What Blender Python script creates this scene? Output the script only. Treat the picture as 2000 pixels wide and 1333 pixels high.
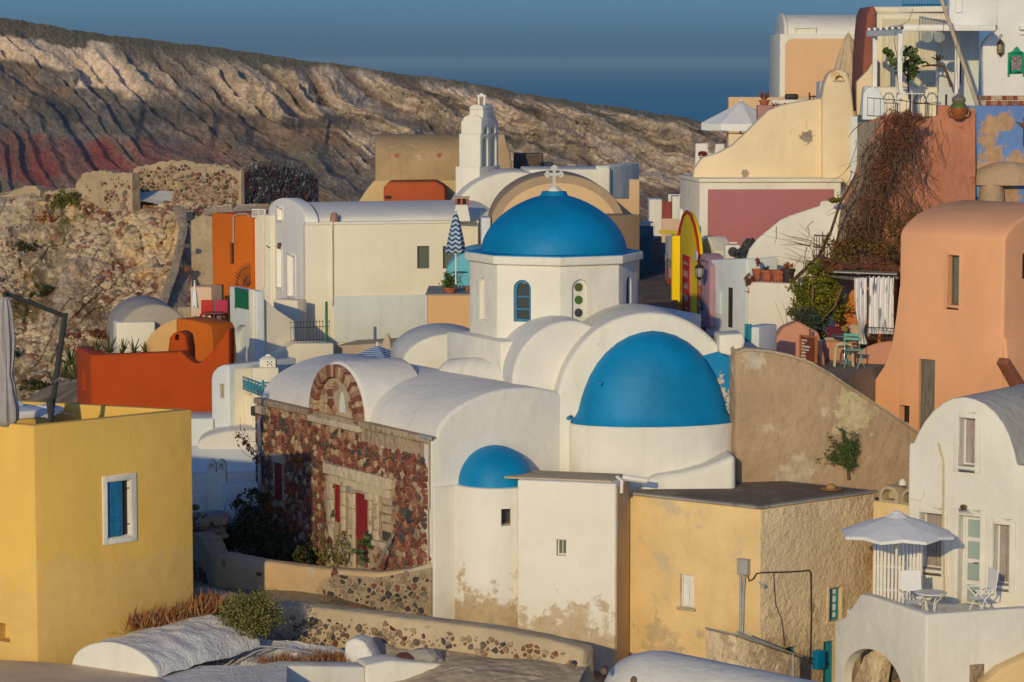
import bpy, bmesh, math, random
import numpy as np
from mathutils import Vector, Matrix, noise as mnoise
SC = bpy.context.scene
for _o in list(bpy.data.objects): bpy.data.objects.remove(_o)
RX = math.radians
# ------------------------------------------------------------------ camera
FPX = 5553.0; PITCH = math.atan((666.5-119)/FPX)
cd = bpy.data.cameras.new('camera'); cam = bpy.data.objects.new('camera', cd)
SC.collection.objects.link(cam); SC.camera = cam
cd.sensor_width = 36; cd.lens = 36*FPX/2000; cd.clip_start = 1; cd.clip_end = 300000
cam.rotation_euler = (math.pi/2-PITCH, 0, 0)
# ------------------------------------------------------------------ sky, sun, exposure
SUN_AZ = 15.0     # degrees to the left of straight behind the camera
SUN_EL = 14.0
HAZE = 0.00004
W_ = bpy.data.worlds.new('World'); SC.world = W_; W_.use_nodes = True
nt = W_.node_tree; nt.nodes.clear()
wo = nt.nodes.new('ShaderNodeOutputWorld'); bg = nt.nodes.new('ShaderNodeBackground')
sk = nt.nodes.new('ShaderNodeTexSky'); sk.sky_type = 'NISHITA'; sk.sun_disc = False
sk.sun_elevation = RX(SUN_EL); sk.sun_rotation = RX(180+SUN_AZ)
sk.air_density = 1.0; sk.dust_density = 6.0; sk.ozone_density = 7.5; sk.altitude = 1800; sk.ozone_density = 8.5
bg.inputs['Strength'].default_value = 0.112
nt.links.new(sk.outputs[0], bg.inputs[0]); nt.links.new(bg.outputs[0], wo.inputs[0])
sl = bpy.data.lights.new('sun', 'SUN'); so = bpy.data.objects.new('sun', sl); SC.collection.objects.link(so)
sl.energy = 2.3; sl.angle = RX(0.6); sl.color = (1.0, 0.79, 0.40)
sdir = Vector((-math.sin(RX(SUN_AZ))*math.cos(RX(SUN_EL)), -math.cos(RX(SUN_AZ))*math.cos(RX(SUN_EL)), math.sin(RX(SUN_EL))))
so.rotation_euler = sdir.to_track_quat('Z', 'Y').to_euler()
SC.view_settings.view_transform = 'Standard'; SC.view_settings.look = 'None'
SC.view_settings.exposure = 0.0; SC.view_settings.gamma = 1.0
SC.view_settings.use_curve_mapping = False
SC.cycles.max_bounces = 6; SC.cycles.diffuse_bounces = 3; SC.cycles.volume_bounces = 0
# ------------------------------------------------------------------ geometry from measured sight lines
CP, SP = math.cos(PITCH), math.sin(PITCH)
def ray(px, py):
    x = (px-1000)/FPX; y = -(py-666.5)/FPX
    d = Vector((x, CP+y*SP, -SP+y*CP)); return d/d.y
def P(px, py, Y): return ray(px, py)*Y
def hitz(px, py, z):
    d = ray(px, py); return d*(z/d.z)
def zat(py, Y): return ray(1000, py).z*Y
class Fr:
    """vertical plane: u along it, z up, d out of it towards the viewer"""
    def __init__(s, a, b):
        s.o = Vector((a.x, a.y, 0)); u = Vector((b.x-a.x, b.y-a.y, 0)); s.L = u.length; s.u = u.normalized()
        s.n = Vector((s.u.y, -s.u.x, 0))
    def uv(s, px, py, d=0):
        r = ray(px, py); o = s.o+s.n*d; t = o.dot(s.n)/r.dot(s.n); p = r*t
        return ((p-s.o).dot(s.u), p.z)
    def w(s, u, z, d=0): return s.o+s.u*u+s.n*d+Vector((0, 0, z))
    def pts(s, *pp): return [s.uv(*p) for p in pp]
    def side(s, u, d=0, length=1, right=True):
        """perpendicular frame at u: right -> the face that looks along +u"""
        a = s.w(u, 0, d); b = s.w(u, 0, d-length)
        return Fr(a, b) if right else Fr(b, a)
    def off(s, d): return Fr(s.w(0, 0, d), s.w(s.L, 0, d))
def frY(px0, Y0, px1, Y1, py=700): return Fr(P(px0, py, Y0), P(px1, py, Y1))
def frang(px, py, Y, deg):
    a = P(px, py, Y); t = RX(deg); return Fr(a, a+Vector((math.cos(t), math.sin(t), 0)))
# deg>0: right end farther (face looks to the right);  deg<0: right end nearer (face looks to the left)
# ------------------------------------------------------------------ mesh pieces
def B(): return bmesh.new()
def face(bm, pts):
    return bm.faces.new([bm.verts.new(p) for p in pts])
def ext(bm, front, back):
    n = len(front); f = [bm.verts.new(p) for p in front]; k = [bm.verts.new(p) for p in back]
    bm.faces.new(f); bm.faces.new(k[::-1])
    for i in range(n): bm.faces.new((f[i], k[i], k[(i+1) % n], f[(i+1) % n]))
    return bm
def prism(bm, fr, poly, d0, d1):
    return ext(bm, [fr.w(u, z, d0) for u, z in poly], [fr.w(u, z, d1) for u, z in poly])
def box(bm, fr, u0, u1, z0, z1, d0, d1):
    return prism(bm, fr, [(u0, z0), (u1, z0), (u1, z1), (u0, z1)], d0, d1)
def slab(bm, pts, z0, z1):
    return ext(bm, [Vector((p[0], p[1], z1)) for p in pts], [Vector((p[0], p[1], z0)) for p in pts])
def wbox(bm, c, sx, sy, sz, rz=0):
    c = Vector(c); a = Vector((math.cos(rz), math.sin(rz), 0))*sx/2; b = Vector((-math.sin(rz), math.cos(rz), 0))*sy/2
    return slab(bm, [c-a-b, c+a-b, c+a+b, c-a+b], c.z, c.z+sz)
def tube(bm, pts, r, n=6, r1=None, cap=True):
    pts = [Vector(p) for p in pts]; rings = []; up = None
    for i, p in enumerate(pts):
        t = (pts[min(i+1, len(pts)-1)]-pts[max(i-1, 0)])
        if t.length < 1e-9: t = Vector((0, 0, 1))
        t.normalize()
        if up is None:
            up = t.orthogonal()
        a = (up-t*up.dot(t))
        if a.length < 1e-6: a = t.orthogonal()
        a.normalize(); up = a; b = t.cross(a)
        rr = r if r1 is None else r+(r1-r)*i/(len(pts)-1)
        rings.append([bm.verts.new(p+(a*math.cos(q)+b*math.sin(q))*rr) for q in [2*math.pi*k/n for k in range(n)]])
    for i in range(len(rings)-1):
        for k in range(n): bm.faces.new((rings[i][k], rings[i][(k+1) % n], rings[i+1][(k+1) % n], rings[i+1][k]))
    if cap and n > 2: bm.faces.new(rings[0][::-1]); bm.faces.new(rings[-1])
    return bm
def lathe(bm, c, prof, n=16, a0=0, a1=2*math.pi, cap=True, sx=1, sy=1, rz=0):
    """prof: (radius, height) from bottom to top round a vertical axis at c"""
    c = Vector(c); full = abs(a1-a0-2*math.pi) < 1e-6; m = n if full else n+1; rings = []
    for r, z in prof:
        if r < 1e-6: rings.append([bm.verts.new(c+Vector((0, 0, z)))]); continue
        ring = []
        for k in range(m):
            a = a0+(a1-a0)*k/n; x, y = r*math.cos(a)*sx, r*math.sin(a)*sy
            ring.append(bm.verts.new(c+Vector((x*math.cos(rz)-y*math.sin(rz), x*math.sin(rz)+y*math.cos(rz), z))))
        rings.append(ring)
    for i in range(len(rings)-1):
        A, C = rings[i], rings[i+1]; cnt = n if full else n
        for k in range(cnt):
            k2 = (k+1) % m
            if len(A) == 1 and len(C) == 1: continue
            if len(A) == 1: bm.faces.new((A[0], C[k2], C[k]))
            elif len(C) == 1: bm.faces.new((A[k], A[k2], C[0]))
            else: bm.faces.new((A[k], A[k2], C[k2], C[k]))
    if cap and full:
        if len(rings[0]) > 1: bm.faces.new(rings[0][::-1])
        if len(rings[-1]) > 1: bm.faces.new(rings[-1])
    return bm
def domeprof(r, h, n=10, z0=0):
    return [(r*math.cos(math.pi/2*i/n), z0+h*math.sin(math.pi/2*i/n)) for i in range(n)]+[(0, z0+h)]
def arch(u0, u1, zb, zs, zt, n=20, p=2.0):
    """flat sided outline with an elliptic head"""
    c = (u0+u1)/2; r = (u1-u0)/2; out = [(u0, zb), (u1, zb)]
    for i in range(n+1):
        a = math.pi*i/n; ca, sa = math.cos(a), math.sin(a)
        x = r*math.copysign(abs(ca)**(2/p), ca); z = (zt-zs)*abs(sa)**(2/p)
        out.append((c+x, zs+z))
    return out
def vault(bm, fr, u0, u1, zs, zt, d0, d1, n=24, p=2.0, zb=None):
    return prism(bm, fr, arch(u0, u1, zs-0.3 if zb is None else zb, zs, zt, n, p), d0, d1)
def gridsurf(bm, rows):
    vs = [[bm.verts.new(p) for p in r] for r in rows]
    for i in range(len(vs)-1):
        for j in range(len(vs[0])-1): bm.faces.new((vs[i][j], vs[i+1][j], vs[i+1][j+1], vs[i][j+1]))
    return bm
# ------------------------------------------------------------------ objects
ROOTLOC = {}
def thing(name, label, cat, at, group=None):
    o = bpy.data.objects.new(name, None); SC.collection.objects.link(o); o.location = at
    o.empty_display_size = 0.2
    o['label'] = label; o['category'] = cat
    if group: o['group'] = group
    ROOTLOC[o] = Vector(at); return o
def _mesh(name, bm, mats, smooth, bevel, seg, ang, fix=True):
    if fix: bmesh.ops.recalc_face_normals(bm, faces=bm.faces)
    if bevel:
        bmesh.ops.remove_doubles(bm, verts=bm.verts, dist=1e-4)
        ed = [e for e in bm.edges if len(e.link_faces) == 2 and e.calc_face_angle(0) > 0.6]
        if ed: bmesh.ops.bevel(bm, geom=ed, offset=bevel, segments=seg, affect='EDGES', clamp_overlap=True, profile=0.5)
    me = bpy.data.meshes.new(name); bm.to_mesh(me); bm.free()
    for m in (mats if isinstance(mats, (list, tuple)) else [mats]): me.materials.append(m)
    if smooth: me.shade_smooth(); me.set_sharp_from_angle(angle=RX(ang))
    return me
def cutmesh(o, cut):
    bmesh.ops.recalc_face_normals(cut, faces=cut.faces)
    cm = bpy.data.meshes.new('cut'); cut.to_mesh(cm); cut.free()
    co = bpy.data.objects.new('cut', cm); SC.collection.objects.link(co); co.location = o.location
    if o.parent: co.parent = o.parent
    md = o.modifiers.new('b', 'BOOLEAN'); md.operation = 'DIFFERENCE'; md.object = co; md.solver = 'EXACT'
    dg = bpy.context.evaluated_depsgraph_get()
    nm = bpy.data.meshes.new_from_object(o.evaluated_get(dg)); o.modifiers.clear(); old = o.data
    if len(nm.polygons) > 0: o.data = nm
    o.data.name = o.name
    bpy.data.objects.remove(co)
def part(name, bm, mat, parent, bevel=0, seg=3, smooth=True, ang=38, cut=None, label=None, kind=None, local=False, fix=True):
    loc = ROOTLOC[parent]
    if not local: bm.transform(Matrix.Translation(-loc))
    me = _mesh(name, bm, mat, smooth, bevel, seg, ang, fix)
    o = bpy.data.objects.new(name, me); SC.collection.objects.link(o); o.parent = parent; ROOTLOC[o] = loc
    if cut is not None:
        if not local: cut.transform(Matrix.Translation(-loc))
        cutmesh(o, cut); o.data.shade_smooth(); o.data.set_sharp_from_angle(angle=RX(ang))
    if label: o['label'] = label
    if kind: o['kind'] = kind
    return o
def solo(name, label, cat, bm, mat, bevel=0, seg=3, smooth=True, ang=38, group=None, kind=None, cut=None, fix=True):
    """a thing (or a piece of the setting) that is one mesh"""
    co = np.array([v.co[:] for v in bm.verts]); c = Vector(((co[:, 0].min()+co[:, 0].max())/2, (co[:, 1].min()+co[:, 1].max())/2, co[:, 2].min()))
    bm.transform(Matrix.Translation(-c)); me = _mesh(name, bm, mat, smooth, bevel, seg, ang, fix)
    o = bpy.data.objects.new(name, me); SC.collection.objects.link(o); o.location = c; ROOTLOC[o] = c
    if cut is not None:
        cut.transform(Matrix.Translation(-c)); cutmesh(o, cut); o.data.shade_smooth(); o.data.set_sharp_from_angle(angle=RX(ang))
    if label: o['label'] = label
    if cat: o['category'] = cat
    if group: o['group'] = group
    if kind: o['kind'] = kind
    return o
def copy_tree(o, parent=None):
    c = o.copy(); SC.collection.objects.link(c)
    if parent: c.parent = parent
    for ch in o.children: copy_tree(ch, c)
    return c
def place(o, loc, rz=0, label=None, s=None):
    o.location = loc; o.rotation_euler = (0, 0, rz)
    if s: o.scale = (s, s, s)
    if label: o['label'] = label
    return o
# ------------------------------------------------------------------ numpy noise
def _h(ix, iy, seed):
    n = (ix.astype(np.int64)*374761393+iy.astype(np.int64)*668265263+seed*1442695041) & 0xffffffff
    n = ((n ^ (n >> 13))*1274126177) & 0xffffffff; n = n ^ (n >> 16)
    return (n & 0xffff)/65535.0
def vnoise(x, y, seed=0):
    ix, iy = np.floor(x), np.floor(y); fx, fy = x-ix, y-iy
    fx = fx*fx*fx*(fx*(fx*6-15)+10); fy = fy*fy*fy*(fy*(fy*6-15)+10)
    a = _h(ix, iy, seed); b = _h(ix+1, iy, seed); c = _h(ix, iy+1, seed); d = _h(ix+1, iy+1, seed)
    return (a*(1-fx)+b*fx)*(1-fy)+(c*(1-fx)+d*fx)*fy
def fbm(x, y, oct=5, seed=0, gain=0.5):
    s = 0; a = 1; t = 0
    for i in range(oct): s = s+a*vnoise(x*2**i+i*17.3, y*2**i+i*9.1, seed+i); t += a; a *= gain
    return s/t
def ridged(x, y, oct=4, seed=0, gain=0.5):
    s = 0; a = 1; t = 0
    for i in range(oct): s = s+a*(1-np.abs(2*vnoise(x*2**i+i*13.7, y*2**i+i*5.3, seed+i)-1)); t += a; a *= gain
    return s/t
def sstep(a, b, x):
    t = np.clip((x-a)/(b-a), 0, 1); return t*t*(3-2*t)
# ------------------------------------------------------------------ materials
def _n(nt, t, **k):
    n = nt.nodes.new(t)
    for a, b in k.items(): setattr(n, a, b)
    return n
def _newmat(name):
    m = bpy.data.materials.new(name); m.use_nodes = True; nt = m.node_tree; nt.nodes.clear()
    out = _n(nt, 'ShaderNodeOutputMaterial'); bs = _n(nt, 'ShaderNodeBsdfPrincipled'); nt.links.new(bs.outputs[0], out.inputs[0])
    return m, nt, bs
def _c(c): return (c[0], c[1], c[2], 1)
def _mix(nt, fac, a, b):
    m = _n(nt, 'ShaderNodeMix', data_type='RGBA')
    for s, v in ((m.inputs[0], fac), (m.inputs[6], a), (m.inputs[7], b)):
        if isinstance(v, bpy.types.NodeSocket): nt.links.new(v, s)
        elif isinstance(v, (int, float)): s.default_value = v
        else: s.default_value = _c(v)
    return m.outputs[2]
def _noise(nt, scale, detail=4, rough=0.55, vec=None, stretch=None, off=0):
    g = _n(nt, 'ShaderNodeNewGeometry'); v = g.outputs['Position'] if vec is None else vec
    if stretch or off:
        mp = _n(nt, 'ShaderNodeMapping'); nt.links.new(v, mp.inputs[0])
        mp.inputs['Scale'].default_value = stretch or (1, 1, 1); mp.inputs['Location'].default_value = (off, off*1.7, off*.3); v = mp.outputs[0]
    n = _n(nt, 'ShaderNodeTexNoise'); n.inputs['Scale'].default_value = scale; n.inputs['Detail'].default_value = detail
    n.inputs['Roughness'].default_value = rough; nt.links.new(v, n.inputs['Vector']); return n.outputs[0]
def _ramp(nt, fac, a, b):
    r = _n(nt, 'ShaderNodeMapRange', interpolation_type='SMOOTHSTEP'); r.inputs['From Min'].default_value = a; r.inputs['From Max'].default_value = b
    nt.links.new(fac, r.inputs[0]); return r.outputs[0]
def _math(nt, op, a, b=0.0, c=None):
    m = _n(nt, 'ShaderNodeMath', operation=op)
    for i, v in enumerate((a, b)+((c,) if c is not None else ())):
        if isinstance(v, bpy.types.NodeSocket): nt.links.new(v, m.inputs[i])
        else: m.inputs[i].default_value = v
    return m.outputs[0]
def _bump(nt, bs, h, strength, dist):
    b = _n(nt, 'ShaderNodeBump'); b.inputs['Strength'].default_value = strength; b.inputs['Distance'].default_value = dist
    nt.links.new(h, b.inputs['Height']); nt.links.new(b.outputs[0], bs.inputs['Normal'])
def plaster(name, col, var=0.10, dirt=None, damt=0.0, dscale=0.9, streak=0.12, bump=0.35, rough=0.85, low=None, bscale=3.0, off=0, patches=(), crack=0.0):
    """lime plaster. low=(z0,z1,colour,amount): wear that climbs the foot of a wall. patches: (centre, radius, colour)"""
    m, nt, bs = _newmat(name); c = col
    dk = tuple(x*(1-var) for x in col); lt = tuple(min(1, x*(1+var*.45)) for x in col)
    base = _mix(nt, _ramp(nt, _noise(nt, .55, 5, .6, off=off), .3, .7), dk, lt)
    fine = _noise(nt, 9, 4, .6, off=off+3)
    base = _mix(nt, _math(nt, 'MULTIPLY', _ramp(nt, fine, .45, .8), var*1.2), base, tuple(x*.72 for x in col))
    if streak:
        s = _ramp(nt, _noise(nt, 3.2, 4, .6, stretch=(1, 1, .10), off=off+5), .50, .80)
        base = _mix(nt, _math(nt, 'MULTIPLY', s, streak), base, tuple(x*f for x, f in zip(col, (.58, .53, .46))))
    if dirt is not None:
        s = _ramp(nt, _noise(nt, dscale, 7, .65, off=off+9), .62-damt*.25, .70-damt*.2)
        base = _mix(nt, s, base, dirt)
    geo = _n(nt, 'ShaderNodeNewGeometry'); sep = _n(nt, 'ShaderNodeSeparateXYZ'); nt.links.new(geo.outputs['Position'], sep.inputs[0])
    if low:
        z0, z1, lc, amt = low
        h = _n(nt, 'ShaderNodeMapRange'); h.inputs['From Min'].default_value = z1; h.inputs['From Max'].default_value = z0
        nt.links.new(sep.outputs[2], h.inputs[0])
        s = _math(nt, 'ADD', h.outputs[0], _math(nt, 'MULTIPLY', _math(nt, 'SUBTRACT', _noise(nt, 1.1, 7, .68, off=off+11), .5), 2.6))
        s = _math(nt, 'MULTIPLY', _ramp(nt, s, .42, .62), amt); s2 = _ramp(nt, _noise(nt, 5, 5, .7, off=off+2), .35, .7)
        base = _mix(nt, s, base, _mix(nt, s2, lc, tuple(x*.78 for x in lc)))
    for pc, pr, col2 in patches:
        d = _n(nt, 'ShaderNodeVectorMath', operation='DISTANCE'); nt.links.new(geo.outputs['Position'], d.inputs[0]); d.inputs[1].default_value = pc
        s = _math(nt, 'ADD', _math(nt, 'DIVIDE', d.outputs['Value'], pr), _math(nt, 'MULTIPLY', _math(nt, 'SUBTRACT', _noise(nt, 2.6 if pr > .4 else 6, 8, .76, off=off+21), .5), 3.2))
        s = _ramp(nt, s, 1.0, .86)
        s2 = _ramp(nt, _noise(nt, 4, 5, .7, off=off+7), .35, .7)
        base = _mix(nt, s, base, _mix(nt, s2, col2, tuple(x*.72 for x in col2)))
    nt.links.new(base, bs.inputs['Base Color']); bs.inputs['Roughness'].default_value = rough
    bs.inputs['Specular IOR Level'].default_value = 0.25
    hgt = _math(nt, 'ADD', _math(nt, 'ADD', _noise(nt, bscale, 3, .5, off=off), _math(nt, 'MULTIPLY', _noise(nt, bscale*.3, 2, .5, off=off), 1.6)), _math(nt, 'MULTIPLY', _noise(nt, bscale*7, 3, .6), .22))
    _bump(nt, bs, hgt, bump, .06)
    return m
def paint(name, col, rough=0.5, metal=0.0, var=0.12, scale=6, bump=0.0, stretch=None):
    m, nt, bs = _newmat(name)
    base = _mix(nt, _ramp(nt, _noise(nt, scale, 4, .6, stretch=stretch), .35, .7), tuple(x*(1-var) for x in col), tuple(min(1, x*(1+var*.5)) for x in col))
    nt.links.new(base, bs.inputs['Base Color']); bs.inputs['Roughness'].default_value = rough; bs.inputs['Metallic'].default_value = metal
    if bump: _bump(nt, bs, _noise(nt, scale*2, 4, .6, stretch=stretch), bump, .02)
    return m
def glassy(name, col=(.05, .06, .06), rough=.08):
    m, nt, bs = _newmat(name)
    base = _mix(nt, _noise(nt, 1.5, 2, .5), tuple(x*.7 for x in col), tuple(x*1.3 for x in col))
    nt.links.new(base, bs.inputs['Base Color']); bs.inputs['Roughness'].default_value = rough
    return m
def pieces(name, cols, rough=.9, island=False, bump=.5, scale=12, metal=0, var=.35):
    """colour differs from piece to piece (per object, or per island of a joined mesh)"""
    m, nt, bs = _newmat(name)
    if island: g = _n(nt, 'ShaderNodeNewGeometry'); f = g.outputs['Random Per Island']
    else: g = _n(nt, 'ShaderNodeObjectInfo'); f = g.outputs['Random']
    r = _n(nt, 'ShaderNodeValToRGB'); r.color_ramp.interpolation = 'CONSTANT'; el = r.color_ramp.elements
    tot = sum(w for w, c in cols); a = 0
    while len(el) < len(cols): el.new(.5)
    for i, (w, c) in enumerate(cols): el[i].position = a/tot; el[i].color = _c(c); a += w
    nt.links.new(f, r.inputs[0])
    ns = _ramp(nt, _noise(nt, scale, 5, .65), .3, .75)
    hs = _n(nt, 'ShaderNodeHueSaturation'); nt.links.new(r.outputs[0], hs.inputs['Color'])
    mr = _n(nt, 'ShaderNodeMapRange'); mr.inputs['To Min'].default_value = 1-var; mr.inputs['To Max'].default_value = 1+var*.6
    nt.links.new(ns, mr.inputs[0]); nt.links.new(mr.outputs[0], hs.inputs['Value'])
    nt.links.new(hs.outputs[0], bs.inputs['Base Color']); bs.inputs['Roughness'].default_value = rough; bs.inputs['Specular IOR Level'].default_value = .25
    if bump: _bump(nt, bs, _noise(nt, scale*1.5, 4, .6), bump, .02)
    return m
def leafmat(name, cols, trans=.25):
    m, nt, bs = _newmat(name); g = _n(nt, 'ShaderNodeNewGeometry')
    r = _n(nt, 'ShaderNodeValToRGB'); el = r.color_ramp.elements
    while len(el) < len(cols): el.new(.5)
    for i, c in enumerate(cols): el[i].position = i/max(1, len(cols)-1); el[i].color = _c(c)
    nt.links.new(g.outputs['Random Per Island'], r.inputs[0]); nt.links.new(r.outputs[0], bs.inputs['Base Color'])
    bs.inputs['Roughness'].default_value = .7; bs.inputs['Specular IOR Level'].default_value = .2
    return m
def vcolmat(name, bump=.5, bscale=2, dist=.1, fine=6, var=.3, rough=.95):
    m, nt, bs = _newmat(name); a = _n(nt, 'ShaderNodeVertexColor'); a.layer_name = 'albedo'
    hs = _n(nt, 'ShaderNodeHueSaturation'); nt.links.new(a.outputs[0], hs.inputs['Color'])
    mr = _n(nt, 'ShaderNodeMapRange'); mr.inputs['To Min'].default_value = 1-var; mr.inputs['To Max'].default_value = 1+var
    nt.links.new(_ramp(nt, _noise(nt, fine, 6, .7), .3, .7), mr.inputs[0]); nt.links.new(mr.outputs[0], hs.inputs['Value'])
    nt.links.new(hs.outputs[0], bs.inputs['Base Color']); bs.inputs['Roughness'].default_value = rough; bs.inputs['Specular IOR Level'].default_value = .1
    _bump(nt, bs, _noise(nt, bscale, 7, .65), bump, dist); return m
WHITE = (.76, .725, .63)
M = {}
M['white'] = plaster('white_plaster', WHITE, .07, streak=.24, bump=.5, dirt=(.60, .53, .42), damt=-.22, dscale=1.4)
M['white2'] = plaster('white_plaster_aged', (.78, .73, .63), .08, streak=.22, bump=.5, dirt=(.62, .53, .40), damt=-.15, off=4)
M['white3'] = plaster('white_roof_plaster', (.74, .71, .65), .08, streak=.0, bump=.4, dirt=(.50, .47, .42), damt=-.2, off=14)
M['bluewhite_shade'] = plaster('white_plaster_shade_tint', (.70, .74, .74), .10, streak=.15, bump=.4, off=31)  # bluish white, with the blue cast of shaded walls put into the colour
M['blue'] = plaster('dome_blue', (.001, .22, .47), .24, streak=.0, bump=.3, rough=.55, off=2)
M['turq'] = plaster('turquoise_plaster', (.05, .42, .55), .10, streak=.05, bump=.25, rough=.6)
M['bluewood'] = paint('blue_wood', (.01, .17, .34), .45, var=.2, scale=8, bump=.3, stretch=(1, 1, .2))
M['tealwood'] = paint('teal_wood', (.01, .25, .36), .45, var=.2, scale=8, bump=.3, stretch=(1, 1, .2))
M['redwood'] = paint('red_wood', (.28, .022, .022), .5, var=.25, scale=8, bump=.3, stretch=(1, 1, .2))
M['greenwood'] = paint('green_wood', (.01, .16, .07), .5, var=.2)
M['greywood'] = paint('grey_wood', (.21, .18, .15), .8, var=.4, scale=10, bump=.6, stretch=(3, 3, .2))
M['brownwood'] = paint('brown_wood', (.19, .12, .075), .8, var=.4, scale=10, bump=.6, stretch=(3, 3, .2))
M['tauwood'] = paint('taupe_wood', (.36, .30, .27), .6, var=.12)
M['palewood'] = paint('pale_wood', (.70, .66, .63), .6, var=.06)
M['whitepaint'] = paint('white_paint', (.78, .75, .70), .5, var=.06)
M['iron'] = paint('dark_iron', (.035, .028, .026), .6, var=.4)
M['rust'] = paint('rusty_iron', (.10, .045, .03), .8, var=.4, scale=20)
M['steel'] = paint('steel', (.45, .45, .46), .35, .7, var=.2)
M['greyplastic'] = paint('grey_plastic', (.38, .37, .35), .5)
M['glass'] = glassy('window_glass')
M['greenglass'] = glassy('green_grey_glass', (.13, .15, .12), .15)
M['dark'] = paint('dark_interior', (.03, .025, .02), .9)
M['terracotta'] = paint('terracotta', (.42, .12, .055), .8, var=.2, bump=.2)
M['concrete'] = plaster('concrete_grey', (.36, .33, .29), .2, dirt=(.20, .18, .15), damt=.15, dscale=1.6, streak=.25, bump=.5, off=6)
M['cable'] = paint('black_cable', (.03, .03, .03), .6)
M['pipe'] = paint('grey_pipe', (.36, .38, .40), .5)
M['cushion'] = paint('white_cloth', (.78, .77, .76), .9, var=.05, bump=.1)
# ================================================================== SETTING: sea, far caldera cliff, ground
def np_mesh(name, X, Y, Z, col, mat, label=None, kind='structure', smooth=True, center=True):
    n, m = X.shape; co = np.stack([X, Y, Z], -1).reshape(-1, 3); c = Vector(co.mean(0)) if center else Vector((0, 0, 0))
    co = co-np.array(c)
    i = np.arange(n*m).reshape(n, m)
    f = np.stack([i[:-1, :-1], i[1:, :-1], i[1:, 1:], i[:-1, 1:]], -1).reshape(-1, 4)
    me = bpy.data.meshes.new(name); me.vertices.add(n*m); me.vertices.foreach_set('co', co.ravel())
    me.loops.add(f.size); me.loops.foreach_set('vertex_index', f.ravel())
    me.polygons.add(len(f)); me.polygons.foreach_set('loop_start', np.arange(0, f.size, 4)); me.polygons.foreach_set('loop_total', np.full(len(f), 4))
    me.update()
    if col is not None:
        a = me.color_attributes.new('albedo', 'FLOAT_COLOR', 'POINT')
        cc = np.concatenate([np.clip(col.reshape(-1, 3), 0, 1), np.ones((n*m, 1))], 1); a.data.foreach_set('color', cc.ravel())
    me.materials.append(mat)
    if smooth: me.shade_smooth()
    o = bpy.data.objects.new(name, me); SC.collection.objects.link(o); o.location = c; o['kind'] = kind; ROOTLOC[o] = c
    if label: o['label'] = label
    return o
SEA = -118.0
m, nt_, bs_ = _newmat('sea_water')
bs_.inputs['Base Color'].default_value = (.045, .27, .37, 1); bs_.inputs['Roughness'].default_value = .5; bs_.inputs['IOR'].default_value = 1.2
_bump(nt_, bs_, _math(nt_, 'ADD', _noise(nt_, .05, 4, .6), _noise(nt_, .6, 4, .6)), .9, 1.2)
bm = B(); face(bm, [Vector((-90000, 200, SEA)), Vector((90000, 200, SEA)), Vector((90000, 120000, SEA)), Vector((-90000, 120000, SEA))])
o = solo('sea', None, None, bm, m, kind='structure', smooth=False)

def lerp3(t, a, b): return a+(b-a)*t[..., None]
def C(*v): return np.array(v)
def mixc(base, col, w): return base*(1-w[..., None])+col*w[..., None]
# ---- far cliff: ridge line read against the sky, foot at the water
rx = np.array([-260, 0, 60, 140, 350, 500, 700, 840, 1000, 1130, 1250, 1360, 1500, 1650, 1850]); ry = np.array([20, 33, 42, 58, 84, 103, 131, 150, 178, 200, 216, 236, 268, 300, 345.])
NS, NT = 1250, 330
px = np.linspace(-260, 1850, NS); ridge_py = np.interp(px, rx, ry)
ridge_py = ridge_py-3.5*(fbm(px/60, px*0, 4, 5)-.5)*2-2.2*(fbm(px/9, px*0, 3, 8)-.5)*2
Yr = 1950+(px/2000)*500
Xr = (px-1000)/FPX*Yr*1.004; Zr = np.array([ray(1000, q).z for q in ridge_py])*Yr
T = np.linspace(0, 1, NT)[:, None]; Xr, Yr, Zr = Xr[None], Yr[None], Zr[None]
H = Zr-SEA
prof = 1-(.10*T+.90*np.clip(T, 0, 1)**.82)              # height fraction left
run = 300*T**1.15
u = Xr+0*T
warp = 46*(fbm(u/120, T*2.2, 3, 44)-.5)+16*(fbm(u/22, T*6, 4, 45)-.5)
sh = u-205*T**.9+warp                                     # spurs run down to the right
def saw(x, k):                                            # broad sunny flank, steep far flank
    i = np.floor(x); w = .55+.9*_h(i, i*0, 7+int(k*10)); f = x-i; return np.where(f < k, f/k, (1-f)/(1-k))**1.15*w
big = saw(sh/54+2.2*fbm(u/100+2, T*0, 2, 3), .68); med = saw(sh/17+.8*fbm(u/25, T*1.5, 2, 23), .66); sml = fbm(sh/7, T*14, 5, 31, .62)
amp = sstep(.01, .14, T)*(1-.55*sstep(.38, .62, T+.25-.25*sstep(-260, 60, u)))
disp = amp*(.55+.9*fbm(u/45, T*2, 2, 63))*(36*(big-.5)+11*(med-.5)+24*(sml-.5)+26*(fbm(u/90, T*2, 3, 61)-.5))
lt = sstep(-215, -175, u); disp = disp*(.35+.65*lt)
Zb = SEA+H*prof
led = sstep(.34, .37, 1-prof+.03*(fbm(u/50, T*0, 3, 19)-.5))*(1-sstep(.44, .60, 1-prof))*(1-sstep(-20, 60, u))
Yh = Yr-run-disp-9*led*sstep(.45, .6, fbm(u/24, T*0, 3, 3))
Zh = Zb+amp*(9*(med-.5)+4*(sml-.5)+2.6*(fbm(u/3.5, T*60, 4, 71)-.5))
Xh = u+amp*4*(fbm(u/9, T*30, 2, 61)-.5)
lev = (Zh-SEA)/(Zr-SEA+1e-6)
n1 = fbm(u/40, lev*5, 5, 101); n2 = fbm(u/6, T*42, 5, 131, .62); n3 = fbm(sh/14, T*5, 4, 151)
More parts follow.
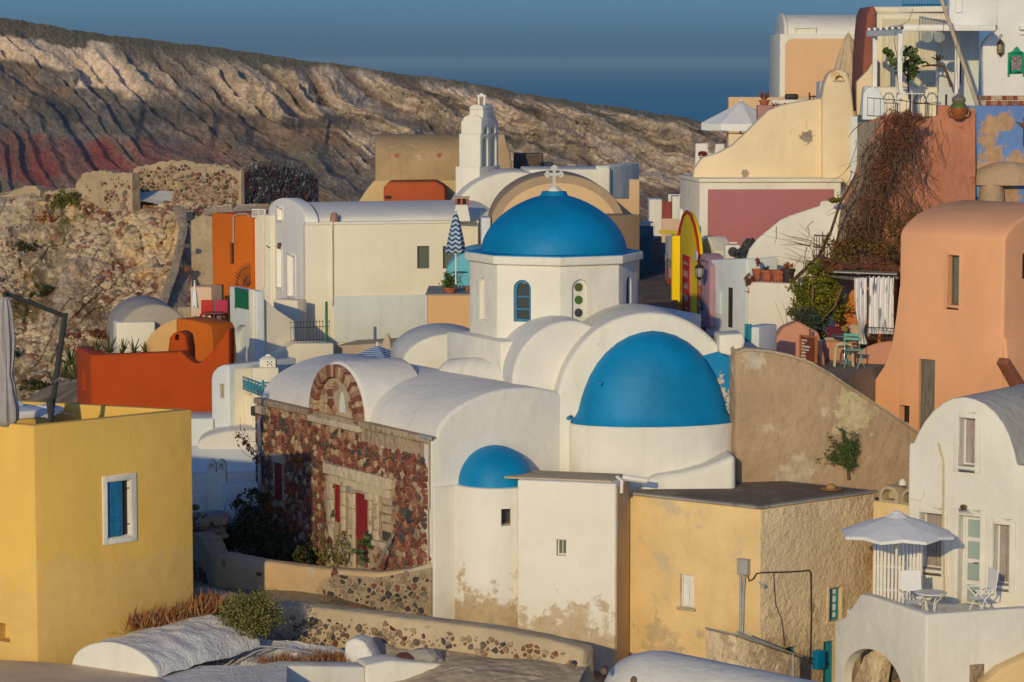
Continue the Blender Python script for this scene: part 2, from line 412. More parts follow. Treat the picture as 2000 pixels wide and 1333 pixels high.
scrub = C(.125, .105, .072); pale = C(.53, .40, .29); brown = C(.205, .135, .095); grey = C(.17, .14, .12); red = C(.235, .058, .048); dark = C(.085, .07, .062)
col = np.zeros(T.shape[:1]+(NS, 3))+brown
col = mixc(col, grey, sstep(.45, .6, n1))
expo = sstep(.12, .36, big*.55+med*.3+.35*(n3-.5)+.25*(n2-.5))
foot = .70-.42*sstep(-235, 10, u)                           # the pale beds reach lower to the right
pl = sstep(foot, foot+.05, lev+.20*(n1-.5)+.24*(n3-.5))*expo*sstep(-292, -280, u)
col = mixc(col, pale, pl*.92); col = col*(1+.55*(fbm(sh/4, T*9, 5, 311)-.5)+.35*(fbm(u/30, lev*16, 3, 313)-.5))[..., None]
sheet = (1-sstep(-300, -284, u+20*(n3-.5)))*sstep(.80, .82, lev+.06*(n1-.5))*(1-sstep(.91, .93, lev+.05*(n2-.5)))
col = mixc(col, pale*1.15, sheet*.95)
cx = -290+(1-lev)*45; hw = 1+(1-lev)*62                     # the bright pointed spur
tri = (1-sstep(0, 5, np.abs(u-cx)-hw+10*(n2-.5)))*sstep(.72, .735, lev+.03*(n3-.5))*(1-sstep(.955, .965, lev))
col = mixc(col, pale*1.25, tri)
sc = sstep(.50, .58, n2*.8+.35*(n1-.5)+.10)*(.62-.25*pl)*(1-.8*sheet)*(1-tri)
sc = np.maximum(sc, (1-sstep(-235, -150, u+50*(n1-.5)))*sstep(.80, .90, lev+.12*(n3-.5))*sstep(.25, .6, n2+.2)*.7*(1-sheet)*(1-tri))
col = mixc(col, scrub, sc)
col = mixc(col, scrub*.9, sstep(.915, .98, lev+.10*(n1-.5)+.06*(n2-.5))*(1-tri)*.95)
dk = sstep(.575, .59, lev+.08*(n1-.5)+.05*(n3-.5))*(1-sstep(.64, .67, lev+.12*(n1-.5)))*sstep(.42, .55, fbm(u/25, T*3, 3, 177))*(1-sstep(-150, -60, u+60*(n1-.5)))
col = mixc(col, dark, dk*.85)
rd = (1-sstep(-235, -150, u+70*(n1-.5)))*sstep(.27, .33, lev+.10*(n3-.5)+.10*(n1-.5))*(1-sstep(.50, .53, lev+.26*(n1-.5)+.10*(n3-.5)))
rd = rd*(.45+.55*sstep(.38, .56, fbm(sh/16, T*9, 4, 173)))
blot = sstep(.40, .55, fbm(u/30, T*4, 4, 171)+.14*(1-sstep(-330, -180, u)))
col = mixc(col, red, rd*(.30+.70*blot)*.9)
col = mixc(col, dark*1.2, (1-sstep(.05, .16, lev+.1*(n1-.5)))*.6)
col = col*(1+.45*(fbm(u/2.6, T*100, 4, 191)-.5))[..., None]*1.18
mh = vcolmat('cliff_rock', bump=.9, bscale=.35, dist=2.5, fine=.5, var=.28)
np_mesh('hills', Xh, Yh, Zh, col, mh)
# far side of the ridge
TB = np.linspace(0, 1, 30)[:, None]
Xb = Xr+0*TB; Yb = Yr+700*TB; Zbk = Zr-(Zr-SEA+3)*TB**1.4+6*(fbm(Xb/40, TB*6, 4, 9)-.5)*sstep(0, .1, TB)
np_mesh('hills', Xb, Yb, Zbk, np.zeros(Xb.shape+(3,))+scrub*.85, mh)
# ---- ground the village stands on
CT = [(-12, 50, -12.2), (-9, 55, -12.3), (-9, 62, -12.3), (-4, 56, -12.9), (2, 50, -13.3), (0, 55, -13.2), (8, 52, -14.6), (12, 54, -14.6), (-4, 59, -12.8), (-6, 62, -12.1), (0, 60, -13.2), (4, 59, -13.8), (7, 62, -14.2), (10, 59, -14.4), (13, 62, -13.5),
      (-7, 66, -12.0), (-4.5, 64, -12.0), (-10, 66, -12.2), (-8, 75, -12.0), (-14, 80, -14), (0, 70, -9.9), (5, 70, -9.4), (10, 68, -10.2), (11.5, 67, -10.5), (14, 72, -9.8), (-3, 80, -9.9), (3, 80, -7.6), (4.5, 80, -7.5), (8, 82, -7.5), (13, 80, -6.5),
      (4.5, 95, -7.4), (5, 110, -7.6), (9, 95, -6.9), (16, 90, -3.5), (20, 80, -3.5), (-8, 95, -10), (-14, 100, -13.5), (-5, 110, -9.5), (0, 115, -9), (-10, 120, -12.5), (-25, 100, -19), (-30, 130, -22), (6, 130, -12.5), (14, 120, -9), (0, 145, -20),
      (-13, 150, -13), (-22, 150, -17), (-22, 60, -17), (-20, 44, -15), (24, 60, -12), (24, 44, -15), (-5, 44, -14), (4, 44, -14.5), (10, 44, -15.5)]
gx = np.linspace(-34, 36, 180)[None]; gy = np.linspace(38, 175, 300)[:, None]; GX = gx+0*gy; GY = gy+0*gx; wsum = 0; zsum = 0
for x, y, z in CT:
    w = 1/(((GX-x)**2+((GY-y)*.8)**2)+.6)**1.9; wsum = wsum+w; zsum = zsum+w*z
GZ = zsum/wsum+.22*(fbm(GX/1.6, GY/1.6, 5, 7)-.5)
edge = np.maximum(sstep(150, 172, GY), np.maximum(sstep(-26, -33, GX), sstep(30, 36, GX)*sstep(110, 140, GY)))
GZ = GZ-60*edge
n1 = fbm(GX/3, GY/3, 5, 17); gc = np.zeros(GX.shape+(3,))+C(.33, .25, .16); gc = mixc(gc, C(.20, .14, .09), sstep(.45, .6, n1)); gc = mixc(gc, C(.48, .42, .33), sstep(.6, .7, fbm(GX, GY, 4, 27))*.5)
mg = vcolmat('dusty_ground', bump=.6, bscale=6, dist=.08, fine=8, var=.25)
np_mesh('ground', GX, GY, GZ, gc, mg)
# ---- rocky hillside at the left, read along sight lines (bottom row near, top row far)
tops = [(-120, 400, 150), (0, 380, 150), (60, 362, 150), (85, 372, 149), (150, 368, 148), (230, 395, 147), (300, 395, 146), (420, 400, 142), (520, 400, 140), (640, 400, 138)]
NSX, NTX = 620, 360
pxs = np.linspace(-120, 640, NSX); tpy = np.interp(pxs, [t[0] for t in tops], [t[1] for t in tops]); tY = np.interp(pxs, [t[0] for t in tops], [t[2] for t in tops])
def grid_pts(pxs, tpy, tY, bpy_, bY, NTX):
    tt = np.linspace(0, 1, NTX)[:, None]
    PY = tpy[None]*(1-tt)+bpy_*tt; YY = tY[None]*(1-tt)+bY*tt
    x = (pxs[None]-1000)/FPX+0*tt; y = -(PY-666.5)/FPX; fy = CP+y*SP; fz = -SP+y*CP
    return x/fy*YY, YY, fz/fy*YY, tt
X, Y, Z, tt = grid_pts(pxs, tpy, tY, 800., 126., NTX)
PXX = pxs[None]+0*tt; PYY = tpy[None]*(1-tt)+800*tt
a = fbm(X/5+1, Z/5, 4, 201); b = ridged(X/3.0+Z*.35, Z/4.5, 4, 211); c = fbm(X/.9, Z/.9, 4, 221, .6); fine = fbm(X/.28, Z/.28, 3, 231, .6)
gul = np.exp(-((PXX-(150-.52*(PYY-430)))/34.)**2)*sstep(400, 440, PYY)*(1-sstep(640, 700, PYY))     # weedy gully
D = 2.0*(a-.5)+1.0*(b-.55)+.8*(c-.5)+.35*(fine-.5)-1.1*gul+1.5*np.round(fbm(X/3.2+5, Z/4.2, 3, 281)*9)/9*1.6
D = D*sstep(0, .05, tt)
tread = .0
Yn = Y-D; WARM = np.array((1.28, 1.20, 1.08)); Zn = Z+.25*(c-.5)
ochre = C(.47, .345, .20); pale2 = C(.52, .43, .31); rbrown = C(.20, .075, .045); dkgrey = C(.085, .075, .068); dust = C(.34, .265, .18); weed = C(.13, .10, .035); wgreen = C(.07, .085, .03)
n1 = fbm(X/3+7, Z/3, 5, 241); n2 = fbm(X/.7, Z/.7, 5, 251, .6); n3 = fbm(X/.25, Z/.25, 3, 261); n4 = fbm(X/2.2+9, Z/2.2, 4, 271)
col = np.zeros(X.shape+(3,))+dust
col = mixc(col, pale2, sstep(.45, .58, n1)); col = mixc(col, ochre, sstep(.52, .62, n4)*.9)
col = mixc(col, rbrown, sstep(.57, .61, n4*.5+n2*.5)*sstep(.40, .5, n3)*.9)
col = mixc(col, dkgrey, sstep(.60, .64, n2*.7+.3*n3)*.8)
col = mixc(col, weed, sstep(.25, .7, gul+.5*(n2-.5))*.9); col = mixc(col, wgreen, sstep(.3, .8, gul)*sstep(.5, .56, n2)*.9)
low = sstep(600, 720, PYY)*sstep(.42, .55, n2); col = mixc(col, weed, low*.55)
def blob(cx, cy, rx_, ry_, sh=0): return np.exp(-(((PXX-cx-sh*(PYY-cy))/rx_)**2+((PYY-cy)/ry_)**2)**2)
oc = np.maximum.reduce([blob(295, 475, 62, 60), blob(255, 410, 50, 22), blob(330, 590, 22, 40), blob(285, 640, 30, 34)]); col = mixc(col, C(.56, .42, .245), oc*sstep(.25, .5, n2+.15)*.9)
gr = np.maximum.reduce([blob(140, 520, 60, 75, -.2), blob(60, 690, 50, 40)]); col = mixc(col, C(.37, .30, .215), gr*.8)
rb = np.maximum.reduce([blob(215, 545, 52, 26, .8)*.7, blob(245, 575, 42, 50)*.6, blob(330, 420, 40, 24), blob(70, 655, 38, 34)*.4, blob(160, 470, 26, 40, -.5)*.5]); col = mixc(col, rbrown*1.1, rb*sstep(.42, .56, n3)*.75)
wd = np.maximum.reduce([blob(175, 640, 60, 60), blob(85, 575, 30, 22), blob(40, 740, 60, 30), blob(330, 560, 50, 14, 1)*.5]); col = mixc(col, C(.15, .095, .05), wd*sstep(.4, .55, n2)*.8)
crk = np.maximum.reduce([blob(284, 472, 3, 22, .1), blob(286, 449, 13, 3), blob(226, 512, 3, 26, .12), blob(52, 503, 4, 20), blob(26, 482, 4, 18), blob(320, 470, 3, 3)])*sstep(.3, .5, n3+.1); col = mixc(col, C(.04, .028, .022), crk)
stn = sstep(.63, .66, n3*.6+n2*.4); col = mixc(col, rbrown*1.15, stn*.55); col = mixc(col, pale2*1.1, sstep(.60, .64, fbm(X/.4+3, Z/.3, 4, 291))*.45)
col = col*WARM
mr_ = vcolmat('hillside_rock', bump=1.0, bscale=2.2, dist=.22, fine=3.0, var=.22)
np_mesh('hillside', X, Yn, Zn, col, mr_)
def hill_at(px, py):
    j = int(np.clip(np.searchsorted(pxs, px), 0, NSX-1)); col_ = PYY[:, j]; i = int(np.clip(np.searchsorted(col_, py), 0, NTX-1))
    return Vector((X_h[i, j], Y_h[i, j], Z_h[i, j]))
X_h, Y_h, Z_h = X, Yn, Zn
# ================================================================== rubble masonry, foliage, windows
def _clip(poly, nx, ny, c):
    out = []; n = len(poly)
    for i in range(n):
        a, b = poly[i], poly[(i+1) % n]; da = a[0]*nx+a[1]*ny-c; db = b[0]*nx+b[1]*ny-c
        if da <= 0: out.append(a)
        if (da < 0 < db) or (db < 0 < da):
            t = da/(da-db); out.append((a[0]+(b[0]-a[0])*t, a[1]+(b[1]-a[1])*t))
    return out
def inpoly(p, poly):
    x, y = p; c = False; n = len(poly)
    for i in range(n):
        x1, y1 = poly[i]; x2, y2 = poly[(i+1) % n]
        if (y1 > y) != (y2 > y) and x < (x2-x1)*(y-y1)/(y2-y1)+x1: c = not c
    return c
def voronoi_cells(poly, cw, ch, rng, jit=.42):
    us = [p[0] for p in poly]; zs = [p[1] for p in poly]
    nx = int((max(us)-min(us))/cw)+3; ny = int((max(zs)-min(zs))/ch)+3; u0, z0 = min(us)-cw, min(zs)-ch
    S = {}
    for i in range(-1, nx+1):
        for j in range(-1, ny+1):
            S[i, j] = (u0+(i+.5+(.5 if j % 2 else 0)+rng.uniform(-jit, jit))*cw, z0+(j+.5+rng.uniform(-jit, jit))*ch)
    out = []
    for i in range(nx):
        for j in range(ny):
            s = S[i, j]
            if not inpoly(s, poly): continue
            c = [(s[0]-cw*1.3, s[1]-ch*1.3), (s[0]+cw*1.3, s[1]-ch*1.3), (s[0]+cw*1.3, s[1]+ch*1.3), (s[0]-cw*1.3, s[1]+ch*1.3)]
            for a in (-2, -1, 0, 1, 2):
                for b in (-2, -1, 0, 1, 2):
                    q = S.get((i+a, j+b))
                    if q is None or (a == 0 and b == 0): continue
                    nx_, ny_ = q[0]-s[0], q[1]-s[1]; mx, my = (q[0]+s[0])/2, (q[1]+s[1])/2
                    c = _clip(c, nx_, ny_, mx*nx_+my*ny_)
                    if len(c) < 3: break
                if len(c) < 3: break
            if len(c) >= 3: out.append((s, c))
    return out
def chaikin(c, q=.22):
    o = []
    for i in range(len(c)):
        a, b = c[i], c[(i+1) % len(c)]; o += [(a[0]+(b[0]-a[0])*q, a[1]+(b[1]-a[1])*q), (a[0]+(b[0]-a[0])*(1-q), a[1]+(b[1]-a[1])*(1-q))]
    return o
def stone_into(bm, fr, c, gap, d0, dep, rng, tilt=.015):
    c = chaikin(c, rng.uniform(.08, .24))
    cx = sum(p[0] for p in c)/len(c); cz = sum(p[1] for p in c)/len(c)
    def ring(k, d, t=0):
        o = []
        for p in c:
            L = math.hypot(p[0]-cx, p[1]-cz)+1e-6; s = max(.1, 1-(gap+k)/L)
            o.append(fr.w(cx+(p[0]-cx)*s, cz+(p[1]-cz)*s, d+rng.uniform(-t, t)))
        return [bm.verts.new(q) for q in o]
    r0 = ring(0, d0-.05); r1 = ring(.006, d0+dep*.6, tilt*.5); r2 = ring(min(.03, .12*math.sqrt(abs(dep*2))), d0+dep, tilt); n = len(c)
    for a, b in ((r0, r1), (r1, r2)):
        for i in range(n): bm.faces.new((a[i], a[(i+1) % n], b[(i+1) % n], b[i]))
    bm.faces.new(r2)
def rubble(parent, fr, poly, cw, ch, mat, mat_i, seed, keep=1.0, gap=.014, dep=.035, holes=(), d0=0.0, name='stone', keepfn=None, maxn=300):
    rng = random.Random(seed); cells = voronoi_cells(poly, cw, ch, rng); good = []
    for s, c in cells:
        if any(inpoly(s, h) for h in holes): continue
        if any(not inpoly(p, poly) for p in c) and rng.random() < .8: continue
        if any(any(inpoly(p, h) for p in c) for h in holes): continue
        k = keep if keepfn is None else keepfn(*s)
        if rng.random() > k: continue
        ar = 0
        for i in range(len(c)):
            a, b = c[i], c[(i+1) % len(c)]; ar += a[0]*b[1]-b[0]*a[1]
        depth = -(fr.w(s[0], s[1])).y
        good.append((abs(ar)*(1 if keep > .8 else 1), s, c))
    if keep < .93:    # scattered stones are rounder and vary in size
        good = [(a, s, [(s[0]+(p[0]-s[0])*f, s[1]+(p[1]-s[1])*f) for p in c]) for (a, s, c) in good for f in (rng.choice((.4, .7, .9, 1.05, 1.12)),)]
    good.sort(key=lambda g: -g[0]); first, rest = good[:maxn], good[maxn:]
    for a, s, c in first:
        bm = B(); stone_into(bm, fr, c, gap, d0, dep*rng.uniform(.5, 1.3), rng); part(name, bm, mat, parent, smooth=False, fix=True)
    if rest:
        bm = B()
        for a, s, c in rest: stone_into(bm, fr, c, gap, d0, dep*rng.uniform(.5, 1.3), rng)
        part('stones', bm, mat_i, parent, smooth=False, kind='stuff')
STP = {
 'red': [(4, (.22, .070, .050)), (4, (.27, .10, .066)), (3, (.17, .065, .05)), (3, (.38, .20, .12)), (1.5, (.13, .09, .075)), (1, (.08, .075, .07)), (2.6, (.50, .37, .24)), (2, (.31, .13, .085))],
 'mix': [(3, (.25, .11, .075)), (1, (.17, .065, .052)), (1.5, (.085, .08, .076)), (2, (.17, .145, .12)), (5, (.40, .30, .20)), (3, (.30, .19, .125))],
 'dark': [(4, (.13, .09, .075)), (3, (.20, .085, .065)), (3, (.30, .25, .20)), (2, (.12, .11, .105))],
 'drk2': [(3, (.06, .06, .062)), (2, (.10, .098, .095)), (3, (.23, .085, .06)), (4, (.31, .235, .16)), (2, (.19, .15, .115))],
 'brick': [(3, (.27, .11, .07)), (3, (.36, .20, .125)), (2, (.22, .08, .055)), (3, (.48, .33, .20))],
}
for k, v in list(STP.items()):
    M['st_'+k] = pieces('stone_'+k, v); M['sti_'+k] = pieces('stones_'+k, v, island=True)
# ---- foliage
def leafquad(bm, p, s, rng, droop=0, thin=.45, d=None):
    if d is None: d = Vector((rng.gauss(0, 1), rng.gauss(0, 1), rng.gauss(0, 1)-droop))
    if d.length < 1e-3: d = Vector((0, 0, 1))
    d = d.normalized(); a = d.cross(Vector((rng.gauss(0, 1), rng.gauss(0, 1), rng.gauss(0, 1))))
    if a.length < 1e-3: return
    a.normalize(); L = s*rng.uniform(.7, 1.3)
    v = [bm.verts.new(q) for q in (p, p+d*L*.5+a*L*thin, p+d*L, p+d*L*.5-a*L*thin)]; bm.faces.new(v)
def cloud(bm, c, rad, n, s, rng, thin=.45, shell=.55, droop=0, flat=0, nz=1.0):
    """leaves in an uneven ellipsoid of twiggy clumps"""
    c = Vector(c); clumps = []
    for _ in range(max(6, n//45)):
        d = Vector((rng.gauss(0, 1), rng.gauss(0, 1), rng.gauss(0, 1))).normalized()*rng.uniform(shell, 1.0)
        if flat and d.z < -flat: d.z = -flat*rng.random()
        clumps.append((Vector((c.x+d.x*rad[0], c.y+d.y*rad[1], c.z+d.z*rad[2])), rng.uniform(.16, .34)*min(rad)))
    for _ in range(n):
        k, r = clumps[rng.randrange(len(clumps))]
        q = k+Vector((rng.gauss(0, 1), rng.gauss(0, 1), rng.gauss(0, 1)))*r*.7
        if flat and q.z < c.z-rad[2]*flat: q.z = c.z-rad[2]*flat+rng.random()*.05
        leafquad(bm, q, s, rng, droop, thin)
def twigs(bm, base, n, L, rng, r=.006, spread=.6, up=1.0, bend=.3, seg=4, lean=Vector((0, 0, 0))):
    tips = []
    for _ in range(n):
        p = Vector(base)+Vector((rng.uniform(-1, 1), rng.uniform(-1, 1), 0))*spread*.25*L
        d = Vector((rng.gauss(0, spread), rng.gauss(0, spread), up))+lean; d.normalize(); pts = [p]; l = L*rng.uniform(.5, 1.1)
        for k in range(seg):
            d = (d+Vector((rng.gauss(0, bend), rng.gauss(0, bend), rng.gauss(0, bend*.6)))*.6).normalized(); pts.append(pts[-1]+d*l/seg)
        tube(bm, pts, r, 3, r*.4, cap=False); tips.append(pts)
    return tips
M['lf_bush'] = leafmat('bush_leaves', [(.08, .085, .02), (.16, .155, .04), (.25, .21, .07)])
M['lf_dark'] = leafmat('dark_leaves', [(.022, .028, .010), (.05, .055, .018), (.10, .08, .025)])
M['lf_vine'] = leafmat('vine_leaves', [(.05, .065, .010), (.15, .15, .015), (.27, .22, .02)])
M['lf_green'] = leafmat('green_leaves', [(.03, .06, .015), (.07, .11, .03), (.12, .16, .05)])
M['lf_rust'] = leafmat('rusty_leaves', [(.22, .06, .02), (.36, .11, .02), (.16, .05, .02)])
M['lf_dry'] = leafmat('dry_grass', [(.24, .075, .03), (.36, .14, .05), (.40, .24, .10), (.18, .06, .03)])
M['lf_brown'] = leafmat('brown_twig', [(.17, .065, .035), (.27, .11, .06), (.10, .04, .025)])
M['lf_ivy'] = leafmat('dry_ivy', [(.15, .075, .025), (.20, .12, .03), (.10, .07, .02), (.14, .05, .03)])
M['lf_agave'] = leafmat('agave_blades', [(.06, .08, .03), (.13, .13, .05), (.28, .22, .10)])
M['lf_lav'] = leafmat('grey_green_leaves', [(.045, .065, .045), (.08, .10, .06), (.03, .04, .02)])
M['lf_red'] = leafmat('red_flowers', [(.35, .02, .03), (.22, .02, .03), (.10, .06, .03)])
M['lf_yel'] = leafmat('yellow_flowers', [(.5, .38, .04), (.3, .3, .05)])
M['twig'] = pieces('twig_bark', [(1, (.15, .075, .045)), (1, (.22, .12, .075)), (1, (.10, .055, .035))], island=True, bump=0)
def tuft(bm, base, n, L, rng, spread=.5, thin=.028):
    for _ in range(n):
        d = Vector((rng.gauss(0, spread), rng.gauss(0, spread), 1)).normalized(); p = Vector(base)+Vector((rng.gauss(0, 1), rng.gauss(0, 1), 0))*L*.35
        leafquad(bm, p, L, rng, thin=thin, d=d)
def grass_patch(label, pts, n, L, mat, seed, name='dry_grass', spread=.5, wide=.4, extra=None):
    pts = [p+Vector((0, 0, .03)) for p in pts]
    """pts: world points along which tufts grow"""
    rng = random.Random(seed); bm = B()
    for _ in range(n):
        k = rng.randrange(len(pts)-1) if len(pts) > 1 else 0
        q = pts[k].lerp(pts[k+1], .5+.5*math.sin(9*rng.gauss(0, 1))) if len(pts) > 1 else pts[0]
        q = q+Vector((rng.gauss(0, wide), rng.gauss(0, wide), 0)); tuft(bm, q, 12, L*rng.uniform(.5, 1.2), rng, spread)
    return solo(name, label, 'grass', bm, mat, smooth=False, kind='stuff', fix=False)
# ---- openings
def rect(fr, px0, py0, px1, py1, d=0):
    """pixel box seen on the plane -> (u0,u1,z0,z1)"""
    mx, my = (px0+px1)/2, (py0+py1)/2
    return fr.uv(px0, my, d)[0], fr.uv(px1, my, d)[0], fr.uv(mx, py1, d)[1], fr.uv(mx, py0, d)[1]
def frame_bm(bm, fr, u0, u1, z0, z1, w, d0, d1, bottom=True):
    box(bm, fr, u0, u0+w, z0, z1, d0, d1); box(bm, fr, u1-w, u1, z0, z1, d0, d1)
    box(bm, fr, u0+w, u1-w, z1-w, z1, d0, d1)
    if bottom: box(bm, fr, u0+w, u1-w, z0, z0+w, d0, d1)
    return bm
def window(root, fr, r, cuts=None, depth=.18, frame=None, fw=.05, pane=None, casing=None, cw=.10, cd=.025, bars=(0, 0), shutter=None, panels=0, sill=None, name='window', arch_h=0):
    u0, u1, z0, z1 = r; fm = frame or M['whitepaint']; pane = pane or M['glass']
    if cuts is not None: prism(cuts, fr, arch(u0, u1, z0, z1-arch_h, z1, 12) if arch_h else [(u0, z0), (u1, z0), (u1, z1), (u0, z1)], .3, -depth)
    b = B()
    if arch_h:
        o = arch(u0+.004, u1-.004, z0+.004, z1-arch_h, z1-.004, 12); i = arch(u0+fw, u1-fw, z0+fw, z1-arch_h, z1-fw, 12)
        for k in range(len(o)):
            k2 = (k+1) % len(o); ext(b, [fr.w(*q, -depth+.06) for q in (o[k], o[k2], i[k2], i[k])], [fr.w(*q, -depth+.002) for q in (o[k], o[k2], i[k2], i[k])])
    else: frame_bm(b, fr, u0+.003, u1-.003, z0+.003, z1-.003, fw, -depth+.002, -depth+.06)
    nb, mb = bars
    for k in range(1, nb+1):
        uu = u0+(u1-u0)*k/(nb+1); box(b, fr, uu-fw*.3, uu+fw*.3, z0+fw+.001, z1-fw-.001-(arch_h*.3), -depth+.012, -depth+.05)
    for k in range(1, mb+1):
        zz = z0+(z1-arch_h*.5-z0)*k/(mb+1); box(b, fr, u0+fw+.001, u1-fw-.001, zz-fw*.3, zz+fw*.3, -depth+.01, -depth+.046)
    w = part(name, b, fm, root, bevel=0, smooth=False)
    if shutter is not None:
        n = max(1, panels); W = (u1-u0-2*fw)/n
        for k in range(n):
            b = B(); a0 = u0+fw+k*W+.004; a1 = u0+fw+(k+1)*W-.004; zz0, zz1 = z0+fw+.003, z1-fw-.003
            box(b, fr, a0, a1, zz0, zz1, -depth+.01, -depth+.035); hh = (zz1-zz0)
            for q in range(3):
                box(b, fr, a0+W*.18, a1-W*.18, zz0+hh*(q+.12)/3, zz0+hh*(q+.88)/3, -depth+.035, -depth+.048)
            part('shutter', b, shutter, w, bevel=.004, seg=1)
    else:
        b = B(); box(b, fr, u0+fw*.6, u1-fw*.6, z0+fw*.6, z1-fw*.6-arch_h*.25, -depth+.006, -depth+.018); part('pane', b, pane, w, smooth=False)
    if casing is not None:
        b = B(); frame_bm(b, fr, u0-cw, u1+cw, z0-cw, z1+cw, cw-.004, -.01, cd, bottom=True); part('casing', b, casing, w, bevel=.006, seg=2)
    if sill is not None:
        b = B(); box(b, fr, u0-.05, u1+.05, z0-.06, z0-.004, -.02, .07); part('sill', b, sill, w, bevel=.01, seg=2)
    return w
def door(root, fr, r, cuts=None, depth=.15, mat=None, panels=(1, 3), frame=None, fw=.05, casing=None, cw=.1, glass=None, planks=0, handle=True, name='door'):
    u0, u1, z0, z1 = r; mat = mat or M['brownwood']
    if cuts is not None: box(cuts, fr, u0, u1, z0, z1, .3, -depth)
    b = B(); frame_bm(b, fr, u0+.003, u1-.003, z0, z1-.003, fw, -depth+.002, -depth+.05, bottom=False)
    a0, a1 = u0+fw+.003, u1-fw-.003; box(b, fr, a0, a1, z0+.01, z1-fw-.003, -depth+.003, -depth+.03)
    d = part(name, b, mat, root, bevel=0, smooth=False)
    if planks:
        for k in range(planks):
            b = B(); w = (a1-a0)/planks; box(b, fr, a0+k*w+.006, a0+(k+1)*w-.006, z0+.02, z1-fw-.01, -depth+.03, -depth+.045); part('plank', b, mat, d, smooth=False)
    else:
        nx, nz = panels; w = (a1-a0)/nx; h = (z1-fw-z0-.01)/nz
        for i in range(nx):
            for j in range(nz):
                b = B(); box(b, fr, a0+w*(i+.15), a0+w*(i+.85), z0+h*(j+.1), z0+h*(j+.9), -depth+.03, -depth+.042)
                part('panel' if glass is None else 'pane', b, glass or mat, d, bevel=0, smooth=False)
    if handle:
        b = B(); q = z0+(z1-z0)*.47; tube(b, [fr.w(a1-.08, q, -depth+.03), fr.w(a1-.08, q, -depth+.09), fr.w(a1-.18, q, -depth+.09)], .012, 5); part('handle', b, M['iron'], d)
    if casing is not None:
        b = B(); frame_bm(b, fr, u0-cw, u1+cw, z0-.0, z1+cw, cw-.004, -.01, .03, bottom=False); part('casing', b, casing, d, bevel=.006, seg=2)
    return d
def railing(name, label, cat, pts, h, mat, n, r=.014, rails=(1.0, .12), group=None, finial=False, parent=None, bars='bar'):
    """pts: polyline of foot points in the world"""
    root = parent or thing(name, label, cat, pts[0], group)
    b = B()
    for f in rails: tube(b, [p+Vector((0, 0, h*f)) for p in pts], r*1.15, 5)
    part('rail', b, mat, root)
    L = [0]
    for i in range(len(pts)-1): L.append(L[-1]+(pts[i+1]-pts[i]).length)
    for k in range(n+1):
        s = L[-1]*k/n; i = max(j for j in range(len(L)-1) if L[j] <= s+1e-9); q = pts[i].lerp(pts[i+1], (s-L[i])/(L[i+1]-L[i]))
        b = B(); tube(b, [q, q+Vector((0, 0, h*(1.15 if finial else 1.0)))], r*.8, 4)
        if finial: lathe(b, q+Vector((0, 0, h*1.13)), [(0, -.03), (.028, 0), (0, .05)], 5, cap=False)
        part(bars, b, mat, root, smooth=False)
    return root
def pot(name, label, at, r=.14, h=.22, mat=None, plant=None, seed=1, leaf=.05, n=160, ph=.25, pr=.2, group=None, soil=True):
    t = thing(name, label, 'flower pot', at, group); b = B()
    lathe(b, at, [(r*.68, 0), (r*.95, h*.82), (r*1.08, h*.82), (r*1.08, h), (r*.9, h), (r*.86, h*.85)], 14, cap=False); part('pot', b, mat or M['terracotta'], t)
    b = B(); lathe(b, at, [(r*.7, .01), (r*.9, h*.88), (0, h*.9)], 12, cap=False); part('soil', b, M['dark'], t)
    if plant is not None:
        rng = random.Random(seed); b = B(); cloud(b, Vector(at)+Vector((0, 0, h+ph*.45)), (pr, pr, ph*.6), n, leaf, rng, shell=.2, flat=.8)
        part('foliage', b, plant, t, smooth=False, fix=False)
    return t
_P0 = P
def P(px, py, Y): return _P0(px, py, Y*1.14)
# ================================================================== FOREGROUND LEFT: yellow house, whitewashed roofs, garden walls
def bymat(o, mats, fn):
    for m in mats: o.data.materials.append(m)
    for p in o.data.polygons: p.material_index = fn(p.normal, p.center)
def inset(poly, d):
    n = len(poly); out = []; P2 = [Vector((p[0], p[1])) for p in poly]
    ar = sum(P2[i].x*P2[(i+1) % n].y-P2[(i+1) % n].x*P2[i].y for i in range(n)); s = 1 if ar > 0 else -1
    for i in range(n):
        a, b, c = P2[i-1], P2[i], P2[(i+1) % n]; e1 = (b-a).normalized(); e2 = (c-b).normalized()
        n1 = Vector((-e1.y, e1.x))*s; n2 = Vector((-e2.y, e2.x))*s; k = d/max(.2, 1+n1.dot(n2)); q = b+(n1+n2)*k
        out.append(Vector((q.x, q.y, 0)))
    return out
def along(a, b, L): return a+(b-a).normalized()*L
M['yellow'] = plaster('yellow_plaster', (.80, .50, .115), .07, streak=.10, bump=.25, low=(-11.0, -9.6, (.60, .50, .30), .25), off=3)
pB = P(65, 832, 50); zY = pB.z; pC = hitz(375, 800, zY); pA = hitz(0, 826, zY); pA = pA+(pA-pB).normalized()*4; pD = hitz(60, 783, zY); pD = pD+(pD-pC).normalized()*4.5
zT = P(72, 1289, 50).z
foot = [pA, pB, pC, pD]
yh = thing('yellow_house', 'yellow plaster house with roof terrace and one blue shuttered window', 'house', (pB.x, pB.y, zT))
frL = Fr(pA, pB); frR = Fr(pB, pC)
bm = slab(B(), foot, -13.5, zY); cut = B(); slab(cut, inset(foot, .2), zY-.8, zY+1)
ru = rect(frR, 209, 938, 257, 1050)
rp = rect(frL, -12, 1217, 19, 1253); prism(cut, frL, arch(rp[0], rp[1], rp[2], rp[3]-.08, rp[3], 8), .3, -.35)
window(yh, frR, (ru[0], ru[1], ru[2], ru[3]), cut, depth=.14, frame=M['whitepaint'], fw=.02, pane=M['dark'], casing=M['white'], cw=.115, cd=.03)
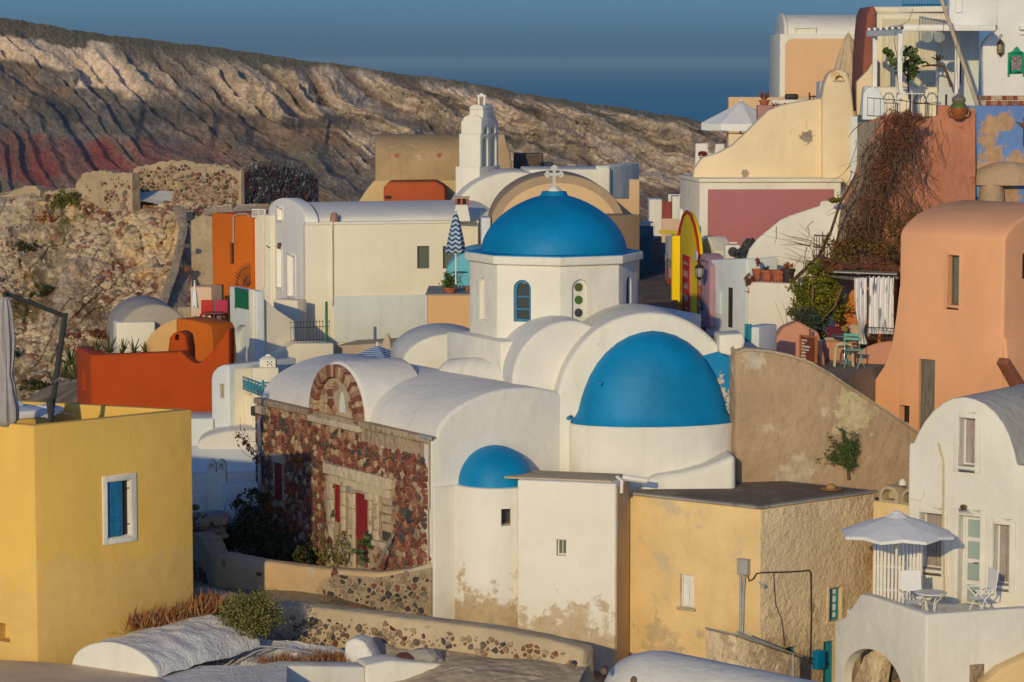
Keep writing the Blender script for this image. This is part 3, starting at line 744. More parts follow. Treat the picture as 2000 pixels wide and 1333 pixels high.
part('wall', bm, M['yellow'], yh, bevel=.035, cut=cut, seg=2)
b = B(); frame_bm(b, frR, ru[0]-.002, ru[1]+.002, ru[2]-.002, ru[3]+.002, .02, -.135, .004); part('reveal', b, M['white'], yh, smooth=False)
b = B(); w0, w1 = ru[0]+.03, ru[0]+.40; box(b, frR, w0, w1, ru[2]+.03, ru[3]-.03, -.06, -.03)
for k in range(3): box(b, frR, w0+.07, w1-.06, ru[2]+.1+k*.32, ru[2]+.34+k*.32, -.03, -.018)
sh = part('shutter', b, M['bluewood'], yh, bevel=.005, seg=1)
b = B(); q0 = frR.w(w1+.004, 0, -.035); q1 = frR.w(w1+.09, 0, -.13); f2 = Fr(q0, q1); box(b, f2, 0, f2.L+.0, ru[2]+.03, ru[3]-.03, -.03, 0)
part('shutter', b, M['bluewood'], yh, bevel=.005, seg=1)
for zz in (ru[2]+.25, ru[3]-.2):
    b = B(); tube(b, [frR.w(ru[1]-.09, zz, -.06), frR.w(ru[1]-.02, zz, -.05)], .012, 5); part('hinge', b, M['iron'], sh)
# roof terrace furniture
zf = zY-.8
def onfloor(px, py, z=zf): return hitz(px, py, z)
t = thing('sun_bed', 'white cushioned sun bed on the roof terrace of the yellow house', 'sun bed', hitz(72, 850, zf)); fb = Fr(hitz(20, 812, zY-.05), hitz(100, 806, zY-.05))
b = B(); box(b, fb, -.2, fb.L, zf, zY-.16, -1.1, .0); part('base', b, M['yellow'], t, bevel=.02)
b = B(); box(b, fb, -.2, fb.L+.02, zY-.155, zY+.02, -1.12, .03); part('mattress', b, M['cushion'], t, bevel=.05)
b = B(); box(b, fb, fb.L+.05, fb.L+.4, zY-.1, zY+.03, -.9, -.2); part('bolster', b, M['cushion'], t, bevel=.06)
b = B(); fc = Fr(hitz(30, 795, zY+.05), hitz(70, 790, zY+.05)); prism(b, fc, [(0, zY+.02), (.36, zY+.02), (.34, zY+.1), (.06, zY+.22)], -.6, -.1); part('headrest', b, M['cushion'], t, bevel=.04)
b = B(); fc = Fr(P(92, 826, 50.9), P(150, 818, 51.2)); rows = []
for i in range(9):
    rows.append([fc.w(fc.L*i/8, zY+.02+.085*math.sin(math.pi*i/8)*(1-.3*j/5)+.012*math.sin(i*2+j), -.35*j/5) for j in range(6)])
gridsurf(b, rows); solo('towel', 'crumpled white towel lying over the parapet of the yellow house', 'towel', b, M['cushion'])
t = thing('cantilever_parasol', 'folded grey cantilever parasol with black arm on the yellow terrace', 'parasol', P(100, 826, 50.8))
b = B(); A_ = P(98, 822, 50.8); B_ = P(127, 616, 50.8); C_ = P(12, 575, 50.5); tube(b, [A_-Vector((0, 0, .75)), A_, B_, B_+Vector((0, 0, .04))], .058, 8); part('pole', b, M['cable'], t)
b = B(); tube(b, [B_+Vector((.03, 0, -.03)), C_+Vector((-.04, 0, .03))], .045, 8); part('arm', b, M['cable'], t)
b = B(); tube(b, [P(108, 747, 50.7), P(114, 741, 50.6)], .03, 6); part('crank_handle', b, M['steel'], t)
b = B(); tube(b, [P(100, 808, 50.7), P(97, 780, 50.7)], .075, 8); part('base_sleeve', b, M['cable'], t)
b = B(); prof = [(0, 0), (.10, .02), (.19, .15), (.20, .35), (.15, .75), (.10, .95), (.13, 1.2), (.15, 1.6), (.12, 2.1), (.085, 2.28), (.04, 2.34)]
prof = [(r*1.14, z*1.14) for r, z in prof]; c0 = P(14, 835, 50.4); lathe(b, c0, prof, 40, sx=1)
for v in b.verts:
    d = Vector((v.co.x-c0.x, v.co.y-c0.y)); a = math.atan2(d.y, d.x); k = 1+.14*math.sin(a*9+v.co.z*1.5)+.07*math.sin(a*17); v.co.x = c0.x+d.x*k; v.co.y = c0.y+d.y*k
part('canopy', b, paint('grey_canvas', (.36, .33, .33), .9, var=.08), t, ang=70)
b = B(); lathe(b, c0+Vector((0, 0, 2.66)), [(.05, 0), (.05, .07), (.02, .09)], 8); part('cap', b, M['cable'], t)
# terrace ground in front
pl = [hitz(-150, 1281, zT), hitz(72, 1292, zT), hitz(150, 1298, zT), hitz(308, 1322, zT), hitz(345, 1345, zT), hitz(345, 1420, zT), hitz(-150, 1420, zT)]
M['tan_floor'] = plaster('tan_floor', (.80, .62, .42), .12, dirt=(.36, .27, .18), damt=.1, streak=0, bump=.3)
solo('terrace', None, None, slab(B(), pl, zT-2, zT), M['tan_floor'], kind='structure', bevel=.03)
# ---- small whitewashed barrel roof
M['rough_white'] = plaster('rough_whitewash', (.80, .76, .69), .12, streak=0, bump=.5, bscale=14, dirt=(.34, .27, .19), damt=-.04, dscale=4, off=8)
v0, v1 = hitz(140, 1297, zT), hitz(308, 1322, zT); fv = Fr(v0, v1)
t = thing('whitewashed_vault', 'low whitewashed barrel roof with weeds beside the yellow house', 'vault roof', (v0+v1)/2)
zc = fv.uv(225, 1256)[1]
b = B(); prism(b, fv, arch(0, fv.L, zT-1, zT, zc, 20, 1.9), 0, -.18); part('front_wall', b, M['white'], t, bevel=.03)
b = B(); rows = []
for i in range(41):
    a = math.pi*i/40; u = fv.L/2-fv.L/2*1.0*math.cos(a); z = zT+(zc-zT)*math.sin(a)*.98
    rows.append([fv.w(u, z+.05*(mnoise.noise(Vector((u*3, j*.25, 1)))), -.1-j*.075) for j in range(44)])
gridsurf(b, rows); part('roof', b, M['rough_white'], t)
def PW(px, py, Y): return _P0(px, py, 57+(Y-50)*.35)
def patch(rows, n=60, m=60, amp=.1, sc=1.2, seed=0, fine=.03, PF=None):
    """surface through rows of (px,py,Y) sight points, roughened"""
    R = [[(PF or P)(*q) for q in r] for r in rows]
    def samp(L, t):
        x = t*(len(L)-1); i = min(int(x), len(L)-2); return L[i].lerp(L[i+1], x-i)
    out = []
    for i in range(n+1):
        t = i/n; x = t*(len(R)-1); k = min(int(x), len(R)-2); f = x-k; f = f*f*(3-2*f) if len(R) > 2 else f; row = []
        for j in range(m+1):
            s = j/m; p = samp(R[k], s).lerp(samp(R[k+1], s), f)
            row.append(p+Vector((0, 0, amp*mnoise.noise(p*sc+Vector((seed, 0, 0)))+fine*mnoise.noise(p*sc*6))))
        out.append(row)
    return out
b = gridsurf(B(), patch([[(60, 1300, 52.5), (240, 1262, 54), (330, 1240, 55), (440, 1240, 56), (560, 1252, 56), (650, 1262, 56)], [(200, 1320, 50.5), (320, 1320, 51), (400, 1310, 51.5), (480, 1300, 52), (600, 1292, 53), (720, 1300, 53)], [(200, 1390, 48), (330, 1380, 48.5), (400, 1365, 49), (520, 1350, 50), (620, 1345, 50), (760, 1345, 50)]], amp=.16, sc=1.4, PF=PW))
solo('whitewashed_ground', None, None, b, M['rough_white'], kind='structure')
solo('whitewashed_ground', None, None, slab(B(), [hitz(300, 1300, zT-.05), hitz(560, 1300, zT-.05), hitz(560, 1420, zT-.05), hitz(300, 1420, zT-.05)], zT-2, zT-.05), M['rough_white'], kind='structure')
# low white wall, pier and step
P = PW
zl = P(870, 1299, 52).z
fl = Fr(hitz(520, 1325, zl+.0), P(872, 1302, 52))
t = thing('low_white_wall', 'low whitewashed wall ending in a square block at the bottom edge', 'wall', fl.w(fl.L, -13))
b = B(); pp = [fl.uv(715, 1300), fl.uv(760, 1291), fl.uv(862, 1297), fl.uv(872, 1304)]
prism(b, fl, [(pp[0][0], -13.5), (pp[3][0], -13.5), pp[3], pp[2], pp[1], pp[0]], 0, -.75); part('block', b, M['white'], t, bevel=.06)
b = B(); pp = fl.pts((505, 1312), (560, 1302), (715, 1304)); prism(b, fl, [(pp[0][0], -13.5), (pp[2][0], -13.5), pp[2], pp[1], pp[0]], -.05, -.6); part('wall', b, M['white'], t, bevel=.05)
b = B(); f2 = Fr(P(380, 1340, 50.2), P(520, 1330, 51)); pp = f2.pts((370, 1336), (430, 1315), (520, 1306)); prism(b, f2, [(pp[0][0], -13.5), (pp[2][0], -13.5), pp[2], pp[1], pp[0]], 0, -.45); part('wall', b, M['white'], t, bevel=.05)
f3 = Fr(P(668, 1290, 53), P(748, 1290, 52.4)); pp = f3.pts((672, 1256), (690, 1247), (712, 1254), (738, 1300), (752, 1345))
b = B(); prism(b, f3, [(pp[0][0]-.05, -13), (pp[4][0], -13), pp[3], pp[2], pp[1], pp[0]], 0, -.6); part('pier', b, M['rough_white'], t, bevel=.08)
rng = random.Random(5)
for (x, y, s, mm) in ((792, 1290, .2, 'st_red'), (830, 1283, .26, 'concrete'), (853, 1290, .12, 'concrete')):
    b = B(); bmesh.ops.create_icosphere(b, subdivisions=2, radius=s)
    for v in b.verts: v.co = Vector((v.co.x*1.3, v.co.y, v.co.z*.75))*(1+.35*mnoise.noise(v.co*4+Vector((x, 0, 0)))); 
    b.transform(Matrix.Translation(P(x, y, 52.6))); solo('rock', {792: 'red stone on top of the low white wall', 830: 'large grey brown rock on the low white wall', 853: 'small grey rock beside the larger rock on the low wall'}[x], 'rock', b, M[mm], smooth=False)
# ---- garden walls
P = _P0
M['mortar'] = plaster('mortar', (.44, .335, .22), .16, dirt=(.27, .20, .14), damt=.2, dscale=3, streak=.2, bump=1.8, bscale=7, off=2)
M['mortar_light'] = plaster('mortar_light', (.52, .41, .27), .14, dirt=(.38, .30, .21), damt=.0, dscale=2, streak=.1, bump=.9, bscale=5, off=12)
M['ochre_wall'] = plaster('ochre_render', (.58, .40, .22), .14, dirt=(.50, .42, .30), damt=.35, dscale=1.3, streak=.15, bump=.8, off=22)
g1 = Fr(P(410, 1160, 64.6), P(843, 1215, 62.2)); t = thing('garden_wall', 'upper ochre garden wall with stones showing at its right half', 'garden wall', g1.w(2, -12.4))
top = g1.pts((410, 1160), (412, 1105), (420, 1087), (435, 1082), (520, 1098), (600, 1108), (660, 1114), (740, 1119), (800, 1112), (843, 1098)); bot = g1.pts((843, 1250), (410, 1190))
b = B(); prism(b, g1, list(reversed(bot+top)), 0, -.42); part('wall', b, M['ochre_wall'], t, bevel=.09, seg=3)
b = B(); pr_ = g1.pts((600, 1225), (843, 1238), (843, 1109), (740, 1128), (655, 1122), (625, 1135), (608, 1180)); prism(b, g1, pr_, .003, -.01); part('bare_masonry', b, M['mortar'], t)
b = B(); cp = g1.pts((640, 1121), (740, 1128), (843, 1110)); 
rubble(t, g1, g1.pts((628, 1232), (842, 1240), (842, 1108), (740, 1127), (650, 1120), (618, 1160)), .19, .10, M['st_drk2'], M['sti_drk2'], 11, keep=.9, gap=.012, dep=.025, d0=.012)
rubble(t, g1, g1.pts((430, 1120), (620, 1140), (620, 1114), (425, 1090)), .22, .2, M['st_drk2'], M['sti_drk2'], 14, keep=.16, gap=.02, dep=.03, d0=.004)
b = B(); f3 = Fr(P(372, 1100, 65.6), P(412, 1150, 64.5)); pp = f3.pts((374, 1165), (374, 1040), (395, 1052), (412, 1090), (412, 1165)); prism(b, f3, pp[::-1], 0, -.5); part('side_wall', b, M['mortar'], t, bevel=.06)
rubble(t, f3, f3.pts((376, 1160), (376, 1075), (408, 1105), (410, 1160)), .22, .17, M['st_dark'], M['sti_dark'], 15, keep=1, gap=.012, dep=.05, d0=.004)
g2 = Fr(P(356, 1200, 61.8), P(1140, 1290, 57.2)); t = thing('retaining_wall', 'long low stone retaining wall running down past the white church', 'retaining wall', g2.w(4, -12.8))
top = g2.pts((352, 1160), (375, 1152), (440, 1166), (560, 1181), (700, 1197), (840, 1214), (960, 1229), (1060, 1247), (1140, 1270)); bot = g2.pts((1140, 1400), (352, 1330))
b = B(); prism(b, g2, list(reversed(bot+top)), 0, -.55); part('wall', b, M['mortar_light'], t, bevel=.10, seg=3)
rubble(t, g2, g2.pts((560, 1262), (560, 1196), (690, 1212), (690, 1262), (640, 1270)), .14, .085, M['st_drk2'], M['sti_drk2'], 12, keep=.9, gap=.008, dep=.045, d0=.004)
rubble(t, g2, g2.pts((700, 1262), (690, 1212), (840, 1228), (1000, 1248), (1120, 1275), (1130, 1300), (900, 1275)), .19, .085, M['st_mix'], M['sti_mix'], 13, keep=.9, gap=.010, dep=.04, d0=.004)
rubble(t, g2, g2.pts((370, 1215), (365, 1172), (440, 1178), (450, 1230)), .2, .16, M['st_drk2'], M['sti_drk2'], 16, keep=.3, gap=.012, dep=.04, d0=.004)
b = gridsurf(B(), patch([[(690, 1256, 59.4), (900, 1272, 58.6), (1150, 1300, 57.4)], [(720, 1300, 58.3), (900, 1310, 57.2), (1130, 1330, 56.2)], [(868, 1380, 55.4), (930, 1390, 55), (1120, 1400, 54.6)]], amp=.12, sc=1.1, seed=3))
solo('path', None, None, b, M['mortar_light'], kind='structure')
# bush and weeds
rng = random.Random(2)
t = thing('round_bush', 'large round grey green bush in front of the garden wall', 'bush', P(490, 1240, 58.4))
b = B(); cloud(b, P(490, 1200, 58.4), (.66, .6, .46), 11000, .045, rng, shell=.25, flat=.95); part('foliage', b, M['lf_bush'], t, smooth=False, fix=False)
b = B(); twigs(b, P(490, 1240, 58.4), 26, .75, rng, .012, spread=.7); part('branches', b, M['twig'], t)
P = PW
grass_patch('rusty dry weeds at the foot of the yellow house', [P(275, 1238, 54.2), P(320, 1228, 55.5), P(370, 1205, 57), P(415, 1200, 58.5)], 130, .42, M['lf_dry'], 21, wide=.26)
grass_patch('rust coloured weeds beside the round bush', [P(395, 1262, 56), P(430, 1250, 57), P(470, 1262, 56.5)], 130, .36, M['lf_dry'], 28, wide=.22)
for k_, (x_, y_, w_) in enumerate(((300, 1275, .10), (345, 1262, .12), (360, 1285, .08))): grass_patch(['small weed tuft low on the barrel roof', 'weed tuft at the middle of the barrel roof', 'tiny weed tuft at the edge of the barrel roof'][k_], [P(x_, y_, 52.2), P(x_+8, y_, 52.3)], 14, .14, M['lf_dry'], 30+k_, wide=w_)
grass_patch('rust coloured weeds along the whitewashed ground', [P(485, 1308, 52.5), P(560, 1300, 53.2), P(640, 1296, 53.6), P(680, 1302, 53.4)], 200, .24, M['lf_dry'], 22, wide=.2)
grass_patch('short dry weeds on the whitewashed barrel roof', [P(385, 1252, 55), P(420, 1262, 55), P(440, 1270, 55)], 110, .32, M['lf_dry'], 23, wide=.16)
grass_patch('sparse dry weeds scattered over the whitewash', [P(300, 1270, 52.5), P(350, 1262, 53), P(420, 1300, 51.8), P(470, 1322, 51.3), P(400, 1330, 50.8)], 50, .12, M['lf_dry'], 24, wide=.15)
grass_patch('yellow flowering weeds at the wall of the yellow house', [P(255, 1245, 53.6), P(300, 1232, 54.6), P(350, 1218, 56)], 45, .10, M['lf_yel'], 25, wide=.2)
P = _P0
grass_patch('dry weeds on top of the garden walls', [P(640, 1180, 60.8), P(700, 1195, 60.3), P(820, 1216, 59.8)], 22, .10, M['lf_dry'], 26, wide=.1)
P = PW
for k, pts in enumerate(([(430, 1322, 52), (455, 1300, 52.2), (475, 1282, 53), (510, 1273, 53.6), (560, 1276, 54), (640, 1292, 54)], [(440, 1318, 52), (475, 1298, 52.4), (500, 1283, 53), (530, 1276, 53.6)])):
    b = B(); tube(b, [P(*q)+Vector((0, -.1, .13)) for q in pts], .022, 6); solo('water_pipe', ['pale bent water pipe lying over the whitewashed ground', 'second shorter pale pipe curving beside the first one'][k], 'pipe', b, M['pipe'])

P = _P0
# ================================================================== BOTTOM: white vault roof with drain spouts
fw_ = Fr(P(1070, 1340, 47.5), P(1330, 1350, 44.5))
t = thing('white_vault_roof', 'white barrel vault roof with small dark spouts at the bottom edge', 'vault roof', P(1200, 1345, 47))
b = B(); rows = []
A0, A1 = P(1190, 1254, 47.5), P(1900, 1400, 44.0)
ax = (A1-A0); L = Vector((ax.x, ax.y, 0)).length; dx = Vector((ax.x, ax.y, 0)).normalized(); sd = Vector((-dx.y, dx.x, 0))
for i in range(50):
    f = i/49; row = []
    for j in range(25):
        a = math.pi*j/24; r = 1.35; c_ = A0+ax*f; k = 1-.0*f
        endk = math.sqrt(max(0, 1-max(0, (0.16-f)/.16)**2)) if f < .16 else 1
        row.append(c_-sd*(-r*math.cos(a))*endk+Vector((0, 0, -1.35+1.35*math.sin(a)*(endk*.55+.45 if f > 0 else .0))) if True else None)
    rows.append(row)
gridsurf(b, rows); part('roof', b, M['white'], t)
for (x, y) in ((1122, 1301), (1183, 1311), (1241, 1329)):
    q = P(x, y, 46.3)
    b = B(); tube(b, [q+Vector((0, .2, 0)), q+Vector((-.04, -.13, .02))], .055, 8); part('spout', b, M['brownwood'], t)
# ================================================================== THE CHURCH
zN = P(843, 857, 62.3).z; cR = P(843, 857, 62.3); cL = hitz(503, 779, zN); frS = Fr(cL, cR); LS = frS.L
S = frS.side(LS, 0, 4.3, True)      # gable plane, u=0 at the stone corner
church = thing('blue_domed_church', 'white church with blue domes, octagonal drum and a rough stone side wall', 'church', frS.w(LS, -12.2))
zCr = S.uv(985, 759)[1]
# stone side wall
holes = []; cut = B()
M['wallmortar'] = plaster('lime_mortar', (.47, .35, .235), .2, dirt=(.33, .20, .14), damt=.15, dscale=2.5, streak=.2, bump=1.4, bscale=7, off=5)
b = B(); prism(b, frS, [(0, -13), (LS-.012, -13), (LS-.012, zN-.03), (0, zN-.03)], 0, -.45)
r_door = rect(frS, 697, 965, 718, 1106); r_w1 = rect(frS, 655, 940, 664, 1020); r_w2 = rect(frS, 741, 972, 764, 1058); r_w0 = rect(frS, 537, 898, 551, 978)
wall_holes = [r_door, r_w1, r_w2, r_w0]
for r in (r_door, r_w1, r_w0): box(cut, frS, r[0], r[1], r[2], r[3], .3, -.3)
box(cut, frS, r_w2[0], r_w2[1], r_w2[2], r_w2[3], .3, -.12)
stw = part('stone_wall', b, M['wallmortar'], church, cut=cut)
def rpoly(r, m=0.0): return [(r[0]-m, r[2]-m), (r[1]+m, r[2]-m), (r[1]+m, r[3]+m), (r[0]-m, r[3]+m)]
lint = frS.pts((634, 1112), (634, 900), (765, 950), (765, 1130))
poly = frS.pts((505, 1100), (505, 790), (600, 809), (700, 836), (760, 852), (838, 874), (841, 1225), (760, 1160), (600, 1120))
hs = [rpoly(r_w0, .06), frS.pts((638, 1125), (638, 905), (766, 958), (766, 1068), (726, 1075), (724, 1125)), frS.pts((704, 856), (704, 836), (838, 868), (838, 886)), frS.pts((606, 812), (606, 800), (712, 828), (712, 844))]
rubble(church, frS, poly, .19, .115, M['st_red'], M['sti_red'], 31, keep=1, gap=.008, dep=.04, holes=hs, keepfn=lambda u, z: .97, d0=.004)
rubble(church, frS, frS.pts((775, 1150), (775, 985), (815, 985), (838, 1060), (838, 1190)), .32, .22, M['st_drk2'], M['sti_drk2'], 33, keep=.35, gap=.03, dep=.075, d0=.02)
rubble(church, frS, frS.pts((640, 1110), (640, 950), (655, 940), (655, 1115)), .3, .2, M['st_mix'], M['sti_mix'], 35, keep=.8, gap=.02, dep=.03, d0=.004)
# dressed stone: door surround, lintel band, blocks
M['dressed'] = plaster('dressed_stone', (.64, .52, .37), .16, dirt=(.40, .24, .16), damt=.12, dscale=3, streak=.35, bump=.8, bscale=8, off=9)
def pxbox(px0, py0, px1, py1, d0, d1, mat, name, par=church, bev=.015, skew=True):
    a = frS.uv(px0, py0); c = frS.uv(px1, py1); bb = frS.uv(px1, py0); z1 = a[1]
    b = B(); box(b, frS, a[0], c[0], c[1], z1, d0, d1); return part(name, b, mat, par, bevel=bev, seg=1)
def strip(x0, y0, x1, y1, th, d0, d1, mat, name, bev=.015):
    """horizontal course whose top runs through (x0,y0)-(x1,..) with thickness th m"""
    a = frS.uv(x0, y0); c = frS.uv(x1, y1); b = B(); box(b, frS, a[0], c[0], a[1]-th, a[1], d0, d1); return part(name, b, mat, church, bevel=bev, seg=1)
strip(640, 902, 766, 950, .26, -.02, .14, M['dressed'], 'lintel')
strip(646, 925, 762, 968, .22, -.02, .06, M['dressed'], 'lintel')
for (x0, x1, zt_, zb_) in ((641, 652, 928, 1115), (667, 675, 935, 1040), (682, 694, 952, 1115), (721, 726, 968, 1075), (731, 740, 960, 1062)):
    a = frS.uv(x0, zt_); c = frS.uv(x1, zb_); n = 4
    zz0 = c[1]; hh = (a[1]-zz0)/n
    for k in range(n):
        b = B(); box(b, frS, a[0], c[0], zz0+k*hh+.008, zz0+(k+1)*hh-.008, -.02, .02+.012*((k*7+x0) % 3)); part('dressed_stone', b, M['dressed'], church, bevel=.015, seg=1)
strip(682, 948, 694, 950, .16, -.02, .10, M['concrete'], 'capital'); strip(719, 962, 729, 962, .16, -.02, .10, M['dressed'], 'capital')
strip(733, 1053, 766, 1053, .14, -.02, .12, M['dressed'], 'sill')
for k in range(5):
    a, c = r_w2[0]+.02, r_w2[1]-.02; h = (r_w2[3]-r_w2[2])/5; b = B(); box(b, frS, a, c, r_w2[2]+k*h+.012, r_w2[2]+(k+1)*h-.012, -.11, -.05); part('stone', b, M['mortar_light'] if k else M['st_red'], church, bevel=.02, seg=1)
# doors and windows, dark red wood
d = door(church, frS, r_door, None, .03, M['redwood'], planks=3, fw=.03)
b = B(); box(b, frS, r_door[0]+.12, r_door[0]+.5, r_door[2]+.03, r_door[2]+.42, .02, .05); part('patch_board', b, M['greywood'], d)
window(church, frS, r_w1, None, .05, frame=M['redwood'], fw=.04, shutter=M['redwood'], panels=1)
window(church, frS, r_w0, None, .05, frame=M['redwood'], fw=.05, shutter=M['redwood'], panels=2)
strip(534, 884, 556, 889, .22, -.02, .06, M['dressed'], 'lintel')
# eaves course
b = B(); box(b, frS, -.05, LS-.02, zN-.12, zN+.03, -.5, .10); part('eaves', b, M['wallmortar'], church, bevel=.03)
# corner quoins on the far left
rng = random.Random(8)
zz = zN-.15; k = 0
while zz > -12.2:
    h = rng.uniform(.2, .32); b = B(); box(b, frS, -.05, rng.uniform(.28, .45), zz-h+.01, zz, -.3, .055); part('quoin', b, M['st_red'] if k % 4 else M['dressed'], church, bevel=.02, seg=1); zz -= h; k += 1
b = B(); q = P(500, 808, 69.6); box(b, frS, -.32, -.06, zN-.45, zN-.22, -.2, .04); part('corbel', b, M['st_red'], church, bevel=.02)
# main vault over the side wall
b = B()
prism(b, S, arch(.12, 4.3, zN-3.2, zN, zCr, 40, 1.9), .012, -LS-.05); 
nave = part('nave_vault', b, M['white3'], church, bevel=.10, seg=4, ang=50)
# stone gablet with its small cross vault
g0 = frS.uv(609, 803)[0]; g1_ = frS.uv(708, 836)[0]; zg = zN-.1; za = frS.uv(655, 712)[1]
def parch(u0, u1, zb, zt, n=30):   # parabolic head
    c, r = (u0+u1)/2, (u1-u0)/2; return [(c+r*math.cos(math.pi*i/n), zb+(zt-zb)*math.sin(math.pi*i/n)**.92) for i in range(n+1)]
b = B(); prism(b, frS, parch(g0-.10, g1_+.10, zg, za+.07), -.06, -1.7); part('cross_vault', b, M['white3'], church, bevel=.05, ang=50)
o = parch(g0, g1_, zg+.02, za); i_ = parch(g0+.28, g1_-.28, zg+.05, za-.30); b = B()
prism(b, frS, parch(g0+.1, g1_-.1, zg+.03, za-.12), -.05, -.25)
cutg = B(); cg = (g0+g1_)/2+.16; prism(cutg, frS, arch(cg-.13, cg+.17, zg+.22, za-1.05, za-.62, 10), .3, -.16)
part('gablet_wall', b, M['mortar_light'], church, cut=cutg)
for k in range(len(o)-1):
    b = B(); ext(b, [frS.w(*q, .10) for q in (o[k], o[k+1], i_[k+1], i_[k])], [frS.w(*q, -.1) for q in (o[k], o[k+1], i_[k+1], i_[k])]); part('arch_stone', b, M['st_brick'], church, bevel=.02, seg=1)
rubble(church, frS, parch(g0+.3, g1_-.3, zg+.1, za-.35), .26, .2, M['st_brick'], M['sti_mix'], 41, keep=.95, gap=.02, dep=.04, d0=-.045, holes=[[(cg-.18, zg), (cg+.22, zg), (cg+.22, za-.55), (cg-.18, za-.55)]])
b = B(); box(b, frS, g0-.02, g1_+.02, zg-.13, zg+.02, -.05, .14); part('ledge', b, M['dressed'], church, bevel=.03)
b = B(); box(b, frS, cg-.05, cg+.02, zg+.3, za-.9, -.155, -.12); part('slit_window', b, M['dark'], church)
# down pipe on the stone wall and spout
b = B(); u_ = frS.uv(515, 830)[0]; tube(b, [frS.w(u_-.15, zN-.42, .0), frS.w(u_, zN-.47, .12), frS.w(u_, -11.6, .12)], .05, 8); part('down_pipe', b, M['pipe'], church)
b = B(); tube(b, [frS.w(LS-.35, zN+.02, .1), frS.w(LS+.12, zN+.02, .1)], .045, 8); part('spout', b, M['pipe'], church)
b = B(); tube(b, [frS.w(LS-.02, zN-.1, .06), frS.w(LS-.03, -9.9, .06)], .022, 6); tube(b, [frS.w(LS-.08, -9.9, .06), frS.w(LS-.05, -12.6, .06)], .016, 6); part('wall_pipe', b, M['mortar_light'], church)
# gable wall below the vault, narrow white strip
b = B(); box(b, S, -.004, 4.0, -12.9, zN-.02, -.35, .008); part('gable_wall', b, M['white'], church, bevel=.02)
b = B(); box(b, S, -.01, .55, -12.9, zat(950, 62.4), .009, .10); part('strip_wall', b, M['white'], church, bevel=.03)
# small bay with blue half dome
zb_ = zat(951, 62.2); cb = S.w(S.uv(958, 900)[0], 0, .25)
M['white_peel'] = plaster('white_peeling', (.80, .75, .66), .06, streak=.08, bump=.55, low=(-12.7, -10.6, (.56, .41, .24), .95), off=7)
M['white_peel2'] = plaster('white_peeling_block', (.80, .75, .65), .06, streak=.10, bump=.55, low=(-13.1, -10.9, (.60, .46, .30), .9), off=17)
cutb = B(); b = B(); lathe(b, (cb.x, cb.y, 0), [(1.0, -13), (1.0, zb_)], 40); 
fbw = Fr(P(940, 1000, 62), P(1010, 1000, 62)); wr = rect(fbw, 979, 993, 997, 1026); wr = (wr[0], wr[1], wr[2], wr[3]); box(cutb, fbw, wr[0], wr[1], wr[2], wr[3], .6, -.35)
part('bay_wall', b, M['white_peel'], church, bevel=.04, cut=cutb)
ffb = fbw.off(-.28)
window(church, ffb, (wr[0], wr[1], wr[2], wr[3]), None, .03, frame=M['brownwood'], fw=.035, pane=M['glass'])
b = B(); lathe(b, (cb.x-.02, cb.y, zb_-.02), domeprof(.86, .85, 12), 40); part('small_dome', b, M['blue'], church)
# white block beside it
fB = frang(1010, 940, 61.7, -16); uB = fB.uv(1203, 945)[0]; zBk = fB.uv(1100, 941)[1]
b = B(); prism(b, fB, [(0, -13.5), (uB, -13.5), (uB, zBk), (0, zBk)], 0, -1.25); cutb = B(); r = rect(fB, 1087, 1054, 1106, 1086); box(cutb, fB, r[0], r[1], r[2], r[3], .2, -.2)
window(church, fB, r, None, .17, frame=M['palewood'], fw=.03, pane=M['greenglass'], bars=(1, 0))
part('block_wall', b, M['white_peel2'], church, bevel=.05, cut=cutb)
b = B(); box(b, fB, -.35, uB-.15, zBk-.02, zBk+.03, -1.3, -.2); part('coping', b, M['mortar_light'], church, bevel=.01)
b = B(); box(b, fB, uB+.002, uB+.012, -13.4, zBk-.1, -1.2, -.08); part('side_render', b, M['ochre_wall'], church)
b = B(); tube(b, [fB.w(uB+.05, zBk-.25, -.3), fB.w(uB+.05, zBk+.02, -.35), fB.w(uB-.1, zBk+.08, -.5)], .04, 7); tube(b, [fB.w(uB, zBk+.06, -.6), fB.w(uB+.5, zBk-.02, -.8)], .07, 7); part('roof_pipe', b, M['whitepaint'], church)
# ---- big apse
fA = frang(1083, 800, 64.0, 7)
uA0 = 0.0; uA1 = fA.uv(1450, 700)[0]; zAs = fA.uv(1270, 835)[1]; zAt = fA.uv(1270, 611)[1]
b = B(); prism(b, fA, arch(uA0, uA1, -10.5, zAs+.15, zAt, 40, 2.1), 0, -2.6); part('apse_vault', b, M['white'], church, bevel=.12, seg=4, ang=50)
ca = fA.w(fA.uv(1274, 800)[0], 0, 0); zbl = fA.uv(1274, 833, .9)[1]
RA = 1.90; HA = fA.uv(1270, 650, .45)[1]-zbl
prof = [(1.0, 0), (.955, .035), (.90, .12), (.865, .25), (.82, .38), (.755, .52), (.67, .65), (.56, .77), (.43, .87), (.28, .945), (.13, .985), (0, 1)]
b = B(); lathe(b, (ca.x, ca.y, zbl), [(r*RA, z*HA) for r, z in prof], 56, sy=.56, rz=RX(7)); part('apse_dome', b, M['blue'], church)
b = B(); lathe(b, (ca.x, ca.y, zbl), [(RA*1.0, -3.3), (RA*1.01, -.06), (RA*.985, -.0)], 56, sy=.565, rz=RX(7)); part('apse_wall', b, M['white'], church, bevel=.02)
pr = (.62, .53, .41)
M['bluepeel'] = plaster('blue_peeling', (.004, .205, .46), .1, streak=0, bump=.4, rough=.6, patches=tuple((tuple(P(x, y, 64.2)), r, pr) for x, y, r in ((1404, 748, .24), (1412, 775, .26), (1420, 800, .22), (1428, 822, .16), (1430, 690, .12))), off=2)
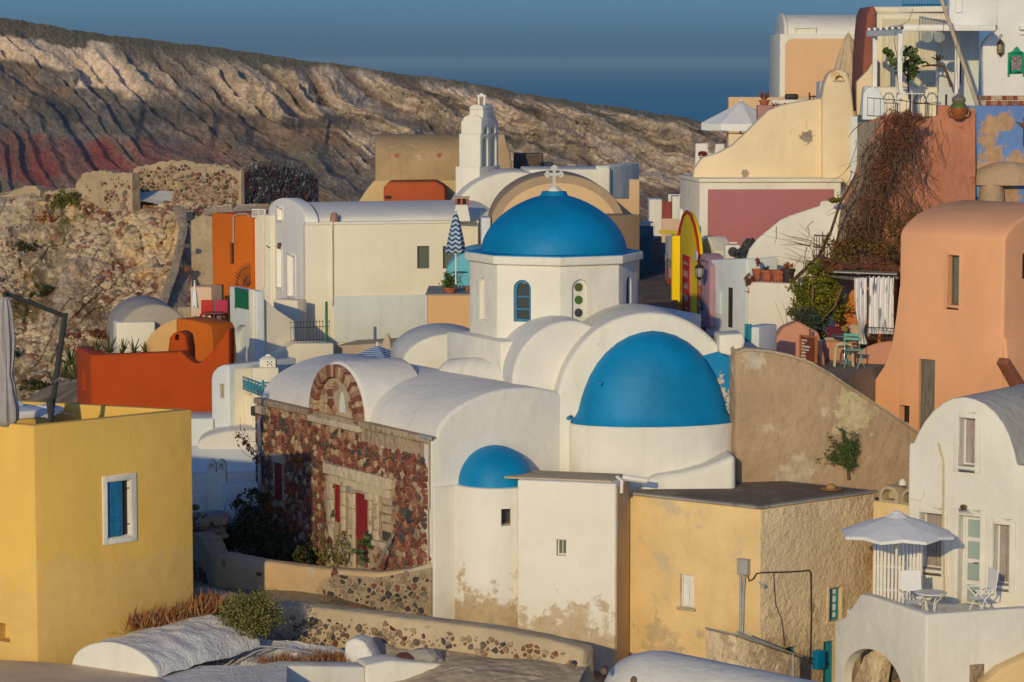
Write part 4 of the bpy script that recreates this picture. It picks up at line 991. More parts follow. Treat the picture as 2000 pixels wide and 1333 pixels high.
fl_ = frang(1370, 800, 64.3, 4); b = B(); pp = fl_.pts((1325, 790), (1345, 722), (1366, 698), (1400, 689), (1424, 680), (1433, 697), (1438, 714), (1438, 832), (1325, 836)); prism(b, fl_, pp[::-1], -.05, -.3); part('blue_flank', b, M['bluepeel'], church)
fl2 = frang(1400, 700, 64.1, 4); b = B(); pp = fl2.pts((1405, 690), (1405, 655), (1452, 652), (1456, 668), (1440, 700)); prism(b, fl2, pp[::-1], 0.0, -.9); part('crumbling_corner', b, M['white2'], church, bevel=.05)
rubble(church, fl2, fl2.pts((1422, 690), (1418, 668), (1438, 664), (1444, 690), (1434, 706), (1424, 706)), .14, .12, M['st_mix'], M['sti_mix'], 46, keep=1, gap=.01, dep=.06, d0=.0)
for x, y, dd in ((1172, 748, 0.5), (1273, 738, .72), (1362, 738, .5)):
    q0 = fA.w(*fA.uv(x, y, dd), dd); b = B(); tube(b, [q0+Vector((0, .3, 0)), q0+Vector((0, -.10, .0))], .045, 7); part('spout', b, M['blue'], church)
b = B(); q = fA.w(*fA.uv(1115, 816, .2), .2); tube(b, [q+Vector((0, .1, 0)), q+Vector((-.06, -.16, 0))], .05, 7); part('spout', b, M['blue'], church)
# low plastered hump at the apse foot
ff = frang(1250, 960, 62.75, 3); b = B(); pp = ff.pts((1255, 990), (1255, 952), (1264, 938), (1285, 930), (1330, 924), (1380, 912), (1438, 888), (1438, 990)); prism(b, ff, pp[::-1], 0, -1.2); part('apse_footing', b, M['white'], church, bevel=.16, seg=5)
# ---- vault between drum and apse
f2 = frang(985, 700, 65.3, 12); b = B(); prism(b, f2, arch(0, f2.uv(1205, 700)[0], -9, f2.uv(1000, 733)[1], f2.uv(1130, 619)[1]+.0, 32, 1.9), .9, -3.2); part('arm_vault', b, M['white3'], church, bevel=.1, seg=4, ang=50)
# base of the drum
zq = P(979, 668, 65.5).z; a_ = hitz(872, 647, zq); b_ = P(979, 668, 65.5); ud = (b_-a_).normalized(); vd = Vector((-ud.y, ud.x, 0)); vd = vd if vd.x > 0 else -vd
b = B(); slab(b, [a_, b_, b_+vd*4.2, a_+vd*4.2], -9.5, zq); part('drum_base', b, M['white'], church, bevel=.05)
fh = Fr(P(840, 690, 67.3), P(985, 720, 65.2)); b = B(); prism(b, fh, [(0, -9.5), (fh.L, -9.5)]+fh.pts((992, 765), (975, 730), (945, 708), (905, 700), (860, 703))+[(0, zq-.75)], 0, -1.6); part('shoulder', b, M['white'], church, bevel=.35, seg=6)
# drum
DC = P(1082, 560, 68); DC = Vector((DC.x, DC.y, 0)); RD = 2.03; zd0 = zq-.4; zd1 = zat(519, 66.1); 
def octo(R, rot=3): return [Vector((DC.x+R*math.sin(RX(rot+45*k)), DC.y-R*math.cos(RX(rot+45*k)), 0)) for k in range(8)]
oc = octo(RD); b = B(); slab(b, oc, zd0, zd1); cut = B(); faces = {}
drum_w = []
for k, (x0, x1, y0, y1) in {7: (1003, 1037, 547, 629), 0: (1117, 1149, 546, 622), 6: (930, 945, 541, 624), 1: (1212, 1230, 541, 622)}.items():
    fo = Fr(oc[k], oc[(k+1) % 8]); faces[k] = fo; r = rect(fo, x0, y0, x1, y1); hw = (r[1]-r[0])/2
    if k in (6, 1): c = fo.L/2; r = (c-.20, c+.20, r[2], r[3]); hw = .20
    prism(cut, fo, arch(r[0], r[1], r[2], r[3]-hw, r[3], 12), .2, -.16 if k != 6 else -.09); drum_w.append((k, fo, r, hw))
part('drum_wall', b, M['white'], church, bevel=.03, cut=cut, ang=30)
b = B(); slab(b, octo(RD+.12), zd1+.002, zd1+.2); part('cornice', b, M['white'], church, bevel=.03, ang=30)
b = B(); slab(b, octo(RD+.06), zd1+.2, zd1+.225); part('cornice_top', b, M['blue'], church, ang=30)
for k, fo, r, hw in drum_w:
    if k == 7:
        w = window(church, fo, r, None, .12, frame=M['bluewood'], fw=.06, bars=(0, 2), pane=M['glass'], arch_h=hw)
    if k == 1: window(church, fo, r, None, .12, frame=M['bluewood'], fw=.05, bars=(0, 2), pane=M['glass'], arch_h=hw)
    if k == 0:
        b = B(); prism(b, fo, arch(r[0], r[1], r[2], r[3]-hw, r[3], 12), -.10, -.155); pn = part('window', b, M['white'], church)
        for q, (cc) in enumerate(((.10, .12, .03), (.07, .16, .02), (.045, .05, .06))):
            zz = r[3]-.19-q*.30; u_ = (r[0]+r[1])/2; b = B(); prism(b, fo, [(u_+.10*math.cos(a*math.pi/9), zz+.10*math.sin(a*math.pi/9)) for a in range(18)], -.07, -.098)
            part('pane', b, glassy('round_glass', cc, .2), pn)
# main dome
zd2 = zd1+.2; Hd = zat(378, 68)-zd2; b = B(); lathe(b, (DC.x, DC.y, zd2), [(1.80, 0), (1.76, .04)]+[(1.745*(1-math.sin(a)**1.85)**.62, .04+(Hd-.04)*math.sin(a)) for a in [math.pi/2*i/26 for i in range(27)]][:-1]+[(0, Hd)], 80); part('main_dome', b, M['blue'], church, ang=60)
b = B(); lathe(b, (DC.x, DC.y, zd2+Hd-.10), [(.36, 0), (.31, .10), (.29, .15), (0, .16)], 24); part('dome_cap', b, M['blue'], church)
b = B(); zc_ = zd2+Hd+.05; lathe(b, (DC.x, DC.y, zc_), [(.16, 0), (.15, .06), (.08, .11), (.035, .14)], 16); part('cross_base', b, M['white'], church)
b = B(); fx = Fr(Vector((DC.x-1, DC.y, 0)), Vector((DC.x+1, DC.y, 0))); zx = zc_+.12; box(b, fx, .965, 1.035, zx, zx+.42, -.03, .03); box(b, fx, .86, .964, zx+.25, zx+.32, -.03, .03); box(b, fx, 1.036, 1.14, zx+.25, zx+.32, -.03, .03)
def disc(bm, fr, u, z, r, d0, d1, n=10): prism(bm, fr, [(u+r*math.cos(2*math.pi*i/n), z+r*math.sin(2*math.pi*i/n)) for i in range(n)], d0, d1)
for cx, cz, s in ((1.0, zx+.44, (0, 1)), (.84, zx+.285, (-1, 0)), (1.16, zx+.285, (1, 0))):
    disc(b, fx, cx+s[0]*.035, cz+s[1]*.035, .04, -.028, .028); disc(b, fx, cx+s[1]*.045, cz+s[0]*.045, .038, -.026, .026); disc(b, fx, cx-s[1]*.045, cz-s[0]*.045, .038, -.024, .024)
part('cross', b, plaster('grey_marble', (.56, .55, .50), .1), church, smooth=False)
# vault behind on the left of the drum
f3 = frang(785, 700, 71, 8); b = B(); prism(b, f3, arch(0, f3.uv(985, 700)[0], -9.5, f3.uv(800, 715)[1], f3.uv(880, 652)[1], 28), 0, -3); part('rear_vault', b, M['white'], church, bevel=.08, ang=50)
# ================================================================== CREAM BUILDING with flat roof
M['cream'] = plaster('ochre_cream_plaster', (.78, .56, .27), .13, dirt=(.60, .48, .31), damt=.18, dscale=.8, streak=.14, bump=.5, low=(-14.4, -11.2, (.52, .40, .27), .7), off=41)
M['cream_rough'] = plaster('rough_tan_render', (.76, .59, .38), .16, dirt=(.58, .38, .20), damt=.22, dscale=.8, streak=.30, bump=.7, bscale=15, low=(-14.4, -10.8, (.38, .26, .17), .6), off=43)
cB = P(1485, 990, 60.3); zC = cB.z; cA = hitz(1214, 960, zC); cC = hitz(1712, 958, zC); cD = cA+cC-cB
cb_ = thing('cream_building', 'flat roofed ochre building with stained walls in front of the church', 'house', (cB.x, cB.y, -14.5)); CL = Fr(cA, cB); CR = Fr(cB, cC)
cut = B(); r = rect(CL, 1328, 1123, 1356, 1187)
window(cb_, CL, r, cut, depth=.13, frame=M['palewood'], fw=.03, shutter=M['whitepaint'], panels=2, sill=M['mortar_light'])
r = rect(CR, 1619, 1148, 1644, 1213); window(cb_, CR, r, cut, depth=.16, frame=M['tealwood'], fw=.05, pane=M['cushion'], bars=(1, 3), casing=M['cream_rough'], cw=.07)
r = rect(CR, 1608, 1252, 1632, 1340); door(cb_, CR, r, cut, .16, M['tealwood'], panels=(2, 2))
r = rect(CR, 1535, 1263, 1560, 1282); window(cb_, CR, r, cut, depth=.2, frame=M['tealwood'], fw=.04, pane=M['dark'], bars=(1, 0))
w = part('wall', slab(B(), [cA, cB, cC, cD], -15.5, zC-.06), M['cream'], cb_, bevel=.05, cut=cut, seg=3)
bymat(w, [M['cream_rough']], lambda n, c: 1 if n.x > .3 and n.z < .5 else 0)
b = B(); slab(b, [Vector(q) for q in inset([cA, cB, cC, cD], -.03)], zC-.056, zC); part('roof_edge', b, M['concrete'], cb_, bevel=.015, seg=1)
M['roofdirt'] = plaster('dirty_roof', (.20, .155, .115), .25, dirt=(.33, .26, .19), damt=.15, dscale=1.5, streak=0, bump=1.0, bscale=6, off=51)
b = B(); slab(b, [Vector(q) for q in inset([cA, cB, cC, cD], .12)], zC-.01, zC+.006); part('roof', b, M['roofdirt'], cb_)
t = thing('meter_box', 'grey electricity box at the top of two pipes on the ochre corner', 'electric box', CL.w(*CL.uv(1455, 1120)))
r = rect(CL, 1446, 1093, 1466, 1122); b = B(); box(b, CL, r[0], r[1], r[2], r[3], .0, .14); part('box', b, M['greyplastic'], t, bevel=.012)
b = B(); box(b, CL, r[0]-.01, r[1]+.01, r[3], r[3]+.02, 0, .16); part('lid', b, M['greyplastic'], t, bevel=.005)
def clp(x, y, d=.05): return CL.w(*CL.uv(x, y), d)
for pts in ([(1450, 1124), (1450, 1200), (1447, 1330)], [(1458, 1124), (1455, 1160), (1453, 1250), (1462, 1262)]):
    b = B(); tube(b, [clp(*q, .07) for q in pts], .028, 7); part('pipe', b, M['pipe'], t)
def crp(x, y, d=.04): return CR.w(*CR.uv(x, y), d)
b = B(); tube(b, [clp(1462, 1122), clp(1466, 1135), clp(1474, 1130), clp(1480, 1120), crp(1490, 1118), crp(1540, 1117), crp(1578, 1114), crp(1581, 1118), crp(1582, 1200), crp(1580, 1290), crp(1586, 1300), crp(1590, 1290)], .016, 6)
solo('black_cable', 'black cable running over the rough wall to the blue box', 'cable', b, M['cable'])
b = B(); tube(b, [crp(1508, 1120), crp(1512, 1180), crp(1524, 1210), crp(1530, 1262)], .008, 5); solo('thin_cable', 'thin grey cable hanging down the rough tan wall', 'cable', b, M['rust'])
b = B(); r = rect(CR, 1586, 1275, 1602, 1305); box(b, CR, r[0], r[1], r[2], r[3], 0, .16); prism(b, CR, [(r[0]-.01, r[3]+.002), (r[1]+.01, r[3]+.002), (r[1]-.02, r[3]+.06), (r[0]+.02, r[3]+.06)], 0, .17)
solo('blue_box', 'small bright blue box on the wall beside the teal door', 'meter box', b, M['blue'], bevel=.01)
b = B(); q = crp(1484, 1142, .1); lathe(b, q-Vector((0, 0, .06)), [(0, 0), (.05, .01), (.06, .05), (.04, .08)], 10); tube(b, [q, crp(1481, 1137, .0)], .02, 6); solo('security_camera', 'small white dome camera on the ochre building corner', 'camera', b, M['greyplastic'])
# lean-to buttress
bt = thing('buttress', 'sloping buttress with a small arched hole at the ochre wall foot', 'buttress', CR.w(.2, -15)); f4 = CR.off(.9)
cut = B(); a = f4.uv(1490, 1333); prism(cut, f4, arch(a[0]-.1, a[0]+.28, -15, a[1]-.05, a[1]+.16, 10), .3, -.3)
pp = f4.pts((1452, 1250), (1565, 1285)); b = B(); prism(b, f4, [(pp[0][0]-.25, -16), (pp[1][0], -16), (pp[1][0], pp[1][1]), (pp[0][0]-.25, pp[0][1]+.12)], 0, -.9); part('wall', b, M['cream_rough'], bt, bevel=.05, cut=cut)
b = B(); prism(b, f4, [(pp[0][0]-.25, pp[0][1]+.12), (pp[1][0]+.02, pp[1][1]+.004), (pp[1][0]+.02, pp[1][1]+.05), (pp[0][0]-.25, pp[0][1]+.17)], .03, -.9); part('coping', b, M['concrete'], bt, bevel=.01)
b = B(); tube(b, [f4.w(pp[0][0]-.2, pp[0][1]+.2, .0), f4.w(pp[1][0]-.25, pp[1][1]+.12, .0), f4.w(pp[1][0]-.22, -15, .05)], .022, 6); part('pipe', b, M['pipe'], bt)
# straw hat on the roof
q = hitz(1623, 957, zC+.02); t = thing('straw_hat', 'round woven straw hat lying on the flat dirty roof', 'hat', q); b = B()
lathe(b, q, [(.01, .012), (.24, .012), (.25, .03), (.14, .025), (.11, .04), (.10, .10), (.07, .13), (0, .135)], 24); part('brim', b, paint('straw', (.40, .21, .07), .9, bump=.5, scale=30), t)
# shrub growing out of the wall
q = hitz(1657, 938, zC); t = thing('wall_shrub', 'dark green shrub on a bare stem against the tan wall', 'shrub', q); rng = random.Random(3)
b = B(); tube(b, [q+Vector((.02, .1, 0)), q+Vector((.0, .1, .2)), q+Vector((-.03, .05, .38))], .035, 6, .02); tw = []
for k in range(26):
    a = rng.uniform(-1.45, .5); l = rng.uniform(.45, .8)*(1.0 if a < .2 else .72); p0 = q+Vector((rng.uniform(-.05, .08), .05, rng.uniform(.22, .6))); pts = [p0]
    for s in range(1, 5): pts.append(p0+Vector((math.sin(a)*l*s/4, rng.uniform(-.12, .05), abs(math.cos(a))*l*s/4*.9-(.04*s*s/4)*abs(a)+.0)))
    tube(b, pts, .01, 3, .004, cap=False); tw.append(pts)
part('stem', b, M['twig'], t); b = B(); cloud(b, q+Vector((.02, .05, .62)), (.24, .2, .40), 1500, .07, rng, thin=.16, shell=.15); cloud(b, q+Vector((-.12, .05, .72)), (.26, .2, .22), 600, .07, rng, thin=.16, shell=.15)
for pts in tw:
    for p in pts[1:]:
        for _ in range(26): leafquad(b, p+Vector((rng.gauss(0, .03), rng.gauss(0, .03), rng.gauss(0, .03))), .05, rng, thin=.2)
part('foliage', b, M['lf_green'], t, smooth=False, fix=False)
# ================================================================== TAN WALL behind the roof
M['tanwall'] = plaster('tan_render', (.48, .33, .205), .18, dirt=(.60, .49, .34), damt=.12, dscale=.8, streak=.25, bump=.9, bscale=5, off=61, patches=((tuple(P(1665, 810, 64.3)), .5, (.62, .50, .29)), (tuple(P(1470, 700, 63.9)), .3, (.60, .50, .36)), (tuple(P(1560, 930, 64.1)), .5, (.56, .45, .31))))
FW = Fr(P(1437, 800, 63.75), P(1800, 850, 64.8)); pp = FW.pts((1438, 1000), (1437, 690), (1460, 684), (1500, 687), (1545, 696), (1585, 710), (1625, 733), (1660, 757), (1700, 783), (1750, 815), (1800, 850), (1800, 1020))
b = B(); prism(b, FW, pp[::-1], 0, -.55); t = thing('tan_wall', 'tall tan wall with sloping top to the right of the blue apse', 'wall', FW.w(2, -10)); part('wall', b, M['tanwall'], t, bevel=.08, seg=3)
b = B(); n = len(pp)
ct = pp[1:-1]
for i in range(len(ct)-1):
    (u0, z0), (u1, z1) = ct[i], ct[i+1]; ext(b, [FW.w(u0, z0-.02, .015), FW.w(u1, z1-.02, .015), FW.w(u1, z1+.035, -.02), FW.w(u0, z0+.035, -.02)], [FW.w(u0, z0-.02, -.56), FW.w(u1, z1-.02, -.56), FW.w(u1, z1+.035, -.54), FW.w(u0, z0+.035, -.54)])
part('coping', b, M['mortar_light'], t)
# ================================================================== WHITE HOUSE ON THE RIGHT
FH = frang(1775, 900, 60.0, -36); wh = thing('white_vaulted_house', 'white vaulted house with taupe shutters and balcony at the right edge', 'house', FH.w(1, -14))
out = FH.pts((1775, 1300), (1775, 866), (1784, 866), (1793, 845), (1805, 824), (1822, 803), (1842, 787), (1862, 778), (1882, 776), (1902, 780), (1922, 789), (1942, 805), (1958, 826), (1970, 850), (1980, 880), (1986, 908)); zz = out[-1][1]
out = out+[(out[-1][0]+2.5, zz-.15), (out[-1][0]+2.5, -15)]; out[0] = (0, -15)
cut = B(); KW = dict(frame=M['palewood'], casing=M['white'], cd=.03)
for r, pn in ((rect(FH, 1874, 817, 1905, 911), 1), (rect(FH, 1797, 1003, 1840, 1112), 1), (rect(FH, 1940, 1025, 1972, 1143), 1)):
    window(wh, FH, r, cut, depth=.28, fw=.035, shutter=M['tauwood'], panels=2, cw=.13, sill=M['white'], **KW)
r = rect(FH, 1872, 1008, 1914, 1184); dd = door(wh, FH, r, cut, .24, M['palewood'], panels=(1, 4), casing=M['white'], cw=.14, glass=glassy('pale_glass', (.32, .40, .38), .2))
w = part('wall', prism(B(), FH, out[::-1], 0, -7), M['white'], wh, bevel=.04, cut=cut, ang=40)
M['oldroof'] = plaster('lichen_roof', (.50, .46, .40), .15, dirt=(.25, .20, .12), damt=.1, dscale=3, streak=0, bump=.7, off=71)
nF = Vector(FH.n); bymat(w, [M['oldroof']], lambda n, c: 1 if n.z > .12 and n.dot(nF) < .7 else 0)
b = B(); q = FH.w(*FH.uv(1884, 990), .05); lathe(b, q-Vector((0, 0, .06)), [(0, 0), (.06, .02), (.085, .06), (.06, .10), (0, .12)], 12); part('door_lamp', b, paint('brass', (.30, .20, .07), .3, .8), wh)
b = B(); tube(b, [FH.w(*FH.uv(x, y), .05) for x, y in ((1833, 866), (1836, 868), (1838, 880), (1844, 900), (1844, 1000), (1846, 1172))], .022, 6); part('drain_pipe', b, paint('cream_pipe', (.60, .48, .28), .6), wh)
b = B(); tube(b, [FH.w(*FH.uv(x, y), .02) for x, y in ((1777, 973), (1800, 978), (1806, 965), (1804, 955))], .012, 5); part('wire', b, M['palewood'], wh)
# balcony
zB = P(1810, 1201, 56).z; KB = P(1810, 1201, 56); BL = Fr(hitz(1632, 1208, zB-.28), KB); 
BL = Fr(P(1630, 1200, 58.6), KB); BR = Fr(KB, P(2060, 1188, 56.9))
bl = thing('balcony', 'white walled balcony over an arch in front of the vaulted house', 'balcony', (KB.x, KB.y, -15))
out = BL.pts((1630, 1213), (1650, 1206), (1663, 1187), (1680, 1161), (1700, 1165)); out = [(0, -15)]+[(max(0, u), z) for u, z in out]+[(BL.L, zB), (BL.L, -15)]
cut = B(); a0 = BL.uv(1645, 1300)[0]; a1 = BL.uv(1765, 1300)[0]; prism(cut, BL, arch(a0, a1, -15.5, BL.uv(1700, 1345)[1], BL.uv(1690, 1265)[1], 20), .3, -.9)
part('front_wall', prism(B(), BL, out[::-1], 0, -.25), M['white'], bl, bevel=.04, cut=cut)
b = B(); box(b, BR, -.0, BR.L, -15, zB, -.25, -.001); part('side_wall', b, M['white'], bl, bevel=.04)
fl_z = -11.42
b = B(); slab(b, [BL.w(.1, 0, -.25), BL.w(BL.L-.25, 0, -.3), BR.w(BR.L, 0, -.3), FH.w(5, 0, 0), FH.w(0, 0, 0)], fl_z-.3, fl_z); part('floor', b, M['white3'], bl)
f5 = BL.off(-.95); b = B(); box(b, f5, -.3, BL.L+.3, -15.5, -12.1, -.3, 0); part('arch_back', b, M['mortar'], bl)
rubble(bl, f5, [(a0-.4, -14), (a1+.3, -14), (a1+.3, -12.3), (a0-.4, -12.3)], .5, .32, M['st_mix'], M['sti_mix'], 51, dep=.1)
b = B(); prism(b, BL, BL.pts((1640, 1345), (1668, 1345), (1690, 1345), (1702, 1272), (1690, 1268), (1665, 1285)), -.3, -.6); part('arch_infill', b, M['cream_rough'], bl, bevel=.02)
b = B(); prism(b, BR, BR.pts((1890, 1345), (2050, 1345), (2050, 1255), (2000, 1272), (1940, 1300), (1890, 1345))[:-1], .35, .02); part('stair_wall', b, M['cream'], bl, bevel=.03)
# cream strip wall with double chimney left of the house
fs = Fr(P(1700, 1000, 62.0), P(1778, 1000, 61.2)); t = thing('chimney_wall', 'ochre wall topped with an arched double chimney beside the house', 'wall', fs.w(.3, -14))
zz = fs.uv(1740, 983)[1]; b = B(); box(b, fs, .05, fs.L+.1, -15, zz, -.7, 0); part('wall', b, M['cream'], t, bevel=.05)
for k, (x0, x1) in enumerate(((1714, 1752), (1756, 1790))):
    u0 = fs.uv(x0, 965)[0]; u1 = fs.uv(x1, 965)[0]; z1 = fs.uv(1740, 950)[1]; cut = B(); prism(cut, fs, arch(u0+.09, u1-.09, zz+.05, zz+.12, z1-.08, 10), .2, -.3)
    b = B(); prism(b, fs, arch(u0, u1, zz-.02, zz+.1, z1, 16), -.03, -.5); part('chimney_arch', b, M['mortar_light'], t, bevel=.03, cut=cut)
b = B(); q = fs.w(*fs.uv(1749, 950), -.25); lathe(b, q, [(.09, 0), (.09, .06), (.05, .13), (0, .15)], 12); part('chimney_cap', b, M['white'], t)
# white parasol
t = thing('white_parasol', 'open white parasol standing on the balcony of the vaulted house', 'parasol', P(1754, 1190, 57.8)); ap = P(1752, 1004, 57.8); b = B(); rim = []
for k in range(8):
    a = RX(22+45*k); rim.append(ap+Vector((1.2*math.cos(a), 1.2*math.sin(a), -.40)))
ctr = b.verts.new(ap); mids = []; rv = []
for k in range(8): mids.append(b.verts.new(ap.lerp(rim[k], .5)+Vector((0, 0, .035)))); rv.append(b.verts.new(rim[k]))
for k in range(8):
    k2 = (k+1) % 8; m_ = b.verts.new((rim[k]+rim[k2])/2*.985+ap*.015+Vector((0, 0, .045))); b.faces.new((ctr, mids[k], mids[k2])); b.faces.new((mids[k], rv[k], m_)); b.faces.new((mids[k], m_, mids[k2])); b.faces.new((mids[k2], m_, rv[k2]))
    lo = b.verts.new(m_.co+Vector((0, 0, -.07))); l1 = b.verts.new(rv[k].co+Vector((0, 0, -.06))); l2 = b.verts.new(rv[k2].co+Vector((0, 0, -.06))); b.faces.new((rv[k], l1, lo, m_)); b.faces.new((m_, lo, l2, rv[k2]))
part('canopy', b, M['cushion'], t, smooth=False, fix=True)
b = B(); c2 = ap+Vector((0, 0, -.03)); lathe(b, c2, [(.26, -.03), (.12, .05), (.10, .07), (.03, .10), (.0, .11)], 8); part('vent', b, M['cushion'], t, smooth=False)
b = B(); tube(b, [ap+Vector((0, 0, .02)), Vector((ap.x, ap.y, fl_z))], .028, 8); part('pole', b, M['whitepaint'], t); b = B(); lathe(b, (ap.x, ap.y, fl_z), [(.2, 0), (.2, .05), (.05, .08), (.04, .3)], 16); part('foot', b, M['whitepaint'], t)
for k in range(8): b = B(); tube(b, [rim[k]+Vector((0, 0, -.02)), ap+Vector((0, 0, -.05))], .01, 4); part('rib', b, M['whitepaint'], t)
# white lattice screen
fs2 = Fr(P(1712, 1100, 59.6), P(1797, 1100, 59.2)); t = thing('white_screen', 'tall white slatted screen behind the white parasol', 'screen', fs2.w(.4, fl_z)); zt = fs2.uv(1750, 1048)[1]
for k in range(12): b = B(); u = fs2.L*(k+.5)/12; box(b, fs2, u-.026, u+.026, fl_z, zt, 0, .03); part('slat', b, M['whitepaint'], t, smooth=False)
for z in (fl_z+.25, fl_z+.75, zt-.05): b = B(); box(b, fs2, 0, fs2.L, z-.02, z+.02, -.025, -.002); part('rail', b, M['whitepaint'], t, smooth=False)
b = B(); box(b, fs2, -.05, 0, fl_z, zt+.05, -.05, .05); part('post', b, M['whitepaint'], t, smooth=False); b = B(); box(b, fs2, fs2.L, fs2.L+.05, fl_z, zt+.05, -.05, .05); part('post', b, M['whitepaint'], t, smooth=False)
def dchair(label, at, rz, mat=None, back=.42, group=None):
    t = thing('garden_chair', label, 'chair', at, group); mat = mat or M['whitepaint']; R = Matrix.Rotation(rz, 4, 'Z'); A = Vector(at)
    def w(x, y, z): return A+R@Vector((x, y, z))
    for sx in (-.22, .22):
        b = B(); tube(b, [w(sx, -.22, 0), w(sx*1.05, .0, .44), w(sx*1.05, .18, .62)], .014, 6); part('leg', b, mat, t); b = B(); tube(b, [w(sx, .24, 0), w(sx, -.02, .44), w(sx, -.2, .62)], .014, 6); part('leg', b, mat, t)
        b = B(); tube(b, [w(sx*1.1, -.24, .63), w(sx*1.1, .22, .63)], .016, 6); part('armrest', b, mat, t)
    b = B(); gridsurf(b, [[w(-.22+.44*i/4, -.2+.4*j/4, .43-.02*math.sin(math.pi*i/4)) for j in range(5)] for i in range(5)]); part('seat', b, M['cushion'], t)
    b = B(); wv = [[w(-.22+.44*i/4, .22+.05*j/3, .6+back*j/3) for j in range(4)] for i in range(5)]; gridsurf(b, wv); part('backrest', b, M['cushion'], t)
    for sx in (-.22, .22): b = B(); tube(b, [w(sx, .2, .44), w(sx, .28, .6+back)], .013, 6); part('back_post', b, mat, t)
    return t
dchair('white garden chair left of the round table on the balcony', hitz(1784, 1215, fl_z), RX(10), group='chairs on the balcony')
dchair('white garden chair right of the round table below the door', hitz(1915, 1208, fl_z), RX(-75), group='chairs on the balcony')
q = hitz(1817, 1222, fl_z); t = thing('round_table', 'small round white metal table with curled legs on the balcony', 'table', q); b = B(); lathe(b, q+Vector((0, 0, .66)), [(.32, 0), (.33, .015), (.32, .03), (0, .03)], 28); part('table_top', b, M['whitepaint'], t)
for k in range(4):
    a = RX(45+90*k); b = B(); tube(b, [q+Vector((math.cos(a)*r, math.sin(a)*r, z)) for r, z in ((.28, 0), (.22, .15), (.10, .32), (.14, .5), (.24, .58), (.26, .64))], .012, 6); part('leg', b, M['whitepaint'], t)
# ================================================================== PEACH HOUSE
M['peach'] = plaster('peach_plaster', (.82, .41, .215), .07, streak=.06, bump=.25, off=81)
M['peach_side'] = M['peach']
FP = frang(1757, 460, 69, -45); LP = FP.uv(1962, 476)[0]; zE = P(1757, 461, 69).z; zK = zE+.78
ph_ = thing('peach_house', 'peach plaster house with rounded roof and grey wooden door', 'house', FP.w(1, -9)); SPc = FP.side(LP, 0, 5.0, True)
cut = B(); r = rect(FP, 1851, 499, 1873, 597); M['peach_rev'] = M['peach']
window(ph_, FP, r, cut, depth=.22, frame=M['brownwood'], fw=.03, pane=M['greenglass'], casing=M['peach'], cw=.10, cd=.012)
r = rect(FP, 1794, 702, 1825, 900); r = (r[0], r[1], r[2], rect(FP, 1794, 702, 1825, 760)[3]); door(ph_, FP, r, cut, .12, M['greywood'], panels=(1, 2), frame=M['greywood'], handle=False)
r = rect(FP, 1751, 792, 1776, 826); window(ph_, FP, r, cut, depth=.25, frame=M['iron'], fw=.02, pane=M['dark'], bars=(3, 2))
b = B(); prism(b, SPc, [(0, -11), (5.0, -11)]+[(2.5+2.5*math.cos(math.pi*i/30), zE+(zK-zE)*math.sin(math.pi*i/30)**1.15) for i in range(31)], 0, -LP); w = part('wall', b, M['peach'], ph_, bevel=.07, cut=cut, seg=4, ang=35)
fo = FP.pts((1757, 560), (1750, 620), (1742, 672), (1728, 714), (1706, 747), (1680, 757), (1672, 775), (1665, 1000)); b = B(); prism(b, FP, [(0.05, -11), (.05, fo[0][1])]+fo[:-1]+[(fo[-2][0]-.1, -11)], -.004, -2.5); part('buttress', b, M['peach'], ph_, bevel=.1, seg=3)
b = B(); fo = FP.pts((1963, 660), (1968, 715), (1985, 765), (2010, 800)); prism(b, FP, [(LP-.1, -11), (LP-.1, fo[0][1])]+fo+[(fo[-1][0], -11)], -.01, -1.6); part('buttress', b, M['peach'], ph_, bevel=.05, seg=3)
b = B(); q = SPc.uv(1999, 520); box(b, SPc, q[0]-.05, q[0]+.4, q[1]-.3, q[1]+.3, 0, .01); part('side_window', b, M['dark'], ph_)
# worn red stair edge and pipe at the right border
b = B(); f6 = SPc.off(.5); pp = f6.pts((1966, 712), (1972, 700), (2010, 760), (2010, 790)); prism(b, f6, pp[::-1], 0, -.3); solo('stair_edge', 'flaking red stair edge at the right border beside the peach house', 'stair', b, plaster('red_flake', (.34, .12, .07), .2, dirt=(.55, .42, .3), damt=.1, dscale=4), bevel=.02)
# ================================================================== CAFE TERRACE between tan wall and peach house
YC = 70.0; zF = zat(712, YC)
M['paving'] = plaster('grey_paving', (.25, .215, .18), .2, dirt=(.36, .31, .25), damt=.1, dscale=1.5, streak=0, bump=.6)
b = slab(B(), [P(1500, 700, 66.2), P(1640, 700, 66.2), P(1690, 700, 69.2), P(1742, 700, 69.9), P(1760, 700, 74), P(1500, 700, 74)], zF-1.5, zF-.0); solo('cafe_terrace', None, None, b, M['paving'], kind='structure')
M['pinkish'] = plaster('pink_orange_plaster', (.55, .26, .17), .12, dirt=(.60, .38, .26), damt=.1, dscale=1.2, streak=.1, bump=.5, off=91)
M['orange_in'] = plaster('bright_orange_plaster', (.62, .20, .05), .15, dirt=(.56, .28, .15), damt=.25, dscale=1.2, streak=.1, bump=.5, off=93)
f = frang(1500, 690, 69.5, 6); b = B(); pp = f.pts((1505, 760), (1512, 668), (1530, 640), (1560, 628), (1600, 650), (1612, 700), (1612, 760)); prism(b, f, pp[::-1], 0, -.5); solo('pink_bench_wall', 'rounded pink plaster wall left of the cafe board', 'wall', b, M['pinkish'], bevel=.08)
f = Fr(P(1605, 700, 70.8), P(1745, 700, 70.2)); t = thing('pink_bench', 'built in pink plaster bench with cushions on the cafe terrace', 'bench', f.w(1, zF)); zs = f.uv(1650, 668)[1]
b = B(); box(b, f, 0, f.uv(1673, 700)[0], zF, zs, -.8, 0); part('seat', b, M['pinkish'], t, bevel=.06)
